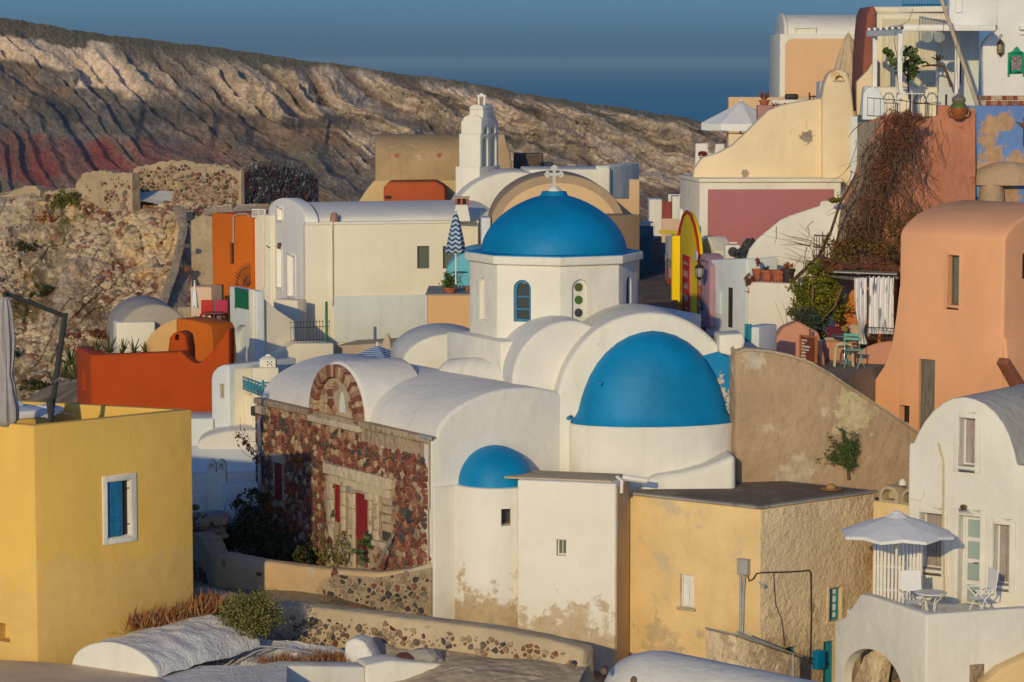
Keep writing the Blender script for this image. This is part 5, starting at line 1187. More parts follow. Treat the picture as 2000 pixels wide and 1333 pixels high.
b = B(); pp = f.pts((1672, 735), (1672, 690), (1695, 676), (1720, 668), (1750, 664), (1750, 735)); prism(b, f, pp[::-1], .25, -.1); part('side_wall', b, M['pinkish'], t, bevel=.06)
b = B(); pp = f.pts((1603, 670), (1612, 652), (1640, 640), (1660, 640), (1660, 670)); prism(b, f, pp[::-1], -.7, -.95); part('backrest', b, M['pinkish'], t, bevel=.05)
b = B(); box(b, f, .05, .85, zs+.002, zs+.09, -.7, -.02); solo('seat_cushion', 'long beige seat cushion on the pink bench', 'cushion', b, paint('beige_cloth', (.46, .36, .25), .9), bevel=.03)
def pillow(c, sx, sz, mat, label, rz=0, tilt=.3):
    b = B(); n = 10; 
    for s in (1, -1):
        gridsurf(b, [[Vector(c)+Matrix.Rotation(rz, 3, 'Z')@Vector(((i/n-.5)*sx*(1-.12*math.sin(math.pi*j/n)), s*.09*math.sin(math.pi*i/n)**.5*math.sin(math.pi*j/n)**.5+tilt*(j/n)*sz, j/n*sz)) for j in range(n+1)] for i in range(n+1)])
    bmesh.ops.remove_doubles(b, verts=b.verts, dist=.001); return solo('pillow', label, 'pillow', b, mat)
pillow(f.w(.36, zs+.09, -.25), .55, .26, paint('maroon_cloth', (.13, .012, .03), .9, var=.5, scale=25), 'dark red patterned pillow on the pink cafe bench')
pillow(f.w(.85, zs+.09, -.55), .5, .3, paint('sand_cloth', (.50, .38, .26), .9), 'beige pillow behind the cafe table')
# orange wall behind
f = Fr(P(1625, 620, 73), P(1750, 620, 72.6)); b = B(); pp = f.pts((1630, 720), (1630, 602), (1642, 598), (1655, 580), (1668, 560), (1680, 540), (1750, 535), (1750, 720)); prism(b, f, pp[::-1], 0, -.3); solo('orange_wall', 'bright orange plaster wall behind the white curtains', 'wall', b, M['orange_in'], bevel=.05)
# pergola edge, posts
t = thing('cafe_pergola', 'thin dark pergola frame carrying curtains over the cafe terrace', 'pergola', P(1700, 720, 71)); A = P(1640, 545, 71.8); A1 = P(1640, 536, 71.0); 
b = B(); tube(b, [P(1625, 540, 72), P(1665, 545, 71), P(1755, 543, 70.6)], .045, 6); part('beam', b, M['greywood'], t)
b = B(); slab(b, [P(1628, 538, 71.2), P(1752, 536, 70.4), P(1752, 536, 73), P(1628, 538, 73)], P(1690, 538, 71).z+.05, P(1690, 538, 71).z+.08); part('roof_sheet', b, M['greyplastic'], t)
for x, y, Y in ((1688, 545, 70.9), (1744, 545, 70.6)): b = B(); p = P(x, y, Y); tube(b, [p, Vector((p.x, p.y, zF))], .025, 6); part('post', b, M['iron'], t)
b = B(); tube(b, [P(1664, 541, 70.7), P(1746, 540, 70.3)], .02, 6); part('curtain_rod', b, M['iron'], t)
M['curtain'] = pieces('curtain_cloth', [(1, (.62, .61, .63))], bump=0)
m, nt_, bs_ = _newmat('printed_curtain'); nn = _ramp(nt_, _noise(nt_, 3.2, 1, .4, stretch=(3.0, 3.0, .8)), .60, .66); base = _mix(nt_, nn, (.76, .74, .74), (.20, .23, .34)); nt_.links.new(base, bs_.inputs['Base Color']); bs_.inputs['Roughness'].default_value = .9; M['curtain'] = m
def curtain(x0, x1, y0, y1, Y, label, tied=False, seed=0, folds=6):
    L0, L1 = P(x0, y0, Y), P(x1, y0, Y-.15); zb = P((x0+x1)/2, y1, Y).z; rows = []
    for j in range(26):
        t = j/25; z = L0.z+(zb-L0.z)*t; wdt = 1.0
        if tied: wdt = 1-.55*math.exp(-((t-.80)/.16)**2)-.15*t
        row = []
        for i in range(49):
            s = i/48; c = .5+(.25*t*t if tied else 0); q = L0.lerp(L1, c+(s-.5)*wdt); row.append(Vector((q.x, q.y-.045*math.sin(s*folds*2*math.pi+seed+.6*math.sin(t*3))-.02*math.sin(s*17+t*4), z+.03*math.cos(s*folds*2*math.pi)*(1 if j == 0 else 0))))
        rows.append(row)
    return solo('curtain', label, 'curtain', gridsurf(B(), rows), M['curtain'])
curtain(1668, 1693, 541, 672, 70.75, 'narrow white patterned curtain tied in a knot at the bottom', True, 1, 3); curtain(1697, 1746, 541, 652, 70.5, 'wide white patterned curtain next to the peach house', False, 2, 5)
b = B(); fz = Fr(P(1694, 640, 70.3), P(1748, 633, 69.8)); railing('terrace_rail', 'low rusty railing with ledge beneath the wide curtain', 'railing', [fz.w(0, zat(664, 70.2)), fz.w(fz.L, zat(664, 70))], .30, M['rust'], 7, .012, rails=(1.0, .05, .2))
# cafe table and chairs
q = hitz(1649, 709, zF+.01); t = thing('cafe_table', 'small round metal cafe table with single steel column', 'table', q); b = B(); lathe(b, q, [(.26, 0), (.25, .02), (.06, .06), (.035, .1), (.03, .66)], 20); part('column', b, M['steel'], t)
b = B(); lathe(b, q+Vector((0, 0, .665)), [(.33, 0), (.34, .015), (.33, .03), (0, .03)], 28); part('table_top', b, M['steel'], t)
b = B(); pt = q+Vector((.02, 0, .70)); lathe(b, pt, [(.03, 0), (.035, .06), (.03, .09)], 10); v = thing('flower_vase', 'small vase with yellow green flowers on the cafe table', 'vase', pt); part('vase', b, M['glass'], v)
rng = random.Random(4); b = B(); cloud(b, pt+Vector((0, 0, .17)), (.09, .09, .08), 150, .04, rng, shell=.3); part('flowers', b, M['lf_yel'], v, smooth=False, fix=False)
def fold_chair(label, at, rz, col):
    A = Vector(at); R = Matrix.Rotation(rz, 4, 'Z'); t = thing('folding_chair', label, 'chair', at)
    def w(x, y, z): return A+R@Vector((x, y, z))
    for s in (-.19, .19):
        b = B(); tube(b, [w(s, -.2, 0), w(s, .12, .5), w(s, .2, .86)], .012, 5); part('leg', b, col, t); b = B(); tube(b, [w(s*.9, .22, 0), w(s*.9, -.16, .46)], .012, 5); part('leg', b, col, t)
    for k in range(4): b = B(); y = -.16+.09*k; ext(b, [w(-.19, y, .46), w(.19, y, .46), w(.19, y+.07, .46), w(-.19, y+.07, .46)], [w(-.19, y, .445), w(.19, y, .445), w(.19, y+.07, .445), w(-.19, y+.07, .445)]); part('seat_slat', b, col, t, smooth=False)
    for z in (.7, .8): b = B(); y = .165+(z-.7)*.2; ext(b, [w(-.19, y, z), w(.19, y, z), w(.19, y+.01, z+.06), w(-.19, y+.01, z+.06)], [w(-.19, y+.015, z), w(.19, y+.015, z), w(.19, y+.025, z+.06), w(-.19, y+.025, z+.06)]); part('back_slat', b, col, t, smooth=False)
fold_chair('turquoise folding chair at the cafe table', hitz(1668, 719, zF), RX(150), paint('mint_paint', (.16, .46, .38), .5))
t = thing('cream_stool', 'cream painted tubular stool in front of the cafe table', 'stool', hitz(1648, 716, zF)); q = hitz(1648, 716, zF); cm = paint('cream_paint', (.56, .50, .30), .5)
for dy in (-.1, .14):
    b = B(); tube(b, [q+Vector((x, dy+y*0, z)) for x, y, z in ((-.23, 0, 0), (-.2, 0, .45), (-.16, 0, .53), (-.08, 0, .56), (.08, 0, .56), (.16, 0, .53), (.2, 0, .45), (.23, 0, 0))], .02, 7); part('leg_frame', b, cm, t)
b = B(); wbox(b, q+Vector((0, .02, .47)), .36, .3, .02); part('seat', b, M['greywood'], t, bevel=.01)
# menu board on a wooden easel
f = Fr(hitz(1556, 716, zF), hitz(1597, 722, zF)); t = thing('menu_board', 'brown wooden menu board with white lettering by the terrace entrance', 'menu board', f.w(f.L/2, zF)); f = f.off(0); 
z0, z1 = f.uv(1578, 708)[1], f.uv(1578, 656)[1]; uu0, uu1 = f.uv(1562, 700)[0], f.uv(1594, 700)[0]; org = paint('orange_brown_board', (.20, .05, .02), .6, var=.2)
b = B(); box(b, f, uu0+.03, uu1-.03, z0+.03, z1-.03, -.03, .0); part('board', b, org, t, smooth=False)
b = B(); frame_bm(b, f, uu0, uu1, z0, z1, .035, -.04, .02); part('frame', b, paint('orange_wood', (.45, .17, .04), .6), t, smooth=False)
for u in (uu0+.06, uu1-.06): b = B(); box(b, f, u-.02, u+.02, zF, z0+.002, -.06, -.03); part('leg', b, M['brownwood'], t, smooth=False)
b = B(); box(b, f, (uu0+uu1)/2-.02, (uu0+uu1)/2+.02, z1-.05, z1+.16, -.09, -.05); part('easel_post', b, M['brownwood'], t, smooth=False)
b = B(); tube(b, [f.w((uu0+uu1)/2, z1, -.06), f.w((uu0+uu1)/2, zF, -.45)], .018, 5); part('rear_leg', b, M['brownwood'], t)
words = ['sweets', 'pies', 'sandwiches', 'ice cream', 'coffee', 'juices', 'drinks']
import mathutils
rot = Matrix((f.u, Vector((0, 0, 1)), f.n)).transposed().to_4x4(); lm = paint('letter_white', (.75, .72, .68), .8); hh = (z1-z0-.12)/7
for k, wd in enumerate(words):
    c = bpy.data.curves.new('lettering', 'FONT'); c.body = wd; c.size = hh*.98; c.extrude = .002; c.offset = .003; c.materials.append(lm); oc_ = bpy.data.objects.new('lettering', c); SC.collection.objects.link(oc_); me = bpy.data.meshes.new_from_object(oc_.evaluated_get(bpy.context.evaluated_depsgraph_get())); bpy.data.objects.remove(oc_); o = bpy.data.objects.new('lettering', me); SC.collection.objects.link(o); o.parent = t; ROOTLOC[o] = ROOTLOC[t]
    p = f.w(uu0+.07, z1-.09-hh*(k+.72), .004)-ROOTLOC[t]; o.matrix_local = Matrix.Translation(p)@rot; 
    s = min(1.0, (uu1-uu0-.13)/(len(wd)*hh*.5)); o.scale = (s, 1, 1)
t = thing('yellow_planter', 'yellow rimmed stone planter with grey green bush by the board', 'planter', P(1550, 690, 70.3)); b = B(); q = P(1552, 700, 70.6); lathe(b, q-Vector((0, 0, .5)), [(.3, 0), (.38, .58), (.42, .6), (.42, .7), (.36, .7)], 20); part('planter', b, M['mortar_light'], t)
b = B(); lathe(b, q+Vector((0, 0, .1)), [(.42, 0), (.43, .1), (.38, .1)], 20, cap=False); part('rim', b, paint('yellow_rim', (.6, .42, .1), .7), t)
rng = random.Random(7); b = B(); cloud(b, P(1572, 627, 71), (.42, .4, .42), 3200, .045, rng, shell=.2); part('foliage', b, M['lf_lav'], t, smooth=False, fix=False)
b = B(); twigs(b, P(1545, 668, 70.6), 10, 1.2, rng, .008, spread=.35, up=1.4); part('twigs', b, M['twig'], t)
# green and yellow creeper
rng = random.Random(9); t = thing('green_creeper', 'mass of yellow green creeper hanging beside the cafe pergola', 'creeper', P(1590, 680, 72)); b = B()
for (x, y, rx_, rz_, n) in ((1600, 560, .55, .5, 2600), (1580, 600, .5, .45, 2200), (1625, 590, .38, .55, 1800), (1565, 570, .3, .35, 900), (1610, 520, .6, .3, 1800), (1600, 640, .35, .3, 900)): cloud(b, P(x, y, 72.2), (rx_, .45, rz_), n, .065, rng, shell=.3, droop=.8)
part('foliage', b, M['lf_vine'], t, smooth=False, fix=False); b = B()
for pts in ([(1645, 560, 71.8), (1630, 600, 71.7), (1605, 625, 71.6), (1615, 650, 71.6), (1630, 668, 71.6)], [(1588, 560, 71.9), (1586, 620, 71.8), (1598, 660, 71.6)], [(1570, 610, 71.6), (1600, 640, 71.6), (1625, 660, 71.6)]): tube(b, [P(*q) for q in pts], .03, 5, .018)
part('stem', b, M['twig'], t)
# rusty dead creeper on the pergola roof, up the terracotta cliff
t = thing('dead_creeper', 'brown leafless creeper covering the pergola and terracotta cliff wall', 'creeper', P(1700, 560, 73)); b = B(); 
for (x, y, Y, rx_, ry_, rz_, n) in ((1640, 520, 71.8, .7, .6, .16, 2600), (1700, 520, 71.6, .7, .7, .16, 2600), (1735, 528, 71.3, .35, .6, .12, 1200), (1610, 505, 72, .3, .3, .2, 700)): cloud(b, P(x, y, Y), (rx_, ry_, rz_), n, .05, rng, thin=.2, shell=.2)
part('dry_leaves', b, M['lf_brown'], t, smooth=False, fix=False); b = B()
for _ in range(60):
    x = rng.uniform(1575, 1740); p = P(x, rng.uniform(505, 535), 71.6); twigs(b, p, 1, rng.uniform(.4, 1.0), rng, .008, spread=1.2, up=.4, bend=.5)
for _ in range(26):
    p = P(rng.uniform(1570, 1610), rng.uniform(470, 520), 72.5); twigs(b, p, 1, rng.uniform(.6, 1.5), rng, .007, spread=.5, up=.25, bend=.25, lean=Vector((-1.3, 0, .1)))
part('twigs', b, M['twig'], t)
b = B(); tube(b, [P(1545, 552, 74.0), P(1600, 500, 73.5), P(1622, 455, 73.2), P(1640, 400, 73.0), P(1672, 340, 73)], .05, 6, .025); part('trunk', b, M['twig'], t)
b = B()
for _ in range(620):     # tangle over the cliff wall
    f_ = rng.random(); y0 = 215+f_*290; xm = 1775-f_*95+rng.gauss(0, 28+f_*26); p = P(xm, y0, 73.6-.4*f_)
    twigs(b, p, 1, rng.uniform(.5, 1.4), rng, rng.uniform(.007, .018), spread=.45, up=-.9, bend=.4, seg=5)
part('tangle', b, M['twig'], t, kind='stuff'); b = B()
for (x, y, rx_, rz_, n) in ((1760, 235, .6, .28, 2200), (1745, 275, .5, .4, 1900), (1725, 335, .45, .5, 1500), (1705, 400, .5, .5, 1500), (1690, 450, .5, .4, 1200)): cloud(b, P(x, y, 73.4), (rx_, .35, rz_), int(n*1.5), .07, rng, thin=.13, shell=.2)
part('dry_leaves', b, M['lf_brown'], t, smooth=False, fix=False); b = B()
for (x, y, rx_, rz_, n) in ((1655, 480, .5, .35, 1500), (1765, 450, .45, .5, 900), (1730, 490, .5, .3, 900), (1785, 430, .3, .3, 400)): cloud(b, P(x, y, 72.9), (rx_, .3, rz_), n, .06, rng, shell=.3)
part('ivy', b, M['lf_ivy'], t, smooth=False, fix=False)
# terracotta cliff wall
M['cliffterra'] = plaster('terracotta_cliff', (.52, .21, .12), .15, dirt=(.34, .10, .05), damt=.12, dscale=1.4, streak=.5, bump=1.2, bscale=4, off=101)
rows = [[(1690, 236, 76), (1740, 232, 75.5), (1800, 235, 75.2), (1862, 210, 75), (1905, 210, 75)], [(1668, 330, 75.6), (1720, 320, 74.9), (1790, 330, 74.6), (1860, 330, 74.6), (1905, 330, 74.8)], [(1640, 430, 75), (1700, 430, 74.3), (1770, 430, 74.1), (1850, 430, 74.3), (1905, 430, 74.4)], [(1610, 560, 74.4), (1690, 560, 74.0), (1770, 560, 73.8), (1850, 560, 73.8), (1905, 560, 74)]]
solo('cliff_wall', 'terracotta coloured cliff wall overgrown with dead creeper', 'wall', gridsurf(B(), patch(rows, 60, 70, .35, .9, 7, .05)), M['cliffterra'])
M['rubblecliff'] = plaster('grey_rubble_cliff', (.36, .25, .16), .25, dirt=(.16, .11, .08), damt=.25, dscale=4, streak=.2, bump=2.5, bscale=7, off=103)
rows = [[(1688, 285, 75.2), (1700, 275, 75), (1722, 262, 74.7)], [(1660, 370, 74.8), (1690, 350, 74.4), (1725, 340, 74.2)], [(1640, 430, 74.4), (1685, 430, 73.9), (1722, 430, 73.8)], [(1625, 520, 73.9), (1670, 520, 73.5), (1710, 520, 73.5)]]
solo('rubble_slope', 'strip of grey rubble masonry along the left cliff edge', 'wall', gridsurf(B(), patch(rows, 60, 30, .35, 1.5, 9, .10)), M['rubblecliff'])
# ================================================================== POT TERRACE and rounded white walls
zP = zat(551, 76); FT = Fr(P(1458, 600, 76.0), P(1580, 600, 75.2)); t1 = thing('white_terrace', 'white rounded terrace wall carrying flower pots on its ledge', 'terrace wall', FT.w(1, -7.5))
b = B(); box(b, FT, 0, FT.L+1.5, -8.5, zP, -1.0, 0); part('wall', b, M['white2'], t1, bevel=.06)
FT2 = Fr(P(1378, 600, 78.5), P(1458, 600, 76.6)); pp = FT2.pts((1378, 508), (1400, 503), (1456, 505), (1475, 505)); cut = B(); r = rect(FT2, 1421, 562, 1431, 640); box(cut, FT2, r[0], r[1], r[2], r[3], .3, -.3)
b = B(); prism(b, FT2, [(0, -8.5), (FT2.L, -8.5), (FT2.L, pp[2][1]), (0, pp[0][1])], 0, -1.0); part('side_wall', b, M['bluewhite_shade'], t1, bevel=.06, cut=cut)  # shaded side of the white terrace, its shade tint is in the colour
b = B(); box(b, FT2, r[0]+.01, r[1]-.01, r[2], r[3]-.01, -.08, -.02); part('door', b, M['dark'], t1)
b = B(); u = FT2.uv(1404, 600)[0]; box(b, FT2, u-.1, u+.15, zat(620, 77), zat(575, 77), 0, .05); part('panel', b, M['bluewhite_shade'], t1, bevel=.01)
fT3 = Fr(P(1440, 480, 79.0), P(1660, 480, 77.2)); out = fT3.pts((1452, 600), (1455, 508), (1462, 486), (1478, 466), (1500, 448), (1522, 430), (1542, 421), (1570, 412), (1600, 402), (1601, 393), (1650, 390), (1650, 600)); b = B(); prism(b, fT3, out[::-1], 0, -.6); part('curved_wall', b, M['white2'], t1, bevel=.08, seg=3)
P0 = [(1470, .09, .21, 'terracotta', 'lf_brown', 'terracotta pot hidden by a trailing brown plant, leftmost on the ledge', 200, .05, .25), (1490, .115, .20, 'terracotta', 'lf_lav', 'terracotta pot with short grey plant on the white ledge', 110, .04, .10), (1513, .155, .20, 'terracotta', None, 'wide empty terracotta pot on the white ledge', 0, 0, 0), (1531, .13, .23, 'iron', 'lf_rust', 'dark grey pot with orange brown plant on the white ledge', 220, .05, .16)]
for x, r_, h, mm, pl_, lb, n, lf, phh in P0: pot('flower_pot', lb, FT.w(FT.uv(x, 545)[0], zP, -.3), r_*1.45, h*1.6, M[mm], M[pl_] if pl_ else None, int(x), lf, max(1, n), phh, r_*1.1, group='flower pots on the white ledge')
rng = random.Random(12); q = FT.w(FT.uv(1463, 545)[0], zP-.05, -.05); b = B(); cloud(b, q+Vector((0, 0, .05)), (.15, .15, .26), 900, .04, rng, shell=.2); solo('trailing_plant', 'brown succulent trailing down from the leftmost ledge pot', 'plant', b, M['lf_brown'], smooth=False, fix=False)
q = P(1430, 505, 79.5); t = thing('air_conditioner', 'air conditioner with black tarpaulin beside the pink house', 'air conditioner', q); b = B(); wbox(b, q, .42, .25, .38); part('case', b, M['palewood'], t, bevel=.02); b = B(); disc(b, Fr(q+Vector((-.21, -.13, 0)), q+Vector((.21, -.13, 0))), .22, q.z+.19, .14, 0, .01, 18); part('fan_grille', b, M['iron'], t)
rng = random.Random(6); b = B(); base = P(1456, 505, 79.0); rows = []
for i in range(13): rows.append([base+Vector((-.35+.07*i+.05*rng.random(), -.1+.3*j/8+.06*rng.random(), (.0 if j == 0 else (.16+.38*math.exp(-((i-9+j*.3)/3.2)**2)+.09*rng.random())*(j/8)**.6))) for j in range(9)])
gridsurf(b, rows); solo('black_tarpaulin', 'crumpled black tarpaulin leaning next to the air conditioner', 'tarpaulin', b, M['cable'], smooth=False)
b = B(); wbox(b, P(1390, 505, 80), .45, .25, .12); solo('roof_tray', 'reddish tray on the ledge below the pink wall', 'tray', b, M['terracotta'], bevel=.02)
b = B(); box(b, Fr(P(1592, 480, 74.5), P(1615, 475, 74.2)), 0, .05, -5.1, -4.5, 0, .03); fz = Fr(P(1590, 480, 74.6), P(1616, 480, 74.1)); b.free(); railing('wooden_gate', 'weathered wooden gate at the end of the pot terrace', 'gate', [fz.w(0, zat(508, 74.5)), fz.w(fz.L, zat(508, 74.3))], .66, M['greywood'], 5, .02, rails=(.97, .5), bars='picket')
# pale block with teal shutter behind the apse
t = thing('pale_block', 'small pale block with teal shutters behind the apse corner', 'outbuilding', P(1462, 690, 66)); f = Fr(P(1452, 660, 66.2), P(1482, 660, 66.0)); b = B(); z0, z1 = zat(705, 66), zat(640, 66); box(b, f, 0, f.L, z0, z1, -1, 0); part('wall', b, M['bluewhite_shade'], t, bevel=.03)
for u in (.06, .15): b = B(); box(b, f, u, u+.06, zat(668, 66), zat(634, 66), .0, .06+u*.2); part('shutter', b, M['tealwood'], t, bevel=.005)
# ================================================================== MIDDLE LEFT
M['cream_w'] = plaster('creamy_white', (.80, .73, .58), .06, streak=.12, bump=.35, dirt=(.66, .52, .33), damt=-.12, off=111)
M['palepanel'] = plaster('pale_blue_panel', (.66, .69, .68), .10, streak=.30, bump=.3, off=113)
FM = Fr(P(597, 600, 93.3), P(935, 600, 94.6)); t = thing('white_long_house', 'long white house with barrel roof and two grey green windows', 'house', FM.w(3, -10.5))
zt = FM.uv(780, 436)[1]; cut = B()
for x0, x1 in ((815, 839), (865, 888)): window(t, FM, rect(FM, x0, 481, x1, 525), cut, depth=.16, frame=M['greenglass'], fw=.03, pane=M['greenglass'])
part('wall', box(B(), FM, 0, FM.L, -11, zt, -2.0, 0), M['cream_w'], t, bevel=.05, cut=cut)
b = B(); box(b, FM, 0, FM.L, zt-.03, zt+.06, -.25, .04); part('coping', b, M['white2'], t, bevel=.02)
r = rect(FM, 652, 577, 832, 668); b = B(); box(b, FM, r[0], r[1], r[2], r[3], .0, .05); part('pale_panel', b, M['palepanel'], t, bevel=.01)
G = frang(523, 430, 98.6, -72); LG = G.uv(597, 430)[0]; zs = zt+.05; zc = G.uv(560, 388, 0)[1]
out = arch(.0, LG, -11, zs, zc, 24); cut = B()
for (x0, y0, x1, y1) in ((542, 408, 553, 431), (541, 486, 551, 562), (562, 500, 577, 580)): window(t, G, rect(G, x0, y0, x1, y1), cut, depth=.2, frame=M['whitepaint'], fw=.06, shutter=M['cushion'], panels=1, casing=M['white'], cw=.08)
part('gable_wall', prism(B(), G, out, 0, -.45), plaster('bright_white', (.86, .83, .76), .05, streak=.15), t, bevel=.05, cut=cut)
b = B(); prism(b, G, arch(.12, LG-.12, zs-1.5, zs, zc-.16, 24), -.2, -6.6); part('roof', b, M['white3'], t, bevel=.08, ang=50)
b = B(); u = FM.uv(648, 500)[0]; tube(b, [FM.w(u, zt+.1, .06), FM.w(u, zat(590, 94.7), .06)], .035, 6); part('drain_pipe', b, M['cream_w'], t)
b = B(); q = FM.w(FM.uv(654, 430)[0], zt+.06, -.12); lathe(b, q, [(.14, 0), (.13, .2), (.08, .3), (0, .31)], 10); part('clay_cap', b, paint('clay', (.36, .18, .13), .8), t)
b = B(); tube(b, [G.w(*G.uv(533, 488), .02), G.w(G.uv(540, 480)[0], G.uv(540, 480)[1], .35)], .02, 5); part('lamp_arm', b, M['rust'], t); b = B(); q = G.w(*G.uv(549, 486), .05); wbox(b, q, .14, .1, .2); part('wall_lamp', b, M['rust'], t)
# chimney on its right
t = thing('roof_chimney', 'white tapered chimney with dark vents at the right end of the long house', 'chimney', P(902, 430, 94)); q = P(902, 432, 94)
b = B(); lathe(b, q, [(.42, 0), (.28, .55)], 4, rz=RX(45)); part('shaft', b, M['white'], t, smooth=False, bevel=.03)
b = B(); 
for dx, dy in ((-.2, -.2), (.2, -.2), (.2, .2), (-.2, .2), (0, -.2)): wbox(b, q+Vector((dx, dy, .55)), .07, .07, .2)
part('vent_posts', b, M['terracotta'], t, smooth=False); b = B(); wbox(b, q+Vector((0, 0, .75)), .52, .52, .05); part('cap', b, M['mortar_light'], t, bevel=.01); b = B(); wbox(b, q+Vector((0, 0, .55)), .3, .3, .19); part('flue', b, M['dark'], t)
# orange tower
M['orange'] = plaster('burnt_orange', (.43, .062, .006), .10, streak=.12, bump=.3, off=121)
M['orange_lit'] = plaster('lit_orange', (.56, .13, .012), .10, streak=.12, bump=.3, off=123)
FO = Fr(P(414, 500, 99.5), P(491, 500, 98.2)); t = thing('orange_tower', 'tall narrow burnt orange house with slit window left of the white house', 'house', FO.w(.5, -11)); cut = B()
window(t, FO, rect(FO, 449, 474, 457, 516), cut, depth=.15, frame=M['rust'], fw=.02, pane=M['dark']); window(t, FO, rect(FO, 424, 556, 437, 602), cut, depth=.2, frame=M['redwood'], fw=.03, pane=M['dark'])
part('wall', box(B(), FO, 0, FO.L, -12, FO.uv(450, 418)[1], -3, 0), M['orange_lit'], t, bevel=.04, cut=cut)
b = B(); c = FO.uv(492, 560)
for k in range(10): a = RX(92+9.2*k); tube(b, [FO.w(c[0]+.1*math.cos(a), c[1]+.1*math.sin(a), .1), FO.w(c[0]+.85*math.cos(a), c[1]+.85*math.sin(a), .1)], .010, 4)
for R_ in (.35, .68): tube(b, [FO.w(c[0]+R_*math.cos(a), c[1]+R_*math.sin(a), .1) for a in [RX(92+9*k) for k in range(11)]], .012, 4)
part('fan_grille', b, M['rust'], t)
b = B(); tube(b, [FO.w(*FO.uv(x, y), .05) for x, y in ((458, 475), (458, 424), (466, 418), (484, 418), (490, 424))], .03, 6); part('pipe', b, M['greyplastic'], t)
f = Fr(P(489, 500, 98.6), P(530, 500, 97.6)); b = B(); box(b, f, 0, f.L, -12, f.uv(500, 419)[1], -2, .02); t = thing('cream_stair_wall', 'narrow cream wall between orange tower and white gable', 'wall', f.w(.3, -11)); part('wall', b, M['cream_w'], t, bevel=.04)
b = B(); tube(b, [f.w(*f.uv(x, y), .06) for x, y in ((519, 420), (519, 555), (513, 574), (500, 577), (492, 577))], .022, 5); part('pipe', b, M['cream_w'], t)
q = P(506, 425, 98.3); t = thing('air_conditioner', 'white air conditioner on top of the cream stair wall', 'air conditioner', q); b = B(); wbox(b, q, .48, .3, .30); part('case', b, M['palewood'], t, bevel=.02); b = B()
for k in range(5): wbox(b, q+Vector((.1, -.155, .05+.045*k)), .2, .01, .02)
for k in range(5): wbox(b, q+Vector((-.13, -.155, .05+.045*k)), .2, .01, .02)
part('grille', b, M['iron'], t, smooth=False)
# white stair house with arch, green balcony rail
f = Fr(P(449, 640, 90.5), P(500, 640, 88.5)); fr2 = Fr(P(496, 640, 88.6), P(578, 640, 89.4)); t = thing('arched_stair_house', 'white stair building with arched niche and green rail', 'building', f.w(1, -11)); cut = B()
a0, a1 = f.uv(456, 680)[0], f.uv(496, 680)[0]; prism(cut, f, arch(a0, a1, -12, f.uv(476, 672)[1], f.uv(476, 635)[1], 14), .3, -.2)
part('front_wall', box(B(), f, 0, f.L, -12, f.uv(475, 565)[1], -.3, 0), M['bluewhite_shade'], t, bevel=.04, cut=cut)
pp = fr2.pts((495, 566), (506, 570), (520, 588), (545, 608), (576, 628), (577, 730)); b = B(); prism(b, fr2, [(0, -12)]+pp+[(pp[-1][0], -12)], 0, -.4) if False else prism(b, fr2, ([(0, -12), (pp[-1][0], -12)]+pp[::-1][0:]), 0, -.35); part('stair_wall', b, M['cream_w'], t, bevel=.03)
fz = Fr(P(463, 605, 90.0), P(495, 607, 88.8)); z0 = zat(606, 89.4); railing('x', None, None, [fz.w(0, z0, .06), fz.w(fz.L, z0, .06)], .64, M['greenwood'], 1, .03, parent=t)
for k in range(9): b = B(); u = fz.L*(k+.1)/9; box(b, fz, u, u+fz.L/9*.8, z0+.08, z0+.6, .05, .07); part('rail_slat', b, M['greenwood'], t, smooth=False)
f = Fr(P(500, 700, 88), P(655, 700, 89)); pp = f.pts((500, 740), (520, 712), (540, 694), (575, 672), (652, 671), (652, 740)); b = B(); prism(b, f, pp[::-1], 0, -1.0); solo('cream_terrace_wall', 'cream terrace wall below the small iron fence', 'wall', b, M['cream_w'], bevel=.04)
z0 = zat(671, 88.6); railing('iron_fence', 'small black iron fence with pointed bars beside a green post', 'fence', [f.w(f.uv(570, 671)[0], z0, -.1), f.w(f.uv(645, 671)[0], z0, -.1)], .58, M['iron'], 12, .010, rails=(.85, .15), finial=True)
b = B(); u = f.uv(639, 670)[0]; tube(b, [f.w(u, z0, -.05), f.w(u, z0+1.28, -.05)], .045, 6); solo('green_post', 'green metal post at the right end of the iron fence', 'post', b, M['greenwood'])
f = Fr(P(597, 600, 92.5), P(655, 600, 93.8)); b = B(); pp = f.pts((575, 690), (575, 600), (600, 590), (610, 560), (612, 540), (640, 540), (650, 690)); b = B(); box(b, f, f.uv(580, 600)[0], f.uv(600, 600)[0], -10, zat(583, 93), -1, 0); solo('low_parapet', 'low cream parapet in front of the white gable', 'wall', b, M['cream_w'], bevel=.05)
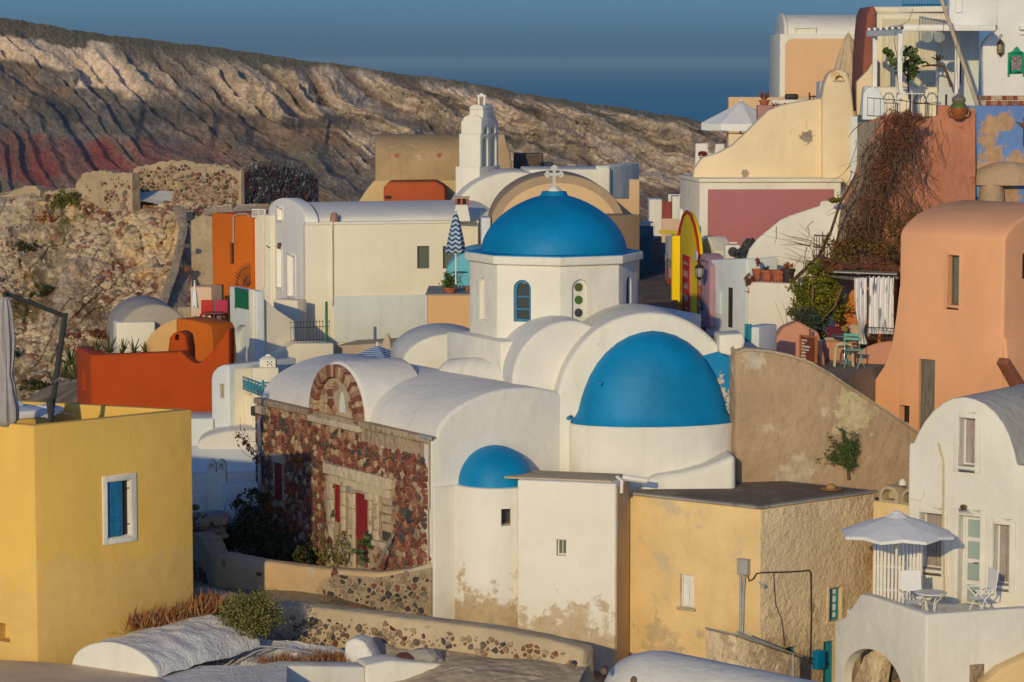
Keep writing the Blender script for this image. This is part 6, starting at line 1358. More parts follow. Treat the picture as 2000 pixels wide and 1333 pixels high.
# taupe terrace wall with two parasols
f = Fr(P(640, 690, 90), P(838, 690, 89)); b = B(); pp = f.pts((650, 730), (654, 676), (832, 666), (838, 730)); prism(b, f, pp[::-1], 0, -2.0); solo('taupe_wall', 'rough taupe wall below the long white house', 'wall', b, plaster('taupe_render', (.44, .36, .27), .15, dirt=(.34, .27, .2), damt=.15, dscale=1.5, bump=.8), bevel=.03)
def closed_parasol(label, apex, h, r, mat, pole=1.0, twist=6, flare=1.0, group=None):
    c = Vector(apex); t = thing('closed_parasol', label, 'parasol', c-Vector((0, 0, h+pole))); b = B()
    lathe(b, c-Vector((0, 0, h)), [(r*.92, .0), (r*1.0, .02), (r*.8, h*.3), (r*.5, h*.65), (r*.2, h*.92), (.02, h)], 36, cap=False)
    for v in b.verts:
        d = Vector((v.co.x-c.x, v.co.y-c.y)); a = math.atan2(d.y, d.x); k = 1+.16*math.sin(a*twist); v.co.x = c.x+d.x*k; v.co.y = c.y+d.y*k; v.co.z -= .05*math.sin(a*twist)*(1-min(1, (v.co.z-c.z+h)/h))
    part('canopy', b, mat, t, ang=70); b = B(); tube(b, [c+Vector((0, 0, .06)), c-Vector((0, 0, h+pole))], .025, 6); part('pole', b, M['whitepaint'], t); return t
beige = paint('beige_canvas', (.55, .43, .29), .9)
closed_parasol('closed beige parasol behind the blue striped parasol', P(757, 651, 84), .72, .26, beige, .9, 4)
def striped(name, c1, c2, zz, amp, freq):
    m, nt, bs = _newmat(name); g = _n(nt, 'ShaderNodeTexCoord'); s = _n(nt, 'ShaderNodeSeparateXYZ'); nt.links.new(g.outputs['Object'], s.inputs[0])
    if amp: zx = _math(nt, 'ADD', _math(nt, 'MULTIPLY', s.outputs[2], zz), _math(nt, 'MULTIPLY', _math(nt, 'PINGPONG', _math(nt, 'MULTIPLY', s.outputs[0], freq), 1.0), amp))
    else: zx = _math(nt, 'MULTIPLY', s.outputs[2], zz)
    f = _math(nt, 'GREATER_THAN', _math(nt, 'FRACT', zx), .5); nt.links.new(_mix(nt, f, c1, c2), bs.inputs['Base Color']); bs.inputs['Roughness'].default_value = .85; return m
def open_parasol(name, label, apex, R, h, mat, n=8, pole=2.0, a0=0, valance=.1, vent=True, sag=.03):
    ap = Vector(apex); t = thing(name, label, 'parasol', ap-Vector((0, 0, pole))); b = B(); rim = [ap+Vector((R*math.cos(a0+2*math.pi*k/n), R*math.sin(a0+2*math.pi*k/n), -h)) for k in range(n)]
    for k in range(n):
        p, q = rim[k], rim[(k+1) % n]; rows = [[ap.lerp(p.lerp(q, j/4), i/4)+Vector((0, 0, -sag*math.sin(math.pi*j/4)*i/4)) for j in range(5)] for i in range(5)]
        rows.append([rows[-1][j]+Vector((0, 0, -valance)) for j in range(5)]); gridsurf(b, rows)
    bmesh.ops.remove_doubles(b, verts=b.verts, dist=1e-4); part('canopy', b, mat, t, ang=12)
    if vent: b = B(); lathe(b, ap-Vector((0, 0, h*.16)), [(R*.17, 0), (0, h*.22+.02)], n, cap=False, rz=a0); part('vent', b, mat, t)
    b = B(); tube(b, [ap+Vector((0, 0, .1)), ap-Vector((0, 0, pole))], .03, 7); part('pole', b, M['whitepaint'], t)
    for k in range(n): b = B(); tube(b, [ap-Vector((0, 0, .06)), rim[k]-Vector((0, 0, .03))], .012, 4); part('rib', b, M['greywood'], t)
    return t
open_parasol('striped_parasol', 'low blue and white striped open parasol behind the nave roof', P(737, 675, 80), .84, .32, striped('blue_stripes', (.01, .07, .26), (.45, .55, .68), 22, 0, 0), 4, 1.6, RX(20), .03, False)
# peach terrace block with pot, table and striped closed parasol
f = frang(833, 600, 84.5, 0); t = thing('peach_block', 'peach coloured terrace block left of the octagonal drum', 'terrace', f.w(.5, -9.5)); zt = f.uv(870, 577)[1]
b = B(); box(b, f, .02, 2.6, -10, zt, -3.2, 0); part('wall', b, plaster('peach_light', (.66, .40, .19), .06), t, bevel=.03)
b = B(); box(b, f, -.04, .018, -10, zt+.003, -3.2, .02); part('side_wall', b, M['palepanel'], t); b = B(); box(b, f, -.02, 2.6, zt+.002, zt+.03, -3.2, .02); part('floor', b, M['concrete'], t)
q = f.w(f.uv(878, 577)[0], zt+.03, -.5); pot('potted_geranium', 'terracotta pot with leafy geranium on the peach terrace', q, .22, .16, M['terracotta'], M['lf_green'], 3, .07, 520, .5, .26)
q = f.w(f.uv(897, 577)[0], zt+.03, -1.3); t = thing('terrace_table', 'small round dark table next to the striped parasol pole', 'table', q); b = B(); lathe(b, q+Vector((0, 0, .55)), [(.24, 0), (.24, .02), (0, .02)], 18); part('table_top', b, M['iron'], t)
for a in (0.5, 2.6, 4.7): b = B(); tube(b, [q+Vector((.2*math.cos(a), .2*math.sin(a), 0)), q+Vector((-.12*math.cos(a), -.12*math.sin(a), .55))], .01, 4); part('leg', b, M['iron'], t)
closed_parasol('closed parasol with blue and white zigzag stripes', P(890, 413, 83), 1.2, .28, striped('zigzag', (.02, .06, .16), (.42, .52, .60), 7.5, .5, 10), .95, 5)
b = B(); q = f.w(f.uv(912, 560)[0], zt+.03, -1.0); lathe(b, q, [(.05, 0), (.07, .12), (.06, .14)], 10); solo('small_pot', 'tiny terracotta pot beside the drum on the peach terrace', 'flower pot', b, M['terracotta'])
f = frang(866, 540, 88, 0); b = B(); prism(b, f, arch(0, 2.2, -8.5, zat(553, 88), zat(489, 88), 24), 0, -3); solo('turquoise_vault', 'pale turquoise vault behind the striped closed parasol', 'vault', b, plaster('pale_turquoise', (.14, .46, .55), .06), bevel=.06, ang=50)
# ================================================================== orange walls, left
FQ = Fr(P(178, 750, 76.0), P(447, 750, 75.0)); t = thing('orange_wall_house', 'large burnt orange house with sweeping wall and small slit window', 'house', FQ.w(1, -13)); FQl = Fr(P(150, 750, 78.4), P(178, 750, 76.0))
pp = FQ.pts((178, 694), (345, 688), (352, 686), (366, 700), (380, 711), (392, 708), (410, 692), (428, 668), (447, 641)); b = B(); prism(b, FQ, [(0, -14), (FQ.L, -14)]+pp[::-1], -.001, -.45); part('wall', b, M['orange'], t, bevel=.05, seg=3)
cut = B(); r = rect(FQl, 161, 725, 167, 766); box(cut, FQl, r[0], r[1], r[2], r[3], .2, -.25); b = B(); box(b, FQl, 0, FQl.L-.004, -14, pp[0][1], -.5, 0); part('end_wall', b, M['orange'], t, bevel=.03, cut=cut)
b = B(); box(b, FQl, r[0]+.02, r[1]-.02, r[2], r[3], -.24, -.2); part('window', b, M['dark'], t)
b = B(); zr = pp[0][1]-.5; slab(b, [FQl.w(.3, 0, -.3), FQ.w(0.3, 0, -.3), FQ.w(FQ.L, 0, -.3), FQ.w(FQ.L, 0, -4), FQl.w(.3, 0, -4)], zr-.1, zr); part('floor', b, M['mortar_light'], t)
f = Fr(P(325, 690, 77), P(372, 690, 76.8)); b = B(); pp = f.pts((322, 740), (325, 700), (330, 660), (338, 650), (352, 648), (362, 655), (366, 680), (368, 740)); cut = B(); c_ = f.uv(346, 660); prism(cut, f, arch(c_[0]-.06, c_[0]+.07, c_[1]-.07, c_[1], c_[1]+.10, 8), .3, -.25)
t2 = thing('orange_chimney', 'rounded burnt orange chimney with small arched hole', 'chimney', f.w(.3, -10)); part('shaft', prism(b, f, pp[::-1], 0, -.6), M['orange'], t2, bevel=.08, cut=cut)
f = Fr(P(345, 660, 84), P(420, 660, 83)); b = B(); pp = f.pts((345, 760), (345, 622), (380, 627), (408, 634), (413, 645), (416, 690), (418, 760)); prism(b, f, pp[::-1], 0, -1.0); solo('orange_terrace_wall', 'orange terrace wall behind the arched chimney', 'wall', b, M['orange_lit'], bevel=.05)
f = Fr(P(275, 660, 84.6), P(346, 660, 84.2)); b = B(); pp = f.pts((275, 700), (280, 678), (295, 652), (315, 635), (345, 622), (346, 700)); prism(b, f, pp[::-1], 0, -.3); solo('half_vault_gable', 'pale ochre front of a half vault beside the orange wall', 'wall', b, plaster('pale_ochre', (.64, .38, .15), .06), bevel=.03)
f = frang(228, 660, 87.5, 14); t = thing('grey_vault', 'weathered grey vault roof at the foot of the rocky hillside', 'vault', f.w(1, -11)); b = B(); prism(b, f, arch(.1, 2.35, -11, f.uv(300, 660)[1], f.uv(310, 597)[1], 24), -.4, -4); part('roof', b, plaster('grey_roof', (.42, .37, .31), .12, dirt=(.30, .26, .2), damt=.1), t, bevel=.1, ang=50)
b = B(); box(b, f, 0, 1.2, -12, f.uv(250, 630)[1], -1, 0); part('wall', b, M['cream_w'], t, bevel=.05)
f = Fr(P(372, 590, 96), P(413, 590, 95.8)); b = B(); box(b, f, 0, f.L, -11, f.uv(390, 561)[1], -1, 0); solo('small_pink_wall', 'small pale pink wall behind the closed white parasol', 'wall', b, plaster('pale_pink', (.70, .48, .33), .06), bevel=.03)
b = B(); box(b, f, -.5, .02, -11, f.uv(370, 600)[1], -.8, .05); solo('red_rubble_wall', 'low broken red wall beside the pale pink wall', 'wall', b, M['mortar'], bevel=.08)
f0 = f.w(.1, f.uv(380, 628)[1], .6); closed_parasol('slim closed white parasol in front of the pale pink wall', P(380, 551, 94), .85, .12, M['cushion'], .55, 5)
rng = random.Random(3); 
for k, (x, lb) in enumerate(((404, 'red chair left of the dark terrace table'), (432, 'pinkish red chair right of the dark terrace table'))):
    q = P(x, 640, 91); t = thing('terrace_chair', lb, 'chair', q); rd_ = paint('red_fabric', (.5, .03, .02) if k == 0 else (.45, .03, .08), .8); b = B(); wbox(b, q+Vector((0, 0, .4)), .4, .4, .06); part('seat', b, rd_, t, bevel=.02); b = B(); wbox(b, q+Vector((0, .2, .45)), .4, .06, .42); part('backrest', b, rd_, t, bevel=.03)
    for dx, dy in ((-.18, -.18), (.18, -.18), (.18, .18), (-.18, .18)): b = B(); tube(b, [q+Vector((dx, dy, 0)), q+Vector((dx, dy, .4))], .02, 5); part('leg', b, M['iron'], t)
q = P(419, 646, 90.5); t = thing('dark_table', 'dark red table on the orange house terrace', 'table', q); b = B(); wbox(b, q+Vector((0, 0, .55)), .6, .5, .04); part('table_top', b, paint('dark_red', (.16, .02, .02), .5), t)
for dx, dy in ((-.25, -.2), (.25, -.2), (.25, .2), (-.25, .2)): b = B(); tube(b, [q+Vector((dx, dy, 0)), q+Vector((dx, dy, .55))], .02, 5); part('leg', b, M['iron'], t)
# ---- white houses below the orange wall
f = frang(412, 780, 73.6, -40); t = thing('small_white_house', 'small white round topped house with one tiny window beside the orange wall', 'house', f.w(.3, -12)); L_ = f.uv(447, 780)[0]; cut = B(); r = rect(f, 429, 750, 438, 778)
out = [(0, -13), (L_, -13)]+f.pts((447, 714), (436, 713), (424, 718), (415, 728), (412, 740)); window(t, f, r, cut, depth=.12, frame=M['mortar_light'], fw=.02, pane=M['mortar_light']); part('front_wall', prism(B(), f, out, 0, -2.5), M['bluewhite_shade'], t, bevel=.05, cut=cut, ang=50)
FR = Fr(f.w(L_-.02, 0, -.05), P(548, 780, 74.2)); z1 = FR.uv(500, 718)[1]; b = B(); box(b, FR, .0, FR.L, -13, z1, -.12, .0); part('side_wall', b, M['cream_w'], t, bevel=.05)
b = B(); box(b, FR, FR.uv(476, 800)[0], FR.L+.3, -13, FR.uv(500, 768)[1], .0, .8); part('stair_block', b, M['cream_w'], t, bevel=.08)
f = frang(500, 740, 72.8, 5); z0 = f.uv(520, 745)[1]; b = B(); box(b, f, -.1, f.uv(545, 740)[0], z0-2, f.uv(520, 719)[1], -.8, 0); part('chimney_base', b, M['cream_w'], t, bevel=.04)
q = f.w(.32, f.uv(520, 719)[1], -.3); t2 = thing('lantern_chimney', 'small white perforated lantern chimney on the white house', 'chimney', q); b = B(); wbox(b, q, .42, .42, .20); part('box', b, M['white'], t2, bevel=.02); b = B(); lathe(b, q+Vector((0, 0, .20)), [(.32, 0), (.20, .06), (.10, .08), (.09, .12), (.04, .13)], 4, rz=RX(45)); part('cap', b, M['white'], t2, bevel=.01)
for dx, dz in ((0, .1), (-.05, .06), (.05, .06), (-.05, .14), (.05, .14)): b = B(); wbox(b, q+Vector((.05+dx, -.214, dz-.01)), .03, .01, .03); part('hole', b, M['dark'], t2, smooth=False)
b = B(); q2 = f.w(*f.uv(536, 760), .4)
lathe(b, P(541, 770, 70.8), [(.06, 0), (.06, .42), (.05, .43)], 10, cap=False); solo('white_pipe_stub', 'white pipe stub standing at the corner of the nave roof', 'pipe', b, M['whitepaint'])
fz = Fr(P(475, 770, 73.2), P(512, 772, 71.6)); z0 = zat(772, 72); t = railing('blue_railing', 'carved blue wooden railing beside the white stair block', 'railing', [fz.w(0, z0), fz.w(fz.L, z0)], .33, M['tealwood'], 6, .02, rails=(1, .08))
for k in range(6): b = B(); u = fz.L*(k+.5)/6; disc(b, fz, u, z0+.17, .11, -.015, .015, 10); part('carved_panel', b, M['tealwood'], t, smooth=False)
b = B(); tube(b, [P(513, 748, 71.5), P(535, 748, 71.3)], .02, 5); tube(b, [P(513, 750, 71.5), P(524, 766, 71.4), P(534, 750, 71.3)], .016, 5); tube(b, [P(513, 743, 71.5), P(513, 772, 71.5)], .03, 5); part('gate_brace', b, M['tealwood'], t)
# lower white roofs and chimney between the yellow house and the stone wall
f = frang(376, 870, 73.4, 0); b = B(); box(b, f, -.8, .55, -13, f.uv(390, 818)[1], -1.5, 0); solo('white_side_wall', 'bluish white wall below the orange house', 'wall', b, M['bluewhite_shade'], bevel=.04)
f = frang(378, 900, 71.4, 3); b = B(); prism(b, f, arch(0.05, 2.6, -13, f.uv(440, 878)[1], f.uv(440, 848)[1], 20), -.8, -2.4); t = thing('low_white_house', 'low white house with vaulted roof between the yellow house and stone wall', 'house', f.w(.8, -12.5)); part('roof', b, M['white3'], t, bevel=.1, ang=50)
b = B(); prism(b, f, [(-.8, -13), (2.2, -13), (2.2, f.uv(440, 920)[1]), (-.8, f.uv(380, 925)[1])], 0, -.8); part('wall', b, M['white'], t, bevel=.06)
rows = [[f.w(-.8, zat(925, 71.4), .0), f.w(2.2, zat(920, 71.4), 0)], [f.w(-.8, zat(880, 71.4), -.9), f.w(2.2, zat(882, 71.4), -.9)]]; b = B(); face(b, [rows[0][0], rows[0][1], rows[1][1], rows[1][0]]); b2 = B(); ext(b2, [rows[0][0], rows[0][1], rows[1][1], rows[1][0]], [p-Vector((0, -.3, 1)) for p in (rows[0][0], rows[0][1], rows[1][1], rows[1][0])]); b.free(); part('sloping_roof', b2, M['bluewhite_shade'], t)
f = frang(376, 960, 69.6, 0); b = B(); box(b, f, -.8, .95, -13, f.uv(400, 965)[1], -.5, 0); part('low_wall', b, M['white'], t, bevel=.05)
q = P(424, 992, 69.0); t2 = thing('double_chimney', 'white chimney with two arched pots in front of the low white house', 'chimney', q-Vector((0, 0, .3))); f = Fr(q+Vector((-.24, 0, 0)), q+Vector((.24, 0, 0))); zc0 = zat(922, 69); b = B(); box(b, f, 0, .46, q.z-.5, zc0, -.4, 0); part('shaft', b, M['white'], t2, bevel=.03)
for k in (0, 1):
    cut = B(); prism(cut, f, arch(.05+.24*k, .17+.24*k, zc0+.06, zc0+.14, zc0+.2, 8), .1, -.12); b = B(); prism(b, f, arch(.0+.235*k, .22+.235*k, zc0-.02, zc0+.14, zc0+.29, 12), -.02, -.3); part('pot', b, M['white'], t2, bevel=.02, cut=cut)
f = Fr(P(443, 980, 68.6), P(505, 980, 68.9)); b = B(); box(b, f, 0, f.L, -13, f.uv(470, 947)[1], -1.1, 0); solo('bluish_box', 'white box shaped wall with bluish shade in its colour next to the stone facade', 'wall', b, M['bluewhite_shade'], bevel=.03)
# dark hedge, stones and dry stone pile
rng = random.Random(31)
t = thing('dark_hedge', 'dark overgrown shrubs in the shade of the stone facade', 'shrubs', P(500, 1085, 67)); b = B()
for (x, y, Y, r_, rz_, n) in ((440, 1055, 67.5, .7, .38, 2600), (500, 1050, 67.5, .7, .45, 3000), (560, 1075, 66.8, .6, .3, 1800), (480, 1020, 68.3, .45, .35, 900), (590, 1085, 66.2, .5, .22, 1000)): cloud(b, P(x, y, Y), (r_, .6, rz_), n, .06, rng, shell=.2)
part('foliage', b, M['lf_dark'], t, smooth=False, fix=False); b = B()
for _ in range(16): twigs(b, P(rng.uniform(420, 520), 1050, 67.5), 1, rng.uniform(.5, 1.3), rng, .01, spread=.35, up=1)
part('twigs', b, M['twig'], t); b = B(); 
for _ in range(12): cloud(b, P(rng.uniform(450, 515), rng.uniform(960, 1010), 68), (.16, .16, .2), 45, .07, rng, shell=.1)
part('top_leaves', b, M['lf_dark'], t, smooth=False, fix=False)
t = thing('rusty_creeper', 'rust coloured creeper hanging on the shaded stone facade', 'creeper', frS.w(frS.uv(590, 1100)[0], -12, .2)); b = B()
for (x, y, rx_, rz_, n) in ((553, 990, .55, .28, 330), (580, 1030, .4, .3, 260), (600, 900, .35, .4, 160), (540, 1080, .3, .2, 160), (595, 1075, .3, .3, 200), (590, 960, .3, .4, 120)): cloud(b, frS.w(*frS.uv(x, y), .22), (rx_, .1, rz_), n, .06, rng, shell=.1, droop=.8)
part('foliage', b, M['lf_rust'], t, smooth=False, fix=False); b = B()
for (x, y) in ((575, 1100), (590, 1095), (650, 1100), (668, 1100), (560, 1095), (640, 1100)):
    p = frS.w(*frS.uv(x, y), .25); twigs(b, p, 3, rng.uniform(1.2, 3.0), rng, .012, spread=.16, up=1.5, bend=.12, seg=7)
part('stems', b, M['twig'], t, kind='stuff')
t = thing('door_plant', 'small light green plant beside the dark red door', 'plant', frS.w(frS.uv(730, 1105)[0], -12, .2)); b = B(); cloud(b, frS.w(*frS.uv(731, 1065), .25), (.25, .15, .5), 170, .09, rng, shell=.1); part('foliage', b, M['lf_green'], t, smooth=False, fix=False)
t = thing('facade_weeds', 'thin dry climbing weeds at the foot of the stone facade', 'weeds', frS.w(frS.uv(660, 1110)[0], -12, .2)); b = B()
for x in range(618, 700, 6): cloud(b, frS.w(*frS.uv(x, 1085+rng.uniform(-30, 12)), .2), (.2, .12, .3), 46, .06, rng, shell=.1)
part('foliage', b, M['lf_bush'], t, smooth=False, fix=False)
b = B(); tube(b, [frS.w(*frS.uv(772, 1105), .5), frS.w(*frS.uv(775, 1042), .08)], .05, 4); solo('leaning_plank', 'grey wooden plank leaning on the stone facade', 'plank', b, M['greywood'], smooth=False)
t = thing('bare_branch', 'bare branch with dry pods reaching past the stone corner', 'branch', P(512, 900, 69)); b = B(); L0 = [P(515, 908, 68.8), P(500, 895, 68.7), P(488, 878, 68.6), P(478, 862, 68.5), P(470, 850, 68.5)]; tube(b, L0, .02, 5, .008)
for p in L0[1:]: twigs(b, p, 4, .5, rng, .007, spread=.8, up=.5)
part('twigs', b, M['twig'], t); b = B()
for p in L0[1:]: cloud(b, p+Vector((0, 0, -.02)), (.2, .15, .16), 34, .06, rng, shell=.2, droop=2)
part('pods', b, M['lf_brown'], t, smooth=False, fix=False)
STK = []
for k in range(30):
    x = rng.uniform(372, 440); y = rng.uniform(1010, 1055) if x > 385 else rng.uniform(985, 1040); STK.append((x, y, rng.uniform(.1, .22)))
t = thing('stone_pile', 'pile of loose dark stones behind the garden wall corner', 'stones', P(400, 1060, 66.5))
for x, y, s in STK:
    b = B(); bmesh.ops.create_icosphere(b, subdivisions=1, radius=s)
    for v in b.verts: v.co = Vector((v.co.x*1.4, v.co.y, v.co.z*.8))*(1+.5*mnoise.noise(v.co*5+Vector((x, y, 0))))
    b.transform(Matrix.Translation(P(x, y, 66.8+rng.uniform(-.4, .6)))); part('stone', b, M['st_mix'], t, smooth=False)
b = B(); f = Fr(P(376, 1040, 67.2), P(455, 1015, 67.8)); box(b, f, 0, f.L, -13, f.uv(420, 1004)[1], -.6, 0); solo('grey_stone_ledge', 'grey stone ledge among the dark shrubs', 'ledge', b, M['concrete'], bevel=.12)
# ================================================================== agaves on and below the orange roof
def agave(label, at, n, L, seed, group='agave plants by the orange house'):
    rng = random.Random(seed); t = thing('agave', label, 'agave', at, group); 
    for k in range(n):
        a = rng.uniform(0, 6.28); e = rng.uniform(.15, 1.45); l = L*rng.uniform(.7, 1.1); d = Vector((math.cos(a)*math.cos(e), math.sin(a)*math.cos(e), math.sin(e))); sd = d.cross(Vector((0, 0, 1))).normalized(); nrm = sd.cross(d); b = B(); A = Vector(at); w = .035*L/.6; rows = []
        for i in range(5): s = i/4; c = A+d*l*s+Vector((0, 0, -.35*l*s*s*math.cos(e))); ww = w*(1-s)**.7+.002; rows.append([c-sd*ww, c+nrm*(-.3*ww), c+sd*ww])
        gridsurf(b, rows); part('leaf', b, M['lf_agave'], t, fix=False, smooth=False)
for k, (x, y, Y, L) in enumerate(((165, 692, 78.8, .5), (188, 690, 77.4, .55), (215, 690, 77.2, .6), (240, 690, 77.0, .5), (262, 689, 76.8, .5), (283, 690, 76.6, .38))): agave(['spiky agave above the slit window corner', 'second agave from the left on the orange wall', 'large agave in the middle of the orange wall row', 'fourth agave from the left above the orange wall', 'agave near the right end of the orange wall row', 'smallest agave at the right end of the row'][k], P(x, y, Y), 26, L, k)
for k, (x, y, Y, L) in enumerate(((138, 712, 79.5, .75), (146, 740, 79, .8), (126, 738, 80, .6))): agave(['tall agave clump left of the orange end wall', 'drooping agave below the tall clump by the orange end wall', 'pale agave leftmost below the hillside'][k], P(x, y, Y), 40, L, 20+k)
for k, (x, y, rx_, rz_, n, mm, lb) in enumerate(((140, 392, 1.0, .7, 2300, 'lf_bush', 'round shrub on the crest beside the ruined walls'), (100, 425, .8, .3, 700, 'lf_dry', 'dry bush lower left of the round crest shrub'), (90, 570, 1.0, .5, 1000, 'lf_dark', 'dark shrub low on the rocky hillside'), (60, 480, .8, .5, 600, 'lf_dark', 'shrub growing in the hillside gully'), (30, 690, .9, .4, 800, 'lf_lav', 'grey green shrub at the hillside foot beside the parasol'), (190, 655, 1.5, .55, 1400, 'lf_brown', 'brown dry thicket above the agaves'), (80, 750, 1.1, .35, 900, 'lf_dark', 'dark low bush at the foot of the hillside'), (215, 415, .7, .12, 300, 'lf_dry', 'dry grass tufts under the ruined walls'))):
    rng = random.Random(k); b = B(); q = hill_at(x, y)-Vector((0, .2, 0)); cloud(b, q, (rx_, .5, rz_), n, .12, rng, shell=.2); solo('hillside_shrub', lb, 'shrub', b, M[mm], smooth=False, fix=False, group='shrubs on the rocky hillside')
# ================================================================== RUINED CASTLE on the crest
M['ruin'] = plaster('ruin_mortar', (.44, .335, .215), .18, dirt=(.33, .25, .17), damt=.12, dscale=1.5, streak=.2, bump=1.6, bscale=3, off=131)
def ragged(fr, pts, seed, step=.17, amp=.07):
    """break up a top line of sight points"""
    rng = random.Random(seed); q = fr.pts(*pts); out = []
    for i in range(len(q)-1):
        L = abs(q[i+1][0]-q[i][0])+abs(q[i+1][1]-q[i][1]); n = max(1, int(L/step))
        for k in range(n): t = k/n; out.append((q[i][0]+(q[i+1][0]-q[i][0])*t, q[i][1]+(q[i+1][1]-q[i][1])*t+rng.uniform(-amp, amp)))
    return out+[q[-1]]
def ruin(label, x0, Y0, x1, Y1, top, seed, cw, ch, pal, keep, thick=.6, ybot=450, mat='ruin', inner=None, name='ruined_wall'):
    f = Fr(P(x0, 380, Y0), P(x1, 380, Y1)); t = thing(name, label, 'ruin', f.w(f.L/2, zat(ybot, Y0))); tp = ragged(f, top, seed); zb = zat(ybot, (Y0+Y1)/2); o = [(tp[0][0], zb), (tp[-1][0], zb)]+tp[::-1]; part('wall', prism(B(), f, o, 0, -thick), M[mat], t, smooth=False)
    ip = [(tp[0][0]+.05, zb+.1), (tp[-1][0]-.05, zb+.1)]+[(u, z-.12) for u, z in tp[::-1]]; rubble(t, f, ip, cw, ch, M['st_'+pal], M['sti_'+pal], seed, keep=keep, gap=.03, dep=.07, d0=.01, keepfn=inner); return f, t
ruin('bright rubble wall at the middle of the ruined castle', 335, 146, 471, 142.5, [(336, 345), (350, 336), (380, 328), (420, 324), (471, 333)], 61, .27, .19, 'mix', .95, thick=.2)
ruin('shaded dark rubble wall on the right of the ruined castle', 470, 142.5, 622, 150.5, [(470, 333), (480, 326), (505, 316), (540, 312), (572, 317), (592, 326), (612, 338), (622, 348)], 62, .30, .21, 'dark', .95, thick=.06)
ruin('rear rubble wall behind the white roof of the castle ruin', 258, 150, 342, 150, [(260, 330), (285, 322), (320, 316), (350, 314), (390, 320), (440, 322), (462, 330)], 63, .27, .19, 'mix', .95)
ruin('pale plastered ruin block left of the castle', 150, 146, 258, 144, [(148, 360), (162, 340), (190, 334), (230, 336), (258, 338)], 64, .27, .2, 'mix', .6, inner=lambda u, z: .85 if (u > 1.9 or z > zat(345, 145)) else .04)
ruin('crumbling dark end of the plastered ruin block', 256, 144.2, 268, 147, [(256, 338), (263, 345), (268, 352)], 65, .3, .25, 'dark', .9, ybot=395)
ruin('low plastered ruin with a doorway at the far left crest', 18, 149, 78, 148, [(18, 378), (50, 365), (66, 362), (78, 372)], 66, .4, .3, 'mix', .12, ybot=405)
ruin('low crest wall between the two plastered ruins', 78, 148.6, 150, 147, [(78, 376), (110, 374), (150, 370)], 67, .4, .3, 'mix', .15, ybot=405)
ruin('low broken wall at the left edge of the crest', -20, 149, 20, 149, [(-20, 392), (0, 384), (20, 378)], 68, .4, .3, 'mix', .2, ybot=410)
b = gridsurf(B(), patch([[(262, 376, 147), (300, 374, 147), (336, 375, 147)], [(258, 392, 144.5), (300, 396, 144.5), (338, 402, 144.5)]], 14, 20, .1, .7, 2, .02)); solo('ruin_roof', 'small white roof patch inside the castle ruin', 'roof', b, M['white'])
f = Fr(P(330, 500, 138), P(372, 500, 137)); t = thing('ruin_buttress', 'leaning plastered buttress running down the hillside from the ruin', 'buttress', f.w(.5, -13)); rows = []
def strip3(pL, pR, n=40, amp=.12, seed=0):
    def s(L, t):
        x = t*(len(L)-1); i = min(int(x), len(L)-2); return P(*L[i]).lerp(P(*L[i+1]), x-i)
    return [[s(pL, i/n).lerp(s(pR, i/n), j/8)+Vector((0, -.25*math.sin(math.pi*j/8)+amp*mnoise.noise(Vector((i*.4, j*.6, seed))), amp*.6*mnoise.noise(Vector((i*.3, j*.5, seed+5))))) for j in range(9)] for i in range(n+1)]
b = gridsurf(B(), strip3([(338, 405, 141), (350, 450, 137), (335, 520, 131.5), (305, 600, 126)], [(362, 405, 140.6), (366, 450, 136.6), (352, 520, 131), (322, 605, 125.6)])); part('front', b, M['ruin'], t)
b = gridsurf(B(), strip3([(364, 440, 138), (352, 520, 132.2), (322, 605, 126.5)], [(378, 440, 138), (376, 530, 132.5), (362, 615, 127)])); part('side', b, M['wallmortar'], t)
f = Fr(P(330, 530, 131), P(372, 530, 131.4)); rubble(t, f, f.pts((322, 605), (362, 615), (374, 530), (372, 455), (356, 500), (350, 530)), .34, .24, M['st_dark'], M['sti_dark'], 69, keep=.9, gap=.02, dep=.2, d0=.1)
f = Fr(P(360, 480, 133), P(420, 480, 132)); b = B(); pp = ragged(f, [(372, 432), (395, 420), (414, 424)], 5, .4, .05); prism(b, f, [(pp[0][0], -18), (pp[-1][0]+.5, -18)]+pp[::-1], 0, -1); solo('weathered_wall', 'weathered plaster wall between the buttress and the orange tower', 'wall', b, M['ruin'], bevel=.05)
rng = random.Random(77); b = B(); ico = B(); bmesh.ops.create_icosphere(ico, subdivisions=1, radius=1); IV = [v.co.copy() for v in ico.verts]; IF = [[v.index for v in f.verts] for f in ico.faces]; ico.free()
cen = [(rng.uniform(-40, 400), rng.uniform(385, 790), rng.uniform(10, 24), rng.random()) for _ in range(14)]+[(272, 600, 34, 1), (150, 655, 26, 1), (350, 520, 16, 1), (348, 560, 16, 1), (235, 418, 22, 1), (10, 520, 22, 1), (120, 740, 30, 1), (300, 440, 20, 1)]+[(215, 545, 45, 1), (245, 585, 45, 1), (330, 425, 40, 1), (70, 655, 40, 1), (160, 470, 30, 1), (300, 400, 50, 1), (30, 500, 40, 1), (20, 560, 30, 1), (350, 400, 30, 1)]
for _ in range(2300):
    cx_, cy_, cr_, w_ = cen[rng.randrange(len(cen))]; x, y = rng.gauss(cx_, cr_*.6), rng.gauss(cy_, cr_*.5)
    if not (-30 < x < 400 and 380 < y < 790): continue
    p = hill_at(x, y); s_ = rng.choice((.05, .06, .08, .10, .13, .2))*rng.uniform(.7, 1.2); vs = [b.verts.new(p+Vector((v.x*s_*1.35, v.y*s_*.7, v.z*s_))*rng.uniform(.75, 1.15)) for v in IV]
    for q in IF: b.faces.new([vs[i] for i in q])
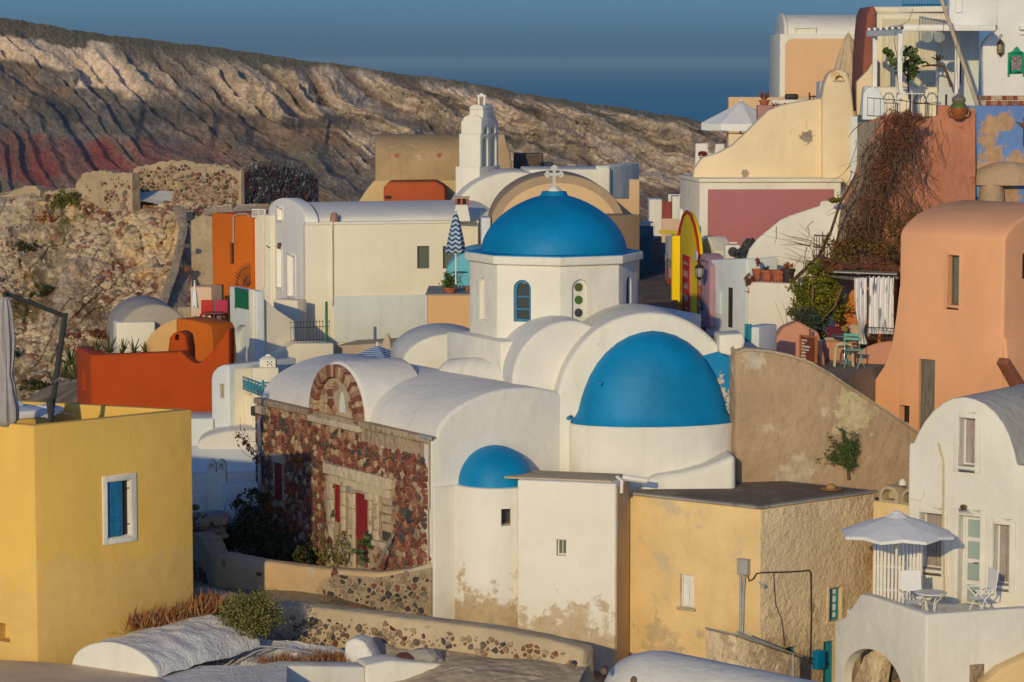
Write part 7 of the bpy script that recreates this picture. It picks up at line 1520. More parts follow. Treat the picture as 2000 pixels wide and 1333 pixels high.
o = solo('scattered_stones', 'loose stones scattered over the rocky hillside', 'stones', b, pieces('hill_stones', [(1.8, (.30, .14, .09)), (1, (.20, .095, .07)), (5, (.54, .42, .28)), (1.5, (.15, .13, .11)), (5, (.44, .33, .215))], island=True), smooth=False, kind='stuff')
# ================================================================== ROOFS BEHIND THE DOME
M['ochre_roof'] = plaster('stained_ochre_vault', (.42, .29, .15), .2, dirt=(.60, .46, .26), damt=.1, dscale=.9, streak=.45, bump=.5, off=141)
f = frang(733, 352, 106, 3); t = thing('ochre_vault_house', 'stained ochre vaulted house behind the long white roof', 'house', f.w(1, -9)); L = f.uv(900, 350)[0]; sd = f.side(0, 0, 4, False); z0, z1 = f.uv(800, 352)[1], f.uv(800, 268)[1]
b = B(); prism(b, sd, arch(0, 4.0, -9, z0+.2, z1+.05, 30, 2.5), 0, -L-.6); w = part('vault', b, M['ochre_roof'], t, bevel=.08, ang=50)
for x in (775, 858): b = B(); q = f.w(*f.uv(x, 304), -.25); tube(b, [q+Vector((0, .4, 0)), q+Vector((0, -.15, 0))], .09, 8); part('spout', b, M['terracotta'], t)
b = B(); pp = f.pts((700, 395), (715, 372), (728, 356), (733, 352)); prism(b, f, [(pp[0][0], -9), (L+.2, -9), (L+.2, z0-.0), (0, z0)]+pp[::-1][1:], .25, -.02) ; part('front_wall', b, plaster('pale_gold', (.62, .45, .22), .08), t, bevel=.04)
f = frang(748, 370, 103.5, 0); t = thing('orange_roof_house', 'low house with rounded orange red roof in front of the ochre vault', 'house', f.w(1, -8)); b = B(); pp = f.pts((749, 420), (749, 368), (753, 360), (762, 356), (850, 355), (860, 360), (870, 366), (872, 420)); prism(b, f, pp[::-1], 0, -2); part('roof', b, plaster('red_orange', (.44, .09, .03), .1), t, bevel=.12, ang=50)
b = B(); q = f.w(*f.uv(758, 388), .02); wbox(b, q, .22, .06, .1); part('window', b, M['dark'], t)
# bell tower
TC = P(925, 380, 100); f = frang(892, 380, 100.4, -22); t = thing('bell_tower', 'stepped white bell tower with arched openings and small top lantern', 'bell tower', f.w(.5, -6)); Lt = f.uv(937, 385)[0]; f2 = f.side(Lt, 0, 1.6, True)
def tier(x0, x1, y0, y1, dpt, d, holes=(), nm='tier', side_holes=()):
    u0, u1 = f.uv(x0, 300)[0], f.uv(x1, 300)[0]; z0, z1 = f.uv((x0+x1)/2, y1)[1], f.uv((x0+x1)/2, y0)[1]; cut = B() if side_holes else None
    for (a, c, q0, q1) in side_holes:
        s = f.side(u1, d, dpt, True); prism(cut, s, arch(dpt*a, dpt*c, z0+(z1-z0)*q0, z1-(z1-z0)*(1-q1)-dpt*(c-a)/2, z1-(z1-z0)*(1-q1), 8), .3, -.3)
    b = B(); box(b, f, u0, u1, z0, z1, d-dpt, d); part(nm, b, M['bluewhite_shade'] if nm != 'tier' else M['white'], t, bevel=.04, cut=cut)
tier(889, 937, 326, 400, 1.9, 0); tier(895, 937, 262, 327, 1.7, -.05, side_holes=((.12, .42, .0, .93), (.56, .88, .0, .93))); tier(898, 938, 236, 262.5, 1.55, -.1, side_holes=((.15, .42, .0, .6), (.58, .86, .0, .6))); 
b = B(); u0, u1 = f.uv(900, 240)[0], f.uv(938, 240)[0]; z0 = f.uv(920, 237)[1]; prism(b, f, arch(u0, u1, z0, z0+.02, z0+.22, 10), -.15, -1.5); part('shoulder', b, M['white'], t, bevel=.04)
tier(910, 937, 214, 234, 1.0, -.3); b = B(); u0, u1 = f.uv(910, 220)[0], f.uv(937, 220)[0]; z0 = f.uv(923, 214)[1]; prism(b, f, arch(u0, u1, z0, z0+.02, z0+.16, 8), -.3, -1.3); part('cap', b, M['white'], t, bevel=.03)
q = f.w((u0+u1)/2+.02, z0+.14, -.75)
for dx in (-.1, .1):
    for dy in (-.1, .1): b = B(); wbox(b, q+Vector((dx, dy, 0)), .06, .06, .3); part('post', b, M['whitepaint'], t, smooth=False)
b = B(); wbox(b, q+Vector((0, 0, .3)), .32, .32, .05); wbox(b, q+Vector((0, 0, .35)), .12, .12, .05); part('top_slab', b, M['whitepaint'], t, smooth=False)
b = B(); rows = [[P(880, 385, 100.6)*0+P(x, y, Y) for x, y, Y in ((882, 392, 99), (887, 384, 99.4), (895, 380, 99.8))], [P(x, y, Y) for x, y, Y in ((935, 392, 98.5), (937, 384, 98.9), (940, 380, 99.3))]]; b.free()
# white and tan arches behind the dome
f = frang(884, 420, 98, 4); t = thing('white_arch_house', 'white vaulted house with broad arch behind the blue dome', 'house', f.w(1, -8)); b = B(); u1 = f.uv(1130, 420)[0]
prism(b, f, arch(0, u1, -9, f.uv(900, 430)[1], f.uv(1010, 336)[1], 34), 0, -3.5); part('vault', b, M['white'], t, bevel=.1, ang=50)
f = frang(958, 430, 92, 2); t = thing('tan_arch_house', 'cream arched gable with tan rim directly behind the blue dome', 'house', f.w(1, -8)); u1 = f.uv(1222, 440)[0]; z0 = f.uv(1080, 445)[1]; z1 = f.uv(1085, 341)[1]
b = B(); o = arch(0, u1, -8, z0, z1, 40); prism(b, f, o, .0, -3.5); w = part('vault', b, plaster('tan_vault', (.40, .29, .19), .12, dirt=(.48, .37, .26), damt=.1, streak=.2), t, bevel=.05, ang=50)
b = B(); prism(b, f, arch(.28, u1-.28, -8, z0, z1-.28, 40), .02, -.1); part('gable_wall', b, plaster('cream_gable', (.66, .46, .26), .05), t, bevel=.01)
b = B(); box(b, f, -.3, .0, -8, zat(425, 92), -1, .2); part('side_wall', b, M['bluewhite_shade'], t, bevel=.04)
f = Fr(P(1186, 460, 90.5), P(1250, 450, 91.5)); b = B(); box(b, f, 0, f.L, -8, zat(421, 91), -2, 0); solo('brown_side_wall', 'tan brown wall right of the blue dome', 'wall', b, plaster('brown_render', (.33, .23, .15), .12, streak=.2), bevel=.03)
f = frang(1090, 370, 99, 6); t = thing('white_box_house', 'flat white house with shaded side right behind the blue dome', 'house', f.w(1, -8)); b = B(); u1 = f.uv(1190, 350)[0]; box(b, f, -1, u1, -8, f.uv(1130, 331)[1], -3, 0); part('wall', b, M['white'], t, bevel=.06); fd = Fr(f.w(u1-.01, 0, 0), P(1248, 370, 102)); b = B(); box(b, fd, 0, fd.L, -8, f.uv(1130, 325)[1], -.5, 0); part('side_wall', b, M['bluewhite_shade'], t, bevel=.03)
b = B(); box(b, f, u1-.45, u1+.02, -8, f.uv(1190, 326)[1], -.02, .15); part('rounded_corner', b, M['white'], t, bevel=.12, seg=4)
f = frang(1229, 400, 97, 0); b = B(); box(b, f, .0, .35, -8, f.uv(1240, 351)[1], -.6, 0); box(b, f, -.5, .345, -8, f.uv(1240, 388)[1]-.02, -.6, -.02); solo('cream_corner_wall', 'narrow cream corner wall beside the white box house', 'wall', b, plaster('cream_corner', (.64, .45, .27), .06), bevel=.02)
f = frang(940, 320, 107, 0); b = B(); pp = f.pts((938, 360), (940, 285), (943, 266), (962, 262), (985, 262), (990, 280), (997, 300), (1002, 360)); prism(b, f, pp[::-1], 0, -1); solo('tan_ruin_pier', 'tan broken pier right of the bell tower', 'wall', b, M['tanwall'], bevel=.08)
f = frang(1003, 320, 110, 0); b = B(); box(b, f, 0, 1.15, -6, f.uv(1030, 301)[1], -1.5, 0); solo('dark_shed', 'dark weathered shed behind the white arch', 'shed', b, paint('dark_boards', (.12, .09, .07), .9, var=.4), bevel=.03); b = B(); box(b, f, 1.1, 1.6, -6, f.uv(1065, 318)[1], -1, -.1); solo('tan_stub_wall', 'tan stub wall beside the dark shed', 'wall', b, M['tanwall'], bevel=.15)
# ================================================================== STREET right of the dome
M['cobble'] = plaster('dark_cobbles', (.15, .12, .095), .25, dirt=(.24, .19, .14), damt=.2, dscale=3, streak=0, bump=1.5, bscale=5, off=151)
b = gridsurf(B(), patch([[(1236, 612, 79), (1330, 612, 79)], [(1240, 560, 89), (1315, 560, 89)], [(1245, 490, 108), (1305, 490, 108)], [(1250, 474, 114), (1300, 474, 114)]], 60, 14, .03, 1.5, 3, .02)); solo('street', None, None, b, M['cobble'], kind='structure')
b = B(); f = Fr(P(1240, 607, 78), P(1345, 614, 76.5)); prism(b, f, [(0, -8), (f.L, -8), (f.L, zat(613, 77)), (0, zat(603, 77))], 0, -.5); solo('blue_white_ledge', 'bluish white ledge in front of the dark street', 'ledge', b, M['bluewhite_shade'], bevel=.03)
for k, (x0, Y0, x1, Y1, y, mm, lb) in enumerate(((1247, 92, 1276, 100, 455, 'teal', 'teal painted wall on the left of the dark street'), (1272, 100, 1292, 104, 468, 'rustb', 'rusty brown wall behind the teal wall'), (1246, 104, 1278, 104, 436, 'pal', 'pale block above the teal wall'))):
    mt = {'teal': plaster('teal_wall', (.03, .10, .12), .3, dirt=(.16, .20, .19), damt=.25, dscale=1.2), 'rustb': plaster('rust_brown', (.30, .13, .07), .15), 'pal': M['cream_w']}[mm]; f = Fr(P(x0, 500, Y0), P(x1, 500, Y1)); b = B(); box(b, f, 0, f.L, -8, zat(y, (Y0+Y1)/2), -1.2, 0); solo('street_wall', lb, 'wall', b, mt, bevel=.04)
# red and white house at the end of the street
f = frang(1268, 420, 124, 0); t = thing('red_railed_house', 'pale house with red wooden balcony rails at the end of the street', 'house', f.w(1, -8)); z0 = f.uv(1290, 427)[1]
b = B(); box(b, f, .15, 2.0, -8.5, z0, -2, 0); part('wall', b, plaster('pale_peach', (.66, .46, .32), .05), t, bevel=.03); b = B(); box(b, f, 0, .55, -8.5, f.uv(1290, 390)[1], -1.5, .05); part('pillar', b, M['white'], t, bevel=.03); b = B(); box(b, f, 1.0, 1.35, z0-.05, f.uv(1300, 384)[1], -1.2, .04); part('pillar', b, M['white'], t, bevel=.03)
b = B(); box(b, f, .56, .98, z0, f.uv(1300, 394)[1], -.1, .02); part('rail', b, M['redwood'], t, smooth=False); b = B(); box(b, f, 1.37, 1.5, z0, f.uv(1300, 396)[1], -.1, .02); part('rail', b, M['redwood'], t, smooth=False); b = B(); box(b, f, .9, 1.9, z0, f.uv(1300, 383)[1], -1.5, -1.3); part('rear_wall', b, M['white'], t); b = B(); box(b, f, 1.15, 1.75, z0+.3, f.uv(1300, 388)[1], -1.28, -1.25); part('window', b, M['redwood'], t, smooth=False)
# ================================================================== PINK HOUSE
f = frang(1366, 420, 86, 2); t = thing('pink_house', 'flat roofed white framed house with large pink wall panel', 'house', f.w(2, -7)); L = f.uv(1642, 420)[0]; z1 = f.uv(1500, 349)[1]; b = B(); box(b, f, 0, L, -8, z1-.12, -4, 0); part('wall', b, M['white'], t, bevel=.03)
sdf = f.side(0, 0, 2.4, False); b = B(); fs_ = Fr(P(1328, 420, 89), f.w(0, 0, 0)); box(b, fs_, 0, fs_.L-.005, -8, z1-.12, -.5, -.002); part('side_wall', b, M['cream_w'], t, bevel=.02)
b = B(); slab(b, [fs_.w(-.05, 0, .06), f.w(-.02, 0, .08), f.w(L+.05, 0, .08), f.w(L+.05, 0, -4), fs_.w(-.05, 0, -1)], z1-.118, z1); part('roof_edge', b, M['cream_w'], t, bevel=.03)
M['pink'] = plaster('pink_plaster', (.44, .165, .18), .08, streak=.08, bump=.3, off=161); b = B(); r = rect(f, 1382, 370, 1628, 505); box(b, f, r[0], r[1], r[2], r[3], 0, .035); part('pink_panel', b, M['pink'], t, bevel=.01)
b = B(); box(b, f, r[0], r[0]+.9, r[2]+.45, r[2]+.5, .035, .06); part('ledge', b, M['whitepaint'], t, smooth=False)
f9 = Fr(P(1366, 480, 82), P(1396, 480, 81)); b = B(); pp = f9.pts((1366, 560), (1368, 490), (1372, 470), (1380, 462), (1386, 470), (1392, 485), (1397, 490), (1397, 560)); prism(b, f9, pp[::-1], 0, -.6); solo('white_scroll_wall', 'small white scroll shaped wall beside the pink house', 'wall', b, M['white'], bevel=.05)
# street fronts: white and red, yellow
yel = plaster('bright_yellow', (.88, .62, .012), .12, streak=.1, bump=.2)
FY = Fr(P(1299, 560, 92.0), P(1326, 560, 86.0)); FY2 = Fr(P(1325, 560, 84.0), P(1372, 560, 79.0))
t = thing('red_white_shop', 'narrow white shop front with dark red doors on the street', 'shop', FY.w(1, -7)); cut = B(); pp = [(0, -8), (FY.L, -8), (FY.L, zat(455, 86.5)), (FY.L*.6, zat(458, 88)), (0, zat(462, 92))]; part('wall', prism(B(), FY, pp, 0, -.3), M['white'], t, bevel=.03)
for (a, c, y0, y1) in ((.22, .3, 515, 640), (.42, .5, 545, 640), (.62, .86, 456, 474), (.62, .9, 500, 545), (.72, .86, 550, 592)): b = B(); box(b, FY, FY.L*a, FY.L*c, zat(y1, 89), zat(y0, 89), .005, .05); part('shutter' if y1 < 600 else 'door', b, M['redwood'], t, smooth=False)
for a, y in ((.12, 505), (.34, 510)): b = B(); box(b, FY, FY.L*a, FY.L*a+.5, zat(y+14, 89), zat(y, 89), .01, .08); part('sign', b, M['greywood'], t, smooth=False)
t = thing('yellow_shop', 'tall yellow curved shop front with red framed door', 'shop', FY2.w(1, -7)); L = FY2.L; top = FY2.pts((1325, 470), (1330, 445), (1336, 422), (1343, 413), (1350, 420), (1357, 440), (1363, 468), (1366, 500)); o = [(0, -8), (top[-1][0], -8)]+top[::-1]; part('wall', prism(B(), FY2, o, 0, -.12), yel, t, bevel=.02)
rim = plaster('red_rim', (.5, .03, .01), .1); b = B(); tube(b, [FY2.w(u, z, .02) for u, z in top]+[FY2.w(top[-1][0], -8, .02)], .045, 5); part('red_rim', b, rim, t)
r = rect(FY2, 1337, 500, 1350, 617); b = B(); box(b, FY2, r[0], r[1], r[2], r[3], .005, .03); part('door', b, M['tauwood'], t, smooth=False); b = B(); frame_bm(b, FY2, r[0], r[1], r[2], r[3], .16, .03, .07)
for k in range(1, 5): box(b, FY2, r[0]+.16, r[1]-.16, r[2]+(r[3]-r[2])*k/5-.07, r[2]+(r[3]-r[2])*k/5+.07, .03, .07)
part('door_frame', b, rim, t, smooth=False); b = B(); box(b, FY2, .02, .25, -8, zat(452, 86), .0, .22); part('post', b, yel, t, smooth=False)
b = B(); q0, q1 = P(1289, 453, 86), P(1345, 456, 84.5); tube(b, [q0, q1], .05, 5); part('sign_bar', b, yel, t); b = B(); tube(b, [P(1325, 470, 85), P(1340, 458, 84.6)], .02, 5); part('bar_brace', b, M['iron'], t)
f = Fr(P(1364, 560, 79.3), P(1386, 560, 78.0)); b = B(); pp = f.pts((1364, 640), (1364, 508), (1370, 495), (1378, 500), (1386, 520), (1386, 640)); prism(b, f, pp[::-1], 0, -.5); t = thing('mauve_wall', 'narrow mauve wall between the yellow shop and the white terrace', 'wall', f.w(.2, -7)); part('wall', b, plaster('mauve', (.42, .25, .30), .1), t, bevel=.03)
rubble(t, f, f.pts((1365, 630), (1365, 548), (1374, 548), (1374, 630)), .2, .2, M['st_mix'], M['sti_mix'], 71, dep=.05)
b = B(); disc(b, f, f.uv(1369, 500)[0], f.uv(1369, 500)[1], .16, .12, .16, 20); solo('round_sign', 'round pale mauve sign above the black wall lantern', 'sign', b, plaster('pale_mauve', (.58, .50, .52), .05))
q = P(1366, 545, 77.8); t = thing('wall_lantern', 'black wall lantern hanging beside the yellow shop', 'lantern', q); b = B(); lathe(b, q, [(.02, -.04), (.05, 0), (.11, .05)], 6); part('base', b, M['iron'], t, smooth=False); b = B(); lathe(b, q+Vector((0, 0, .30)), [(.15, 0), (.08, .08), (.03, .1), (.0, .14)], 6); part('cap', b, M['iron'], t, smooth=False)
b = B(); lathe(b, q+Vector((0, 0, .055)), [(.09, 0), (.115, .1), (.11, .24)], 6); part('glass', b, paint('lamp_glass', (.4, .38, .32), .2), t, smooth=False)
for k in range(6): a = k*math.pi/3; b = B(); tube(b, [q+Vector((.115*math.cos(a), .115*math.sin(a), .05)), q+Vector((.12*math.cos(a), .12*math.sin(a), .3))], .01, 4); part('bar', b, M['iron'], t)
b = B(); tube(b, [q+Vector((0, 0, .42)), q+Vector((.08, .1, .5)), q+Vector((.25, .3, .44))], .015, 5); part('bracket', b, M['iron'], t)
q = P(1331, 436, 83.5); t = thing('street_lamp', 'white tubular street lamp beside the yellow shop', 'street lamp', q-Vector((0, 0, 3))); b = B(); lathe(b, q, [(.05, -.02), (.07, .0), (.08, .35), (.05, .42), (0, .44)], 10); part('lamp', b, M['whitepaint'], t); b = B(); tube(b, [q, q-Vector((0, 0, 3.1))], .025, 6); part('pole', b, M['iron'], t)
# ================================================================== UPPER RIGHT
M['butter'] = plaster('butter_plaster', (.82, .66, .43), .10, dirt=(.62, .38, .16), damt=.02, dscale=.7, streak=.14, bump=.4, off=171, patches=((tuple(P(1575, 268, 87)), .22, (.34, .29, .23)), (tuple(P(1455, 340, 87)), .12, (.36, .30, .22))))
f = frang(1355, 300, 87, 0); t = thing('butter_yellow_wall', 'pale yellow sweeping wall with chimney tower above the pink house', 'wall', f.w(3, -4)); o = f.pts((1352, 365), (1356, 330), (1372, 308), (1402, 300), (1430, 285), (1455, 262), (1478, 238), (1500, 217), (1525, 206), (1560, 199), (1600, 193), (1610, 192), (1610, 365)); part('wall', prism(B(), f, o[::-1], 0, -.6), M['butter'], t, bevel=.08, seg=3)
f = frang(1606, 250, 86.7, 0); cut = B(); c_ = f.uv(1639, 153); prism(cut, f, arch(c_[0]-.13, c_[0]+.13, c_[1]-.05, c_[1]-.04, c_[1]+.09, 8), .3, -.3); o = f.pts((1606, 365), (1606, 190), (1610, 165), (1618, 146), (1628, 138), (1642, 135), (1654, 141), (1661, 155), (1665, 185), (1670, 240), (1668, 365)); part('tower', prism(B(), f, o[::-1], 0, -.9), M['butter'], t, bevel=.09, seg=3, cut=cut); b = B(); box(b, f, c_[0]-.18, c_[0]+.16, c_[1]-.10, c_[1]-.06, 0, .06); part('hole_sill', b, M['mortar_light'], t)
f = frang(1596, 200, 88, 0); b = B(); box(b, f, .05, .3, -4, zat(160, 88), -.8, .3); part('side_pier', b, M['palepanel'], t, bevel=.05)
f = frang(1662, 300, 86.3, 0); b = B(); o = f.pts((1662, 380), (1664, 228), (1684, 228), (1690, 170), (1700, 168), (1722, 178), (1722, 240), (1716, 380)); prism(b, f, o[::-1], -.3, -.8); solo('white_edge_wall', 'narrow white wall right of the yellow chimney tower', 'wall', b, M['bluewhite_shade'], bevel=.06)
f = frang(1600, 400, 79.5, 0); q = P(1632, 391, 76.5); rng = random.Random(4); b = B(); cloud(b, q, (.28, .2, .12), 500, .05, rng, shell=.2, flat=.5); solo('ledge_bush', 'low orange green bush on the white ledge by the pink wall', 'bush', b, M['lf_vine'], smooth=False, fix=False)
# umbrella terrace
open_parasol('white_terrace_parasol', 'large open white parasol above the pale yellow wall', P(1447, 200, 92), 1.32, .66, M['cushion'], 8, 2.3, RX(12), .22, True, .02)
f = frang(1356, 310, 90, 0); b = B(); o = f.pts((1356, 360), (1359, 281), (1382, 280), (1384, 300), (1396, 300), (1398, 282), (1415, 281), (1418, 360)); prism(b, f, o[::-1], 0, -.3); solo('white_terrace_parapet', 'white notched parapet below the large white parasol', 'wall', b, M['white'], bevel=.03)
q = P(1377, 317, 88.6); pot('flower_pot', 'terracotta bowl with red flowers on the pale yellow wall', q, .17, .16, M['terracotta'], M['lf_red'], 5, .06, 260, .18, .18)
f = frang(1423, 200, 97, 0); b = B(); box(b, f, 0, 3.0, -4, f.uv(1450, 190)[1], -.5, 0); solo('peach_parapet', 'low peach parapet behind the white parasol', 'wall', b, plaster('peach_parapet', (.68, .46, .26), .05), bevel=.03)
b = B(); f = frang(1424, 262, 91, 0); box(b, f, .0, 1.0, -4.2, f.uv(1430, 262)[1], -1.2, -.2); solo('cream_low_block', 'cream low block in the shade of the white parasol', 'wall', b, M['butter'], bevel=.03)
f = frang(1480, 220, 89.5, 0); b = B(); box(b, f, 0, .48, -4, f.uv(1495, 206)[1], -.5, 0); solo('mauve_pillar', 'short mauve pillar carrying a cactus pot', 'pillar', b, plaster('mauve_pillar', (.42, .22, .20), .1), bevel=.02)
q = f.w(.22, f.uv(1495, 206)[1], -.22); t = pot('cactus_pot', 'terracotta pot with spiky brown cactus on the mauve pillar', q, .17, .16, M['terracotta']); b = B()
for a in range(9): d = Vector((math.cos(a*.7), math.sin(a*.7), 0)); face(b, [q+Vector((0, 0, .14))+d*.02, q+d*.16+Vector((0, 0, .26)), q+d*.14+Vector((0, 0, .44)), q+d*.05+Vector((0, 0, .30))])
part('cactus_leaf', b, M['lf_brown'], t, smooth=False, fix=False)
b = B(); rng = random.Random(9); cloud(b, P(1522, 207, 89), (.30, .2, .10), 520, .05, rng, shell=.2); solo('red_bougainvillea', 'dark red flowers spilling over the pale yellow wall top', 'flowers', b, M['lf_red'], smooth=False, fix=False)
f = frang(1508, 196, 91.5, 0); b = B(); box(b, f, .0, 1.5, -3, f.uv(1560, 195)[1], -.3, 0); solo('white_bench', 'low white bench wall behind the red flowers', 'bench', b, M['white'], bevel=.04); b = B(); box(b, f, .42, .85, f.uv(1560, 195)[1], f.uv(1540, 184)[1], -.25, -.02); solo('dark_bag', 'small dark bundle on the low white bench wall', 'bundle', b, M['iron'], bevel=.06)
q = P(1592, 203, 89); t = thing('dark_chair', 'dark wooden chair left of the yellow chimney tower', 'chair', q-Vector((0, 0, .2))); 
for dx in (-.15, -.05, .05, .15): b = B(); wbox(b, q+Vector((dx, 0, .0)), .03, .03, .26); part('back_slat', b, M['iron'], t, smooth=False)
b = B(); wbox(b, q+Vector((0, 0, .2)), .4, .035, .05); part('top_rail', b, M['iron'], t, smooth=False); b = B(); wbox(b, q+Vector((-.18, 0, -.2)), .045, .045, .55); part('post', b, M['iron'], t, smooth=False); b = B(); wbox(b, q+Vector((.18, 0, -.2)), .045, .045, .55); part('post', b, M['iron'], t, smooth=False); b = B(); wbox(b, q+Vector((0, -.2, -.06)), .4, .4, .04); part('seat', b, M['iron'], t, smooth=False)
# peach cube house
f = frang(1523, 130, 98, 0); t = thing('peach_cube_house', 'peach house with white frame and white barrel roof at the top', 'house', f.w(2, -3)); L = f.uv(1705, 130)[0]; z1 = f.uv(1600, 67)[1]; b = B(); box(b, f, 0, L, -4, z1, -4, 0); part('frame_wall', b, M['white'], t, bevel=.03)
b = B(); r = rect(f, 1533, 76, 1705, 200); prism(b, f, [(r[0], -3.5), (r[1], -3.5), (r[1], r[3]), (r[0]+.15, r[3]), (r[0], r[3]-.18)], 0, .03); part('peach_panel', b, plaster('peach_front', (.72, .44, .24), .05), t, bevel=.01)
sd = f.side(.15, -.1, 3.4, False); b = B(); prism(b, sd, arch(.0, 3.4, z1-.2, z1, f.uv(1600, 29, -1.5)[1], 28, 2.1), -.03, -L); part('roof', b, M['white'], t, bevel=.1, ang=50); b = B(); prism(b, sd, arch(-.06, 3.46, z1-.2, z1, f.uv(1600, 29, -1.5)[1]+.06, 28, 2.1), -.0, -.12); part('roof_rim', b, M['white'], t, bevel=.03, ang=50)
b = B(); r = rect(f, 1551, 52, 1595, 68); box(b, f, r[0], r[1], z1-.02, r[3]-.02, -.6, -.015); cut = B(); box(cut, f, r[0]+.06, r[1]-.06, z1+.02, r[3]-.07, .1, -.08); part('roof_hatch', b, M['white2'], t, bevel=.02, cut=cut)
closed_parasol('large closed beige parasol in front of the peach cube house', P(1657, 64, 91), 1.35, .44, beige, 1.0, 8)
# vaulted cream house with battens behind the pergola
f = frang(1700, 120, 88, 0); t = thing('cream_vault_house', 'cream vaulted house with dull red end wall behind the pergola', 'house', f.w(1, -3)); zt = f.uv(1760, 13)[1]; L = f.uv(1862, 120)[0]; b = B(); box(b, f, 0, L, -4, zt-.2, -3, -.05); box(b, f, 0.02, L, zt-.21, zt, -3, -.15); part('wall', b, M['cream_w'], t, bevel=.15, seg=4, ang=50)
b = B(); box(b, f, .35, L, -3, f.uv(1760, 37)[1], -.05, -.01); part('recess_panel', b, plaster('ivory', (.66, .58, .42), .05), t)
for k in range(10): b = B(); u = .5+k*.2; box(b, f, u, u+.03, -2.5, f.uv(1760, 50)[1], -.01, .015); part('batten', b, M['cream_w'], t, smooth=False)
b = B(); o = f.pts((1680, 220), (1684, 110), (1688, 60), (1691, 30), (1698, 14), (1704, 12), (1708, 20), (1708, 220)); prism(b, f, o[::-1], .3, -2.5); part('red_end_wall', b, plaster('dull_red', (.30, .10, .07), .12), t, bevel=.05)
b = B(); o = f.pts((1668, 160), (1690, 138), (1708, 110), (1708, 240), (1668, 240)); prism(b, f, o[::-1], .7, .35); solo('tan_ramp_wall', 'sloping tan wall at the foot of the dull red end wall', 'wall', b, M['butter'], bevel=.04)
# pergola
t = thing('white_pergola', 'white pergola frame with slatted top and awning over the terrace', 'pergola', P(1757, 200, 80)); YP = 80
for x, Y, y0 in ((1709, 84, 70), (1758, 80, 66), (1870, 82, 65)): b = B(); p = P(x, y0, Y); wbox(b, (p.x, p.y, -1.7), .13, .13, p.z+1.7); part('post', b, M['whitepaint'], t, smooth=False)
b = B(); A, C_ = P(1694, 60, 84.5), P(1764, 60, 80); fp = Fr(A, C_); z0, z1 = zat(70, 81.5), zat(52, 81.5); box(b, fp, 0, fp.L, z0, z1-.1, -.05, .02); part('beam', b, M['palepanel'], t, smooth=False)
for k in range(6): b = B(); u = fp.L*(k+.3)/6; p = fp.w(u, 0, 0); tube(b, [Vector((p.x, p.y, z1-.05)), Vector((p.x+.5, p.y+1.4, z1-.05))], .05, 4); part('rafter', b, M['whitepaint'], t, smooth=False)
b = B(); A, C_ = P(1765, 60, 80), P(1945, 60, 80); fp = Fr(A, C_); box(b, fp, 0, fp.L, zat(61, 80), zat(50, 80), -.1, 0); part('awning_box', b, M['whitepaint'], t, bevel=.02); b = B(); slab(b, [fp.w(0, 0, -.1), fp.w(fp.L, 0, -.1), fp.w(fp.L, 0, -3), fp.w(0, 0, -3)], zat(52, 80), zat(50, 80)+.02); part('awning', b, M['cushion'], t)
for x in (1811, 1834):
    b = B(); q = fp.w(fp.uv(x, 73)[0], zat(73, 80), .05); disc(b, fp, fp.uv(x, 73)[0], zat(73, 80), .155, .02, .05, 24); solo('hanging_disc', {1811: 'left hanging grey disc lamp under the awning', 1834: 'right hanging grey disc lamp under the awning'}[x], 'lamp', b, paint('disc_grey', (.24, .25, .24), .5), group='disc lamps under the awning')
# white building on the right with blue railing
FWB = frang(1868, 100, 81.6, 0); t = thing('white_corner_building', 'tall white rough plastered building at the upper right corner', 'building', FWB.w(2, -2)); M['bw2'] = plaster('cool_white', (.74, .73, .71), .05, streak=.08, bump=.8); L = FWB.uv(2080, 100)[0]
b = B(); o = FWB.pts((1925, 230), (1919, 110), (1920, 85), (1930, 72), (1948, 60), (1948, -60)); prism(b, FWB, [(o[0][0], -3), (L, -3), (L, 3.5), (o[-1][0], 3.5)]+o[::-1][1:-1], 0, -.4); part('wall', b, M['bw2'], t, bevel=.05)
b = B(); box(b, FWB, -.22, FWB.uv(1949, 60)[0], zat(50, 81.6), 3.5, -.5, .0); part('upper_wall', b, M['bw2'], t, bevel=.03); b = B(); box(b, FWB, -.25, FWB.uv(1930, 100)[0], -3, zat(52, 83), -2.2, -1.6); part('porch_wall', b, M['palepanel'], t)
b = B(); r = rect(FWB, 1886, 100, 1893, 165); box(b, FWB, r[0], r[1], r[2], r[3], -1.6, -1.5); part('slit_window', b, M['dark'], t)
b = B(); box(b, FWB, -.05, .12, zat(24, 81), 3.4, .01, .08); part('wall_strip', b, M['whitepaint'], t)
b = B(); r = rect(FWB, 1990, 50, 2020, 68); box(b, FWB, r[0], r[1], r[3]-.12, r[3], 0, .18); box(b, FWB, r[0]+.02, r[1], r[2], r[2]+.05, 0, .1); part('ledge', b, M['whitepaint'], t, smooth=False)
M['tilepat'] = pieces('patterned_tile', [(2, (.30, .09, .05)), (2, (.55, .40, .28)), (1, (.40, .2, .12)), (1, (.25, .16, .14))], bump=0, var=.5, scale=14)
z0, z1 = zat(207, 80.5), zat(187, 80.5); f = frang(1905, 190, 80.6, 0); L2 = f.uv(2060, 190)[0]; n = int(L2/.15)
for k in range(n):
    for j in (0, 1): b = B(); box(b, f, k*.15+.004, (k+1)*.15-.004, z0+(z1-z0)*j/2+.004, z0+(z1-z0)*(j+1)/2-.004, 0, .02); part('tile', b, M['tilepat'], t, smooth=False)
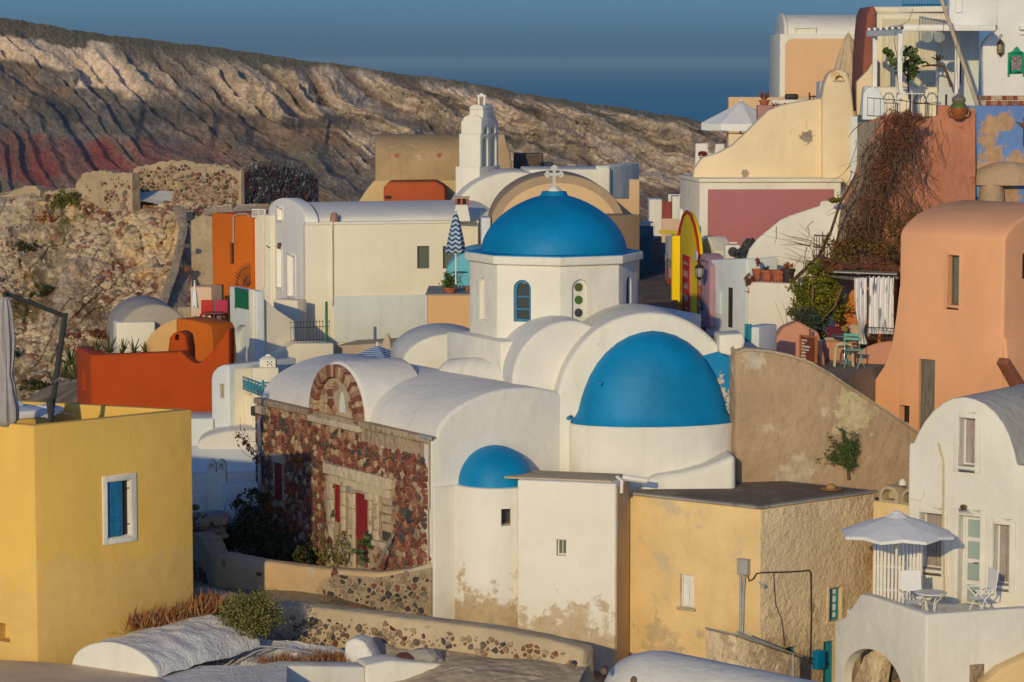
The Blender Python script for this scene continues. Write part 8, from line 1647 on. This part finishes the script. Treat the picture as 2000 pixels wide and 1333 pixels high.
# terrace floor, blue wall
b = slab(B(), [P(1675, 200, 75.6), P(2100, 200, 75.6), P(2100, 200, 83), P(1675, 200, 86)], -6, -1.62); solo('upper_terrace', None, None, b, M['paving'], kind='structure')
FB = frang(1862, 300, 75.2, 0); m_peel = (.50, .31, .18)
M['bluewall'] = plaster('peeling_blue_plaster', (.14, .25, .54), .10, streak=.15, bump=1.0, bscale=5, rough=.8, off=181, patches=tuple((tuple(P(x, y, 75.2)), r, c) for x, y, r, c in ((1935, 250, .30, m_peel), (1965, 238, .26, m_peel), (1928, 275, .26, m_peel), (1940, 305, .34, m_peel), (1985, 325, .40, m_peel), (1915, 335, .26, m_peel), (1970, 385, .34, m_peel), (1925, 375, .26, m_peel), (1862, 305, .20, (.42, .22, .14)), (1864, 380, .20, (.50, .30, .2)), (1898, 218, .10, m_peel))))
t = thing('blue_wall', 'blue wall with large peeling plaster patches at the upper right', 'wall', FB.w(1, -5)); L = FB.uv(2080, 300)[0]; zt = FB.uv(1930, 207)[1]; b = B(); box(b, FB, 0, L, -7, zt, -.4, 0); part('wall', b, M['bluewall'], t, bevel=.04)
b = B(); box(b, FB, -.42, .005, -7, zt+.01, -.4, -.01); part('terracotta_edge', b, M['cliffterra'], t, bevel=.04)
rows = []; c0 = FB.uv(1952, 395)   # bulging oven back
for i in range(21):
    th = math.pi*i/20; row = []
    for j in range(12): r_ = j/11; u = FB.uv(1960, 340)[0]-1.05*math.cos(th)*r_+.1; z = zat(362, 75)+.62*math.sin(th)*r_**.9; row.append(FB.w(u, z, .02+.45*math.sqrt(max(0, 1-r_**2))))
    rows.append(row)
part('oven_bulge', gridsurf(B(), rows), M['tanwall'], t); b = B(); u = FB.uv(1935, 380)[0]; lathe(b, FB.w(u, zat(402, 75), .12), [(.34, 0), (.34, .3), (.31, .5), (.25, .7)], 20); part('oven_neck', b, M['tanwall'], t)
b = B(); r = rect(FB, 1869, 345, 1883, 364); box(b, FB, r[0], r[1], r[2], r[3], 0, .12); solo('cream_box', 'small cream electric box on the peeling blue wall', 'electric box', b, paint('cream_box', (.42, .36, .15), .5), bevel=.01)
b = B(); r = rect(FB, 1895, 360, 1912, 385); box(b, FB, r[0], r[1], r[2], r[3], 0, .14); solo('blue_meter_box', 'pale blue electric box below the cream box on the blue wall', 'electric box', b, paint('pale_blue', (.16, .30, .58), .5), bevel=.01)
b = B()
for pts in ([(1877, 364), (1884, 390), (1886, 395)], [(1879, 364), (1892, 388)], [(1900, 385), (1899, 395)], [(1905, 385), (1904, 395)]): tube(b, [FB.w(*FB.uv(*q), .03) for q in pts], .008, 4)
solo('thin_wires', 'thin wires running down from the boxes on the blue wall', 'wires', b, M['cable']); b = B(); o = FB.pts((1984, 238), (2010, 244), (2010, 252), (1996, 250)); prism(b, FB, o[::-1], .15, 0); r = rect(FB, 1998, 230, 2015, 285); box(b, FB, r[0], r[1], r[2], r[3], 0, .05); solo('brown_shutter', 'dark brown shutter at the right border of the blue wall', 'shutter', b, paint('red_brown', (.12, .04, .02), .6), smooth=False)
# amphora
q = P(1872, 233, 74.7); t = thing('amphora', 'green and brown glazed clay jar on the terracotta wall corner', 'jar', q); b = B(); lathe(b, q, [(.10, 0), (.15, .06), (.21, .18), (.22, .29)], 24); part('lower_body', b, paint('glazed_brown', (.33, .11, .03), .25), t); b = B(); lathe(b, q+Vector((0, 0, .29)), [(.215, 0), (.20, .08), (.16, .13)], 24); part('green_band', b, paint('glazed_green', (.10, .15, .02), .2), t)
b = B(); lathe(b, q+Vector((0, 0, .42)), [(.15, 0), (.19, .06), (.17, .14), (.08, .2), (.02, .26), (.0, .4)], 24); part('lid', b, M['greywood'], t)
for s in (-1, 1): b = B(); tube(b, [q+Vector((s*.2, 0, .32)), q+Vector((s*.28, 0, .25)), q+Vector((s*.26, 0, .12)), q+Vector((s*.17, 0, .08))], .022, 6); part('handle', b, paint('glazed_brown', (.33, .11, .03), .25), t)
# curved low wall with rail, pole, lantern, mirror
f = frang(1684, 190, 79, 0); b = B(); o = f.pts((1684, 260), (1686, 185), (1692, 173), (1705, 169), (1720, 178), (1728, 200), (1730, 260)); prism(b, f, o[::-1], 0, -.3); solo('curved_white_parapet', 'curved bluish white parapet end at the left of the terrace', 'wall', b, M['bluewhite_shade'], bevel=.04)
f = frang(1700, 180, 83.5, 0); b = B(); box(b, f, 0, f.uv(1862, 180)[0], -3, f.uv(1760, 170)[1], -.6, 0); solo('white_seat_wall', 'long rounded white seat wall behind the terrace chairs', 'wall', b, M['cream_w'], bevel=.12, seg=4)
f = Fr(P(1694, 215, 76.0), P(1845, 235, 75.5)); z0, z1 = zat(236, 75.8), zat(193, 75.8); railing('rusty_railing', 'thin rusty railing along the terrace edge above the dead creeper', 'railing', [P(1694, 228, 76.0), P(1765, 234, 75.8), P(1845, 245, 75.5)], .50, M['rust'], 12, .010, rails=(1.0, .06))
t = thing('wooden_pole', 'long pale leaning wooden pole in front of the white building', 'pole', P(1912, 205, 77.8)); b = B(); tube(b, [P(1910, 208, 77.6), P(1832, -20, 78.2)], .062, 8, .05); part('pole', b, paint('pale_pole', (.52, .41, .29), .8, var=.15, stretch=(1, 1, .3)), t)
b = B(); tube(b, [P(1872, 190, 77), P(1868, 100, 77), P(1874, 60, 77)], .008, 4); part('wire', b, M['cable'], t)
for pts, lb in (([(1783, 18), (1775, 42), (1758, 50), (1750, 62), (1746, 78), (1752, 110), (1753, 150), (1756, 180), (1750, 190)], 'thin dark wire hanging down past the pergola corner'), ([(1844, 40), (1842, 65), (1836, 130), (1832, 180), (1829, 205)], 'thin dark wire hanging from the leaning pole')):
    b = B(); tube(b, [P(x, y, 78.5) for x, y in pts], .009, 4); solo('hanging_wire', lb, 'wire', b, M['cable'])
q = FWB.w(*FWB.uv(1952, 108), .16); t = thing('wall_lantern', 'ornate metal lantern on the white wall beside the green mirror', 'lantern', q); mt = paint('old_metal', (.24, .20, .13), .5, .3); b = B(); lathe(b, q, [(0, -.04), (.04, 0), (.09, .06)], 8); part('base', b, M['rust'], t); b = B(); lathe(b, q+Vector((0, 0, .06)), [(.10, 0), (.11, .1), (.10, .24)], 8); part('glass', b, mt, t, smooth=False)
b = B(); lathe(b, q+Vector((0, 0, .30)), [(.12, 0), (.06, .1), (.02, .14)], 8); part('hood', b, M['rust'], t); b = B(); tube(b, [q+Vector((0, 0, .44)), q+Vector((-.03, .02, .55)), q+Vector((.03, .05, .6)), q+Vector((.07, .15, .5))], .01, 5); part('hook', b, M['iron'], t)
FWBm = FWB; t = thing('green_mirror', 'carved green framed picture hanging on the white wall', 'mirror', FWB.w(*FWB.uv(1985, 150), .05)); gm = plaster('green_frame', (.01, .27, .14), .1, rough=.6); r = rect(FWB, 1968, 103, 2002, 144); b = B(); frame_bm(b, FWB, r[0], r[1], r[2], r[3], .10, .0, .05); part('frame', b, gm, t, bevel=.01)
b = B(); c_ = (r[0]+r[1])/2; prism(b, FWB, [(r[0]+.05, r[3]+.002), (r[1]-.05, r[3]+.002), (c_+.1, r[3]+.06), (c_+.05, r[3]+.14), (c_, r[3]+.17), (c_-.05, r[3]+.14), (c_-.1, r[3]+.06)], .0, .045); part('crest', b, gm, t, bevel=.008)
for u in (r[0]+.03, r[1]-.03): b = B(); box(b, FWB, u-.03, u+.03, r[2]-.09, r[2]-.002, 0, .04); part('foot', b, gm, t, bevel=.006)
b = B(); box(b, FWB, r[0]+.1, r[1]-.1, r[2]+.1, r[3]-.1, .005, .02); part('picture', b, paint('mottled_picture', (.30, .24, .22), .4, var=.8, scale=22), t)
fz = [P(1763, 12, 84), P(1850, 12, 83)]; railing('blue_balustrade', 'blue wooden balustrade at the top edge of the picture', 'railing', fz, .8, M['bluewood'], 16, .028, rails=(.98, .04))
b = B(); f = Fr(*fz); box(b, f, -.1, f.L+.1, zat(24, 83.5), zat(13, 83.5), -2, .05); solo('balcony_slab', 'thin cream slab under the blue balustrade', 'balcony', b, M['cream_w'], bevel=.02)
# plants and chairs of the terrace
rng = random.Random(44); q = P(1776, 195, 81.5); t = thing('fig_tree', 'small leafy fig tree under the pergola', 'tree', q); b = B(); top = P(1772, 120, 81.5); tube(b, [q, P(1774, 165, 81.5), top], .03, 6, .015)
for x, y in ((1735, 105), (1745, 120), (1752, 135), (1765, 105), (1788, 110), (1795, 120), (1790, 135), (1777, 98)): tube(b, [P(1774, 150, 81.5), P((x+1774)/2, (y+140)/2+6, 81.5), P(x, y, 81.5+rng.uniform(-.3, .3))], .014, 4, .007)
part('trunk', b, M['twig'], t); b = B()
for x, y in ((1735, 106), (1745, 120), (1752, 138), (1765, 106), (1785, 112), (1797, 120), (1786, 140), (1775, 100), (1770, 128), (1778, 145)): cloud(b, P(x, y, 81.5), (.16, .16, .13), 26, .14, rng, shell=.1, thin=.6)
part('leaves', b, M['lf_green'], t, smooth=False, fix=False)
t = thing('bare_frangipani', 'bare branching frangipani trunk on the terrace seat wall', 'tree', P(1858, 170, 82)); b = B(); tube(b, [P(1858, 170, 82), P(1850, 145, 82), P(1843, 131, 82), P(1832, 128, 82)], .045, 6, .035)
for pts in ([(1832, 128), (1815, 128), (1800, 130)], [(1815, 128), (1806, 119)], [(1832, 128), (1832, 118), (1820, 112)], [(1832, 120), (1843, 110)], [(1832, 119), (1828, 107)], [(1832, 119), (1836, 108)]): tube(b, [P(x, y, 82) for x, y in pts], .035, 6, .018)
part('trunk', b, M['twig'], t)
for k, (x, Y, lb) in enumerate(((1800, 79.5, 'dark metal terrace chair nearest the clay jar'), (1822, 80.5, 'silver metal chair at the middle of the upper terrace'), (1738, 80, 'silver metal chair at the left end of the upper terrace'))):
    q = Vector((P(x, 200, Y).x, Y, -1.62)); t = thing('metal_chair', lb, 'chair', q, 'metal chairs on the upper terrace'); mm = M['iron'] if k == 0 else M['steel']; b = B(); wbox(b, q+Vector((0, 0, .42)), .42, .42, .03); part('seat', b, mm, t, bevel=.01)
    for dx, dy in ((-.18, -.18), (.18, -.18), (.18, .18), (-.18, .18)): b = B(); tube(b, [q+Vector((dx, dy, 0)), q+Vector((dx, dy, .42))], .014, 5); part('leg', b, mm, t)
    b = B(); tube(b, [q+Vector((.17*math.cos(a), .2+.02, .42+.30*math.sin(a))) for a in [math.pi*i/10 for i in range(11)]], .016, 5); part('back_frame', b, mm, t)
    for dx in (-.1, 0, .1): b = B(); tube(b, [q+Vector((dx, .22, .42)), q+Vector((dx, .22, .75))], .01, 4); part('back_slat', b, mm, t)
for k, (x, Y, lb) in enumerate(((1778, 79, 'white clothed table left on the upper terrace'), (1848, 78.5, 'table behind the clay jar on the upper terrace'))):
    q = Vector((P(x, 200, Y).x, Y, -1.62)); t = thing('terrace_table', lb, 'table', q, 'tables on the upper terrace'); b = B(); wbox(b, q+Vector((0, 0, .70)), .7, .6, .03); part('table_top', b, M['whitepaint'], t, bevel=.01); b = B(); tube(b, [q, q+Vector((0, 0, .7))], .03, 6); part('column', b, M['iron'], t)
# ================================================================== AIR
b = B(); wbox(b, (0, 60000, SEA-1.5), 150000, 120300, 1.5-SEA+34)
hm = bpy.data.materials.new('air'); hm.use_nodes = True; nt = hm.node_tree; nt.nodes.clear(); ho = _n(nt, 'ShaderNodeOutputMaterial'); pv = _n(nt, 'ShaderNodeVolumePrincipled'); nt.links.new(pv.outputs[0], ho.inputs['Volume'])
pv.inputs['Color'].default_value = (.42, .68, .86, 1); pv.inputs['Density'].default_value = HAZE; pv.inputs['Anisotropy'].default_value = 0.0
o = solo('haze', None, None, b, hm, kind='stuff', smooth=False)
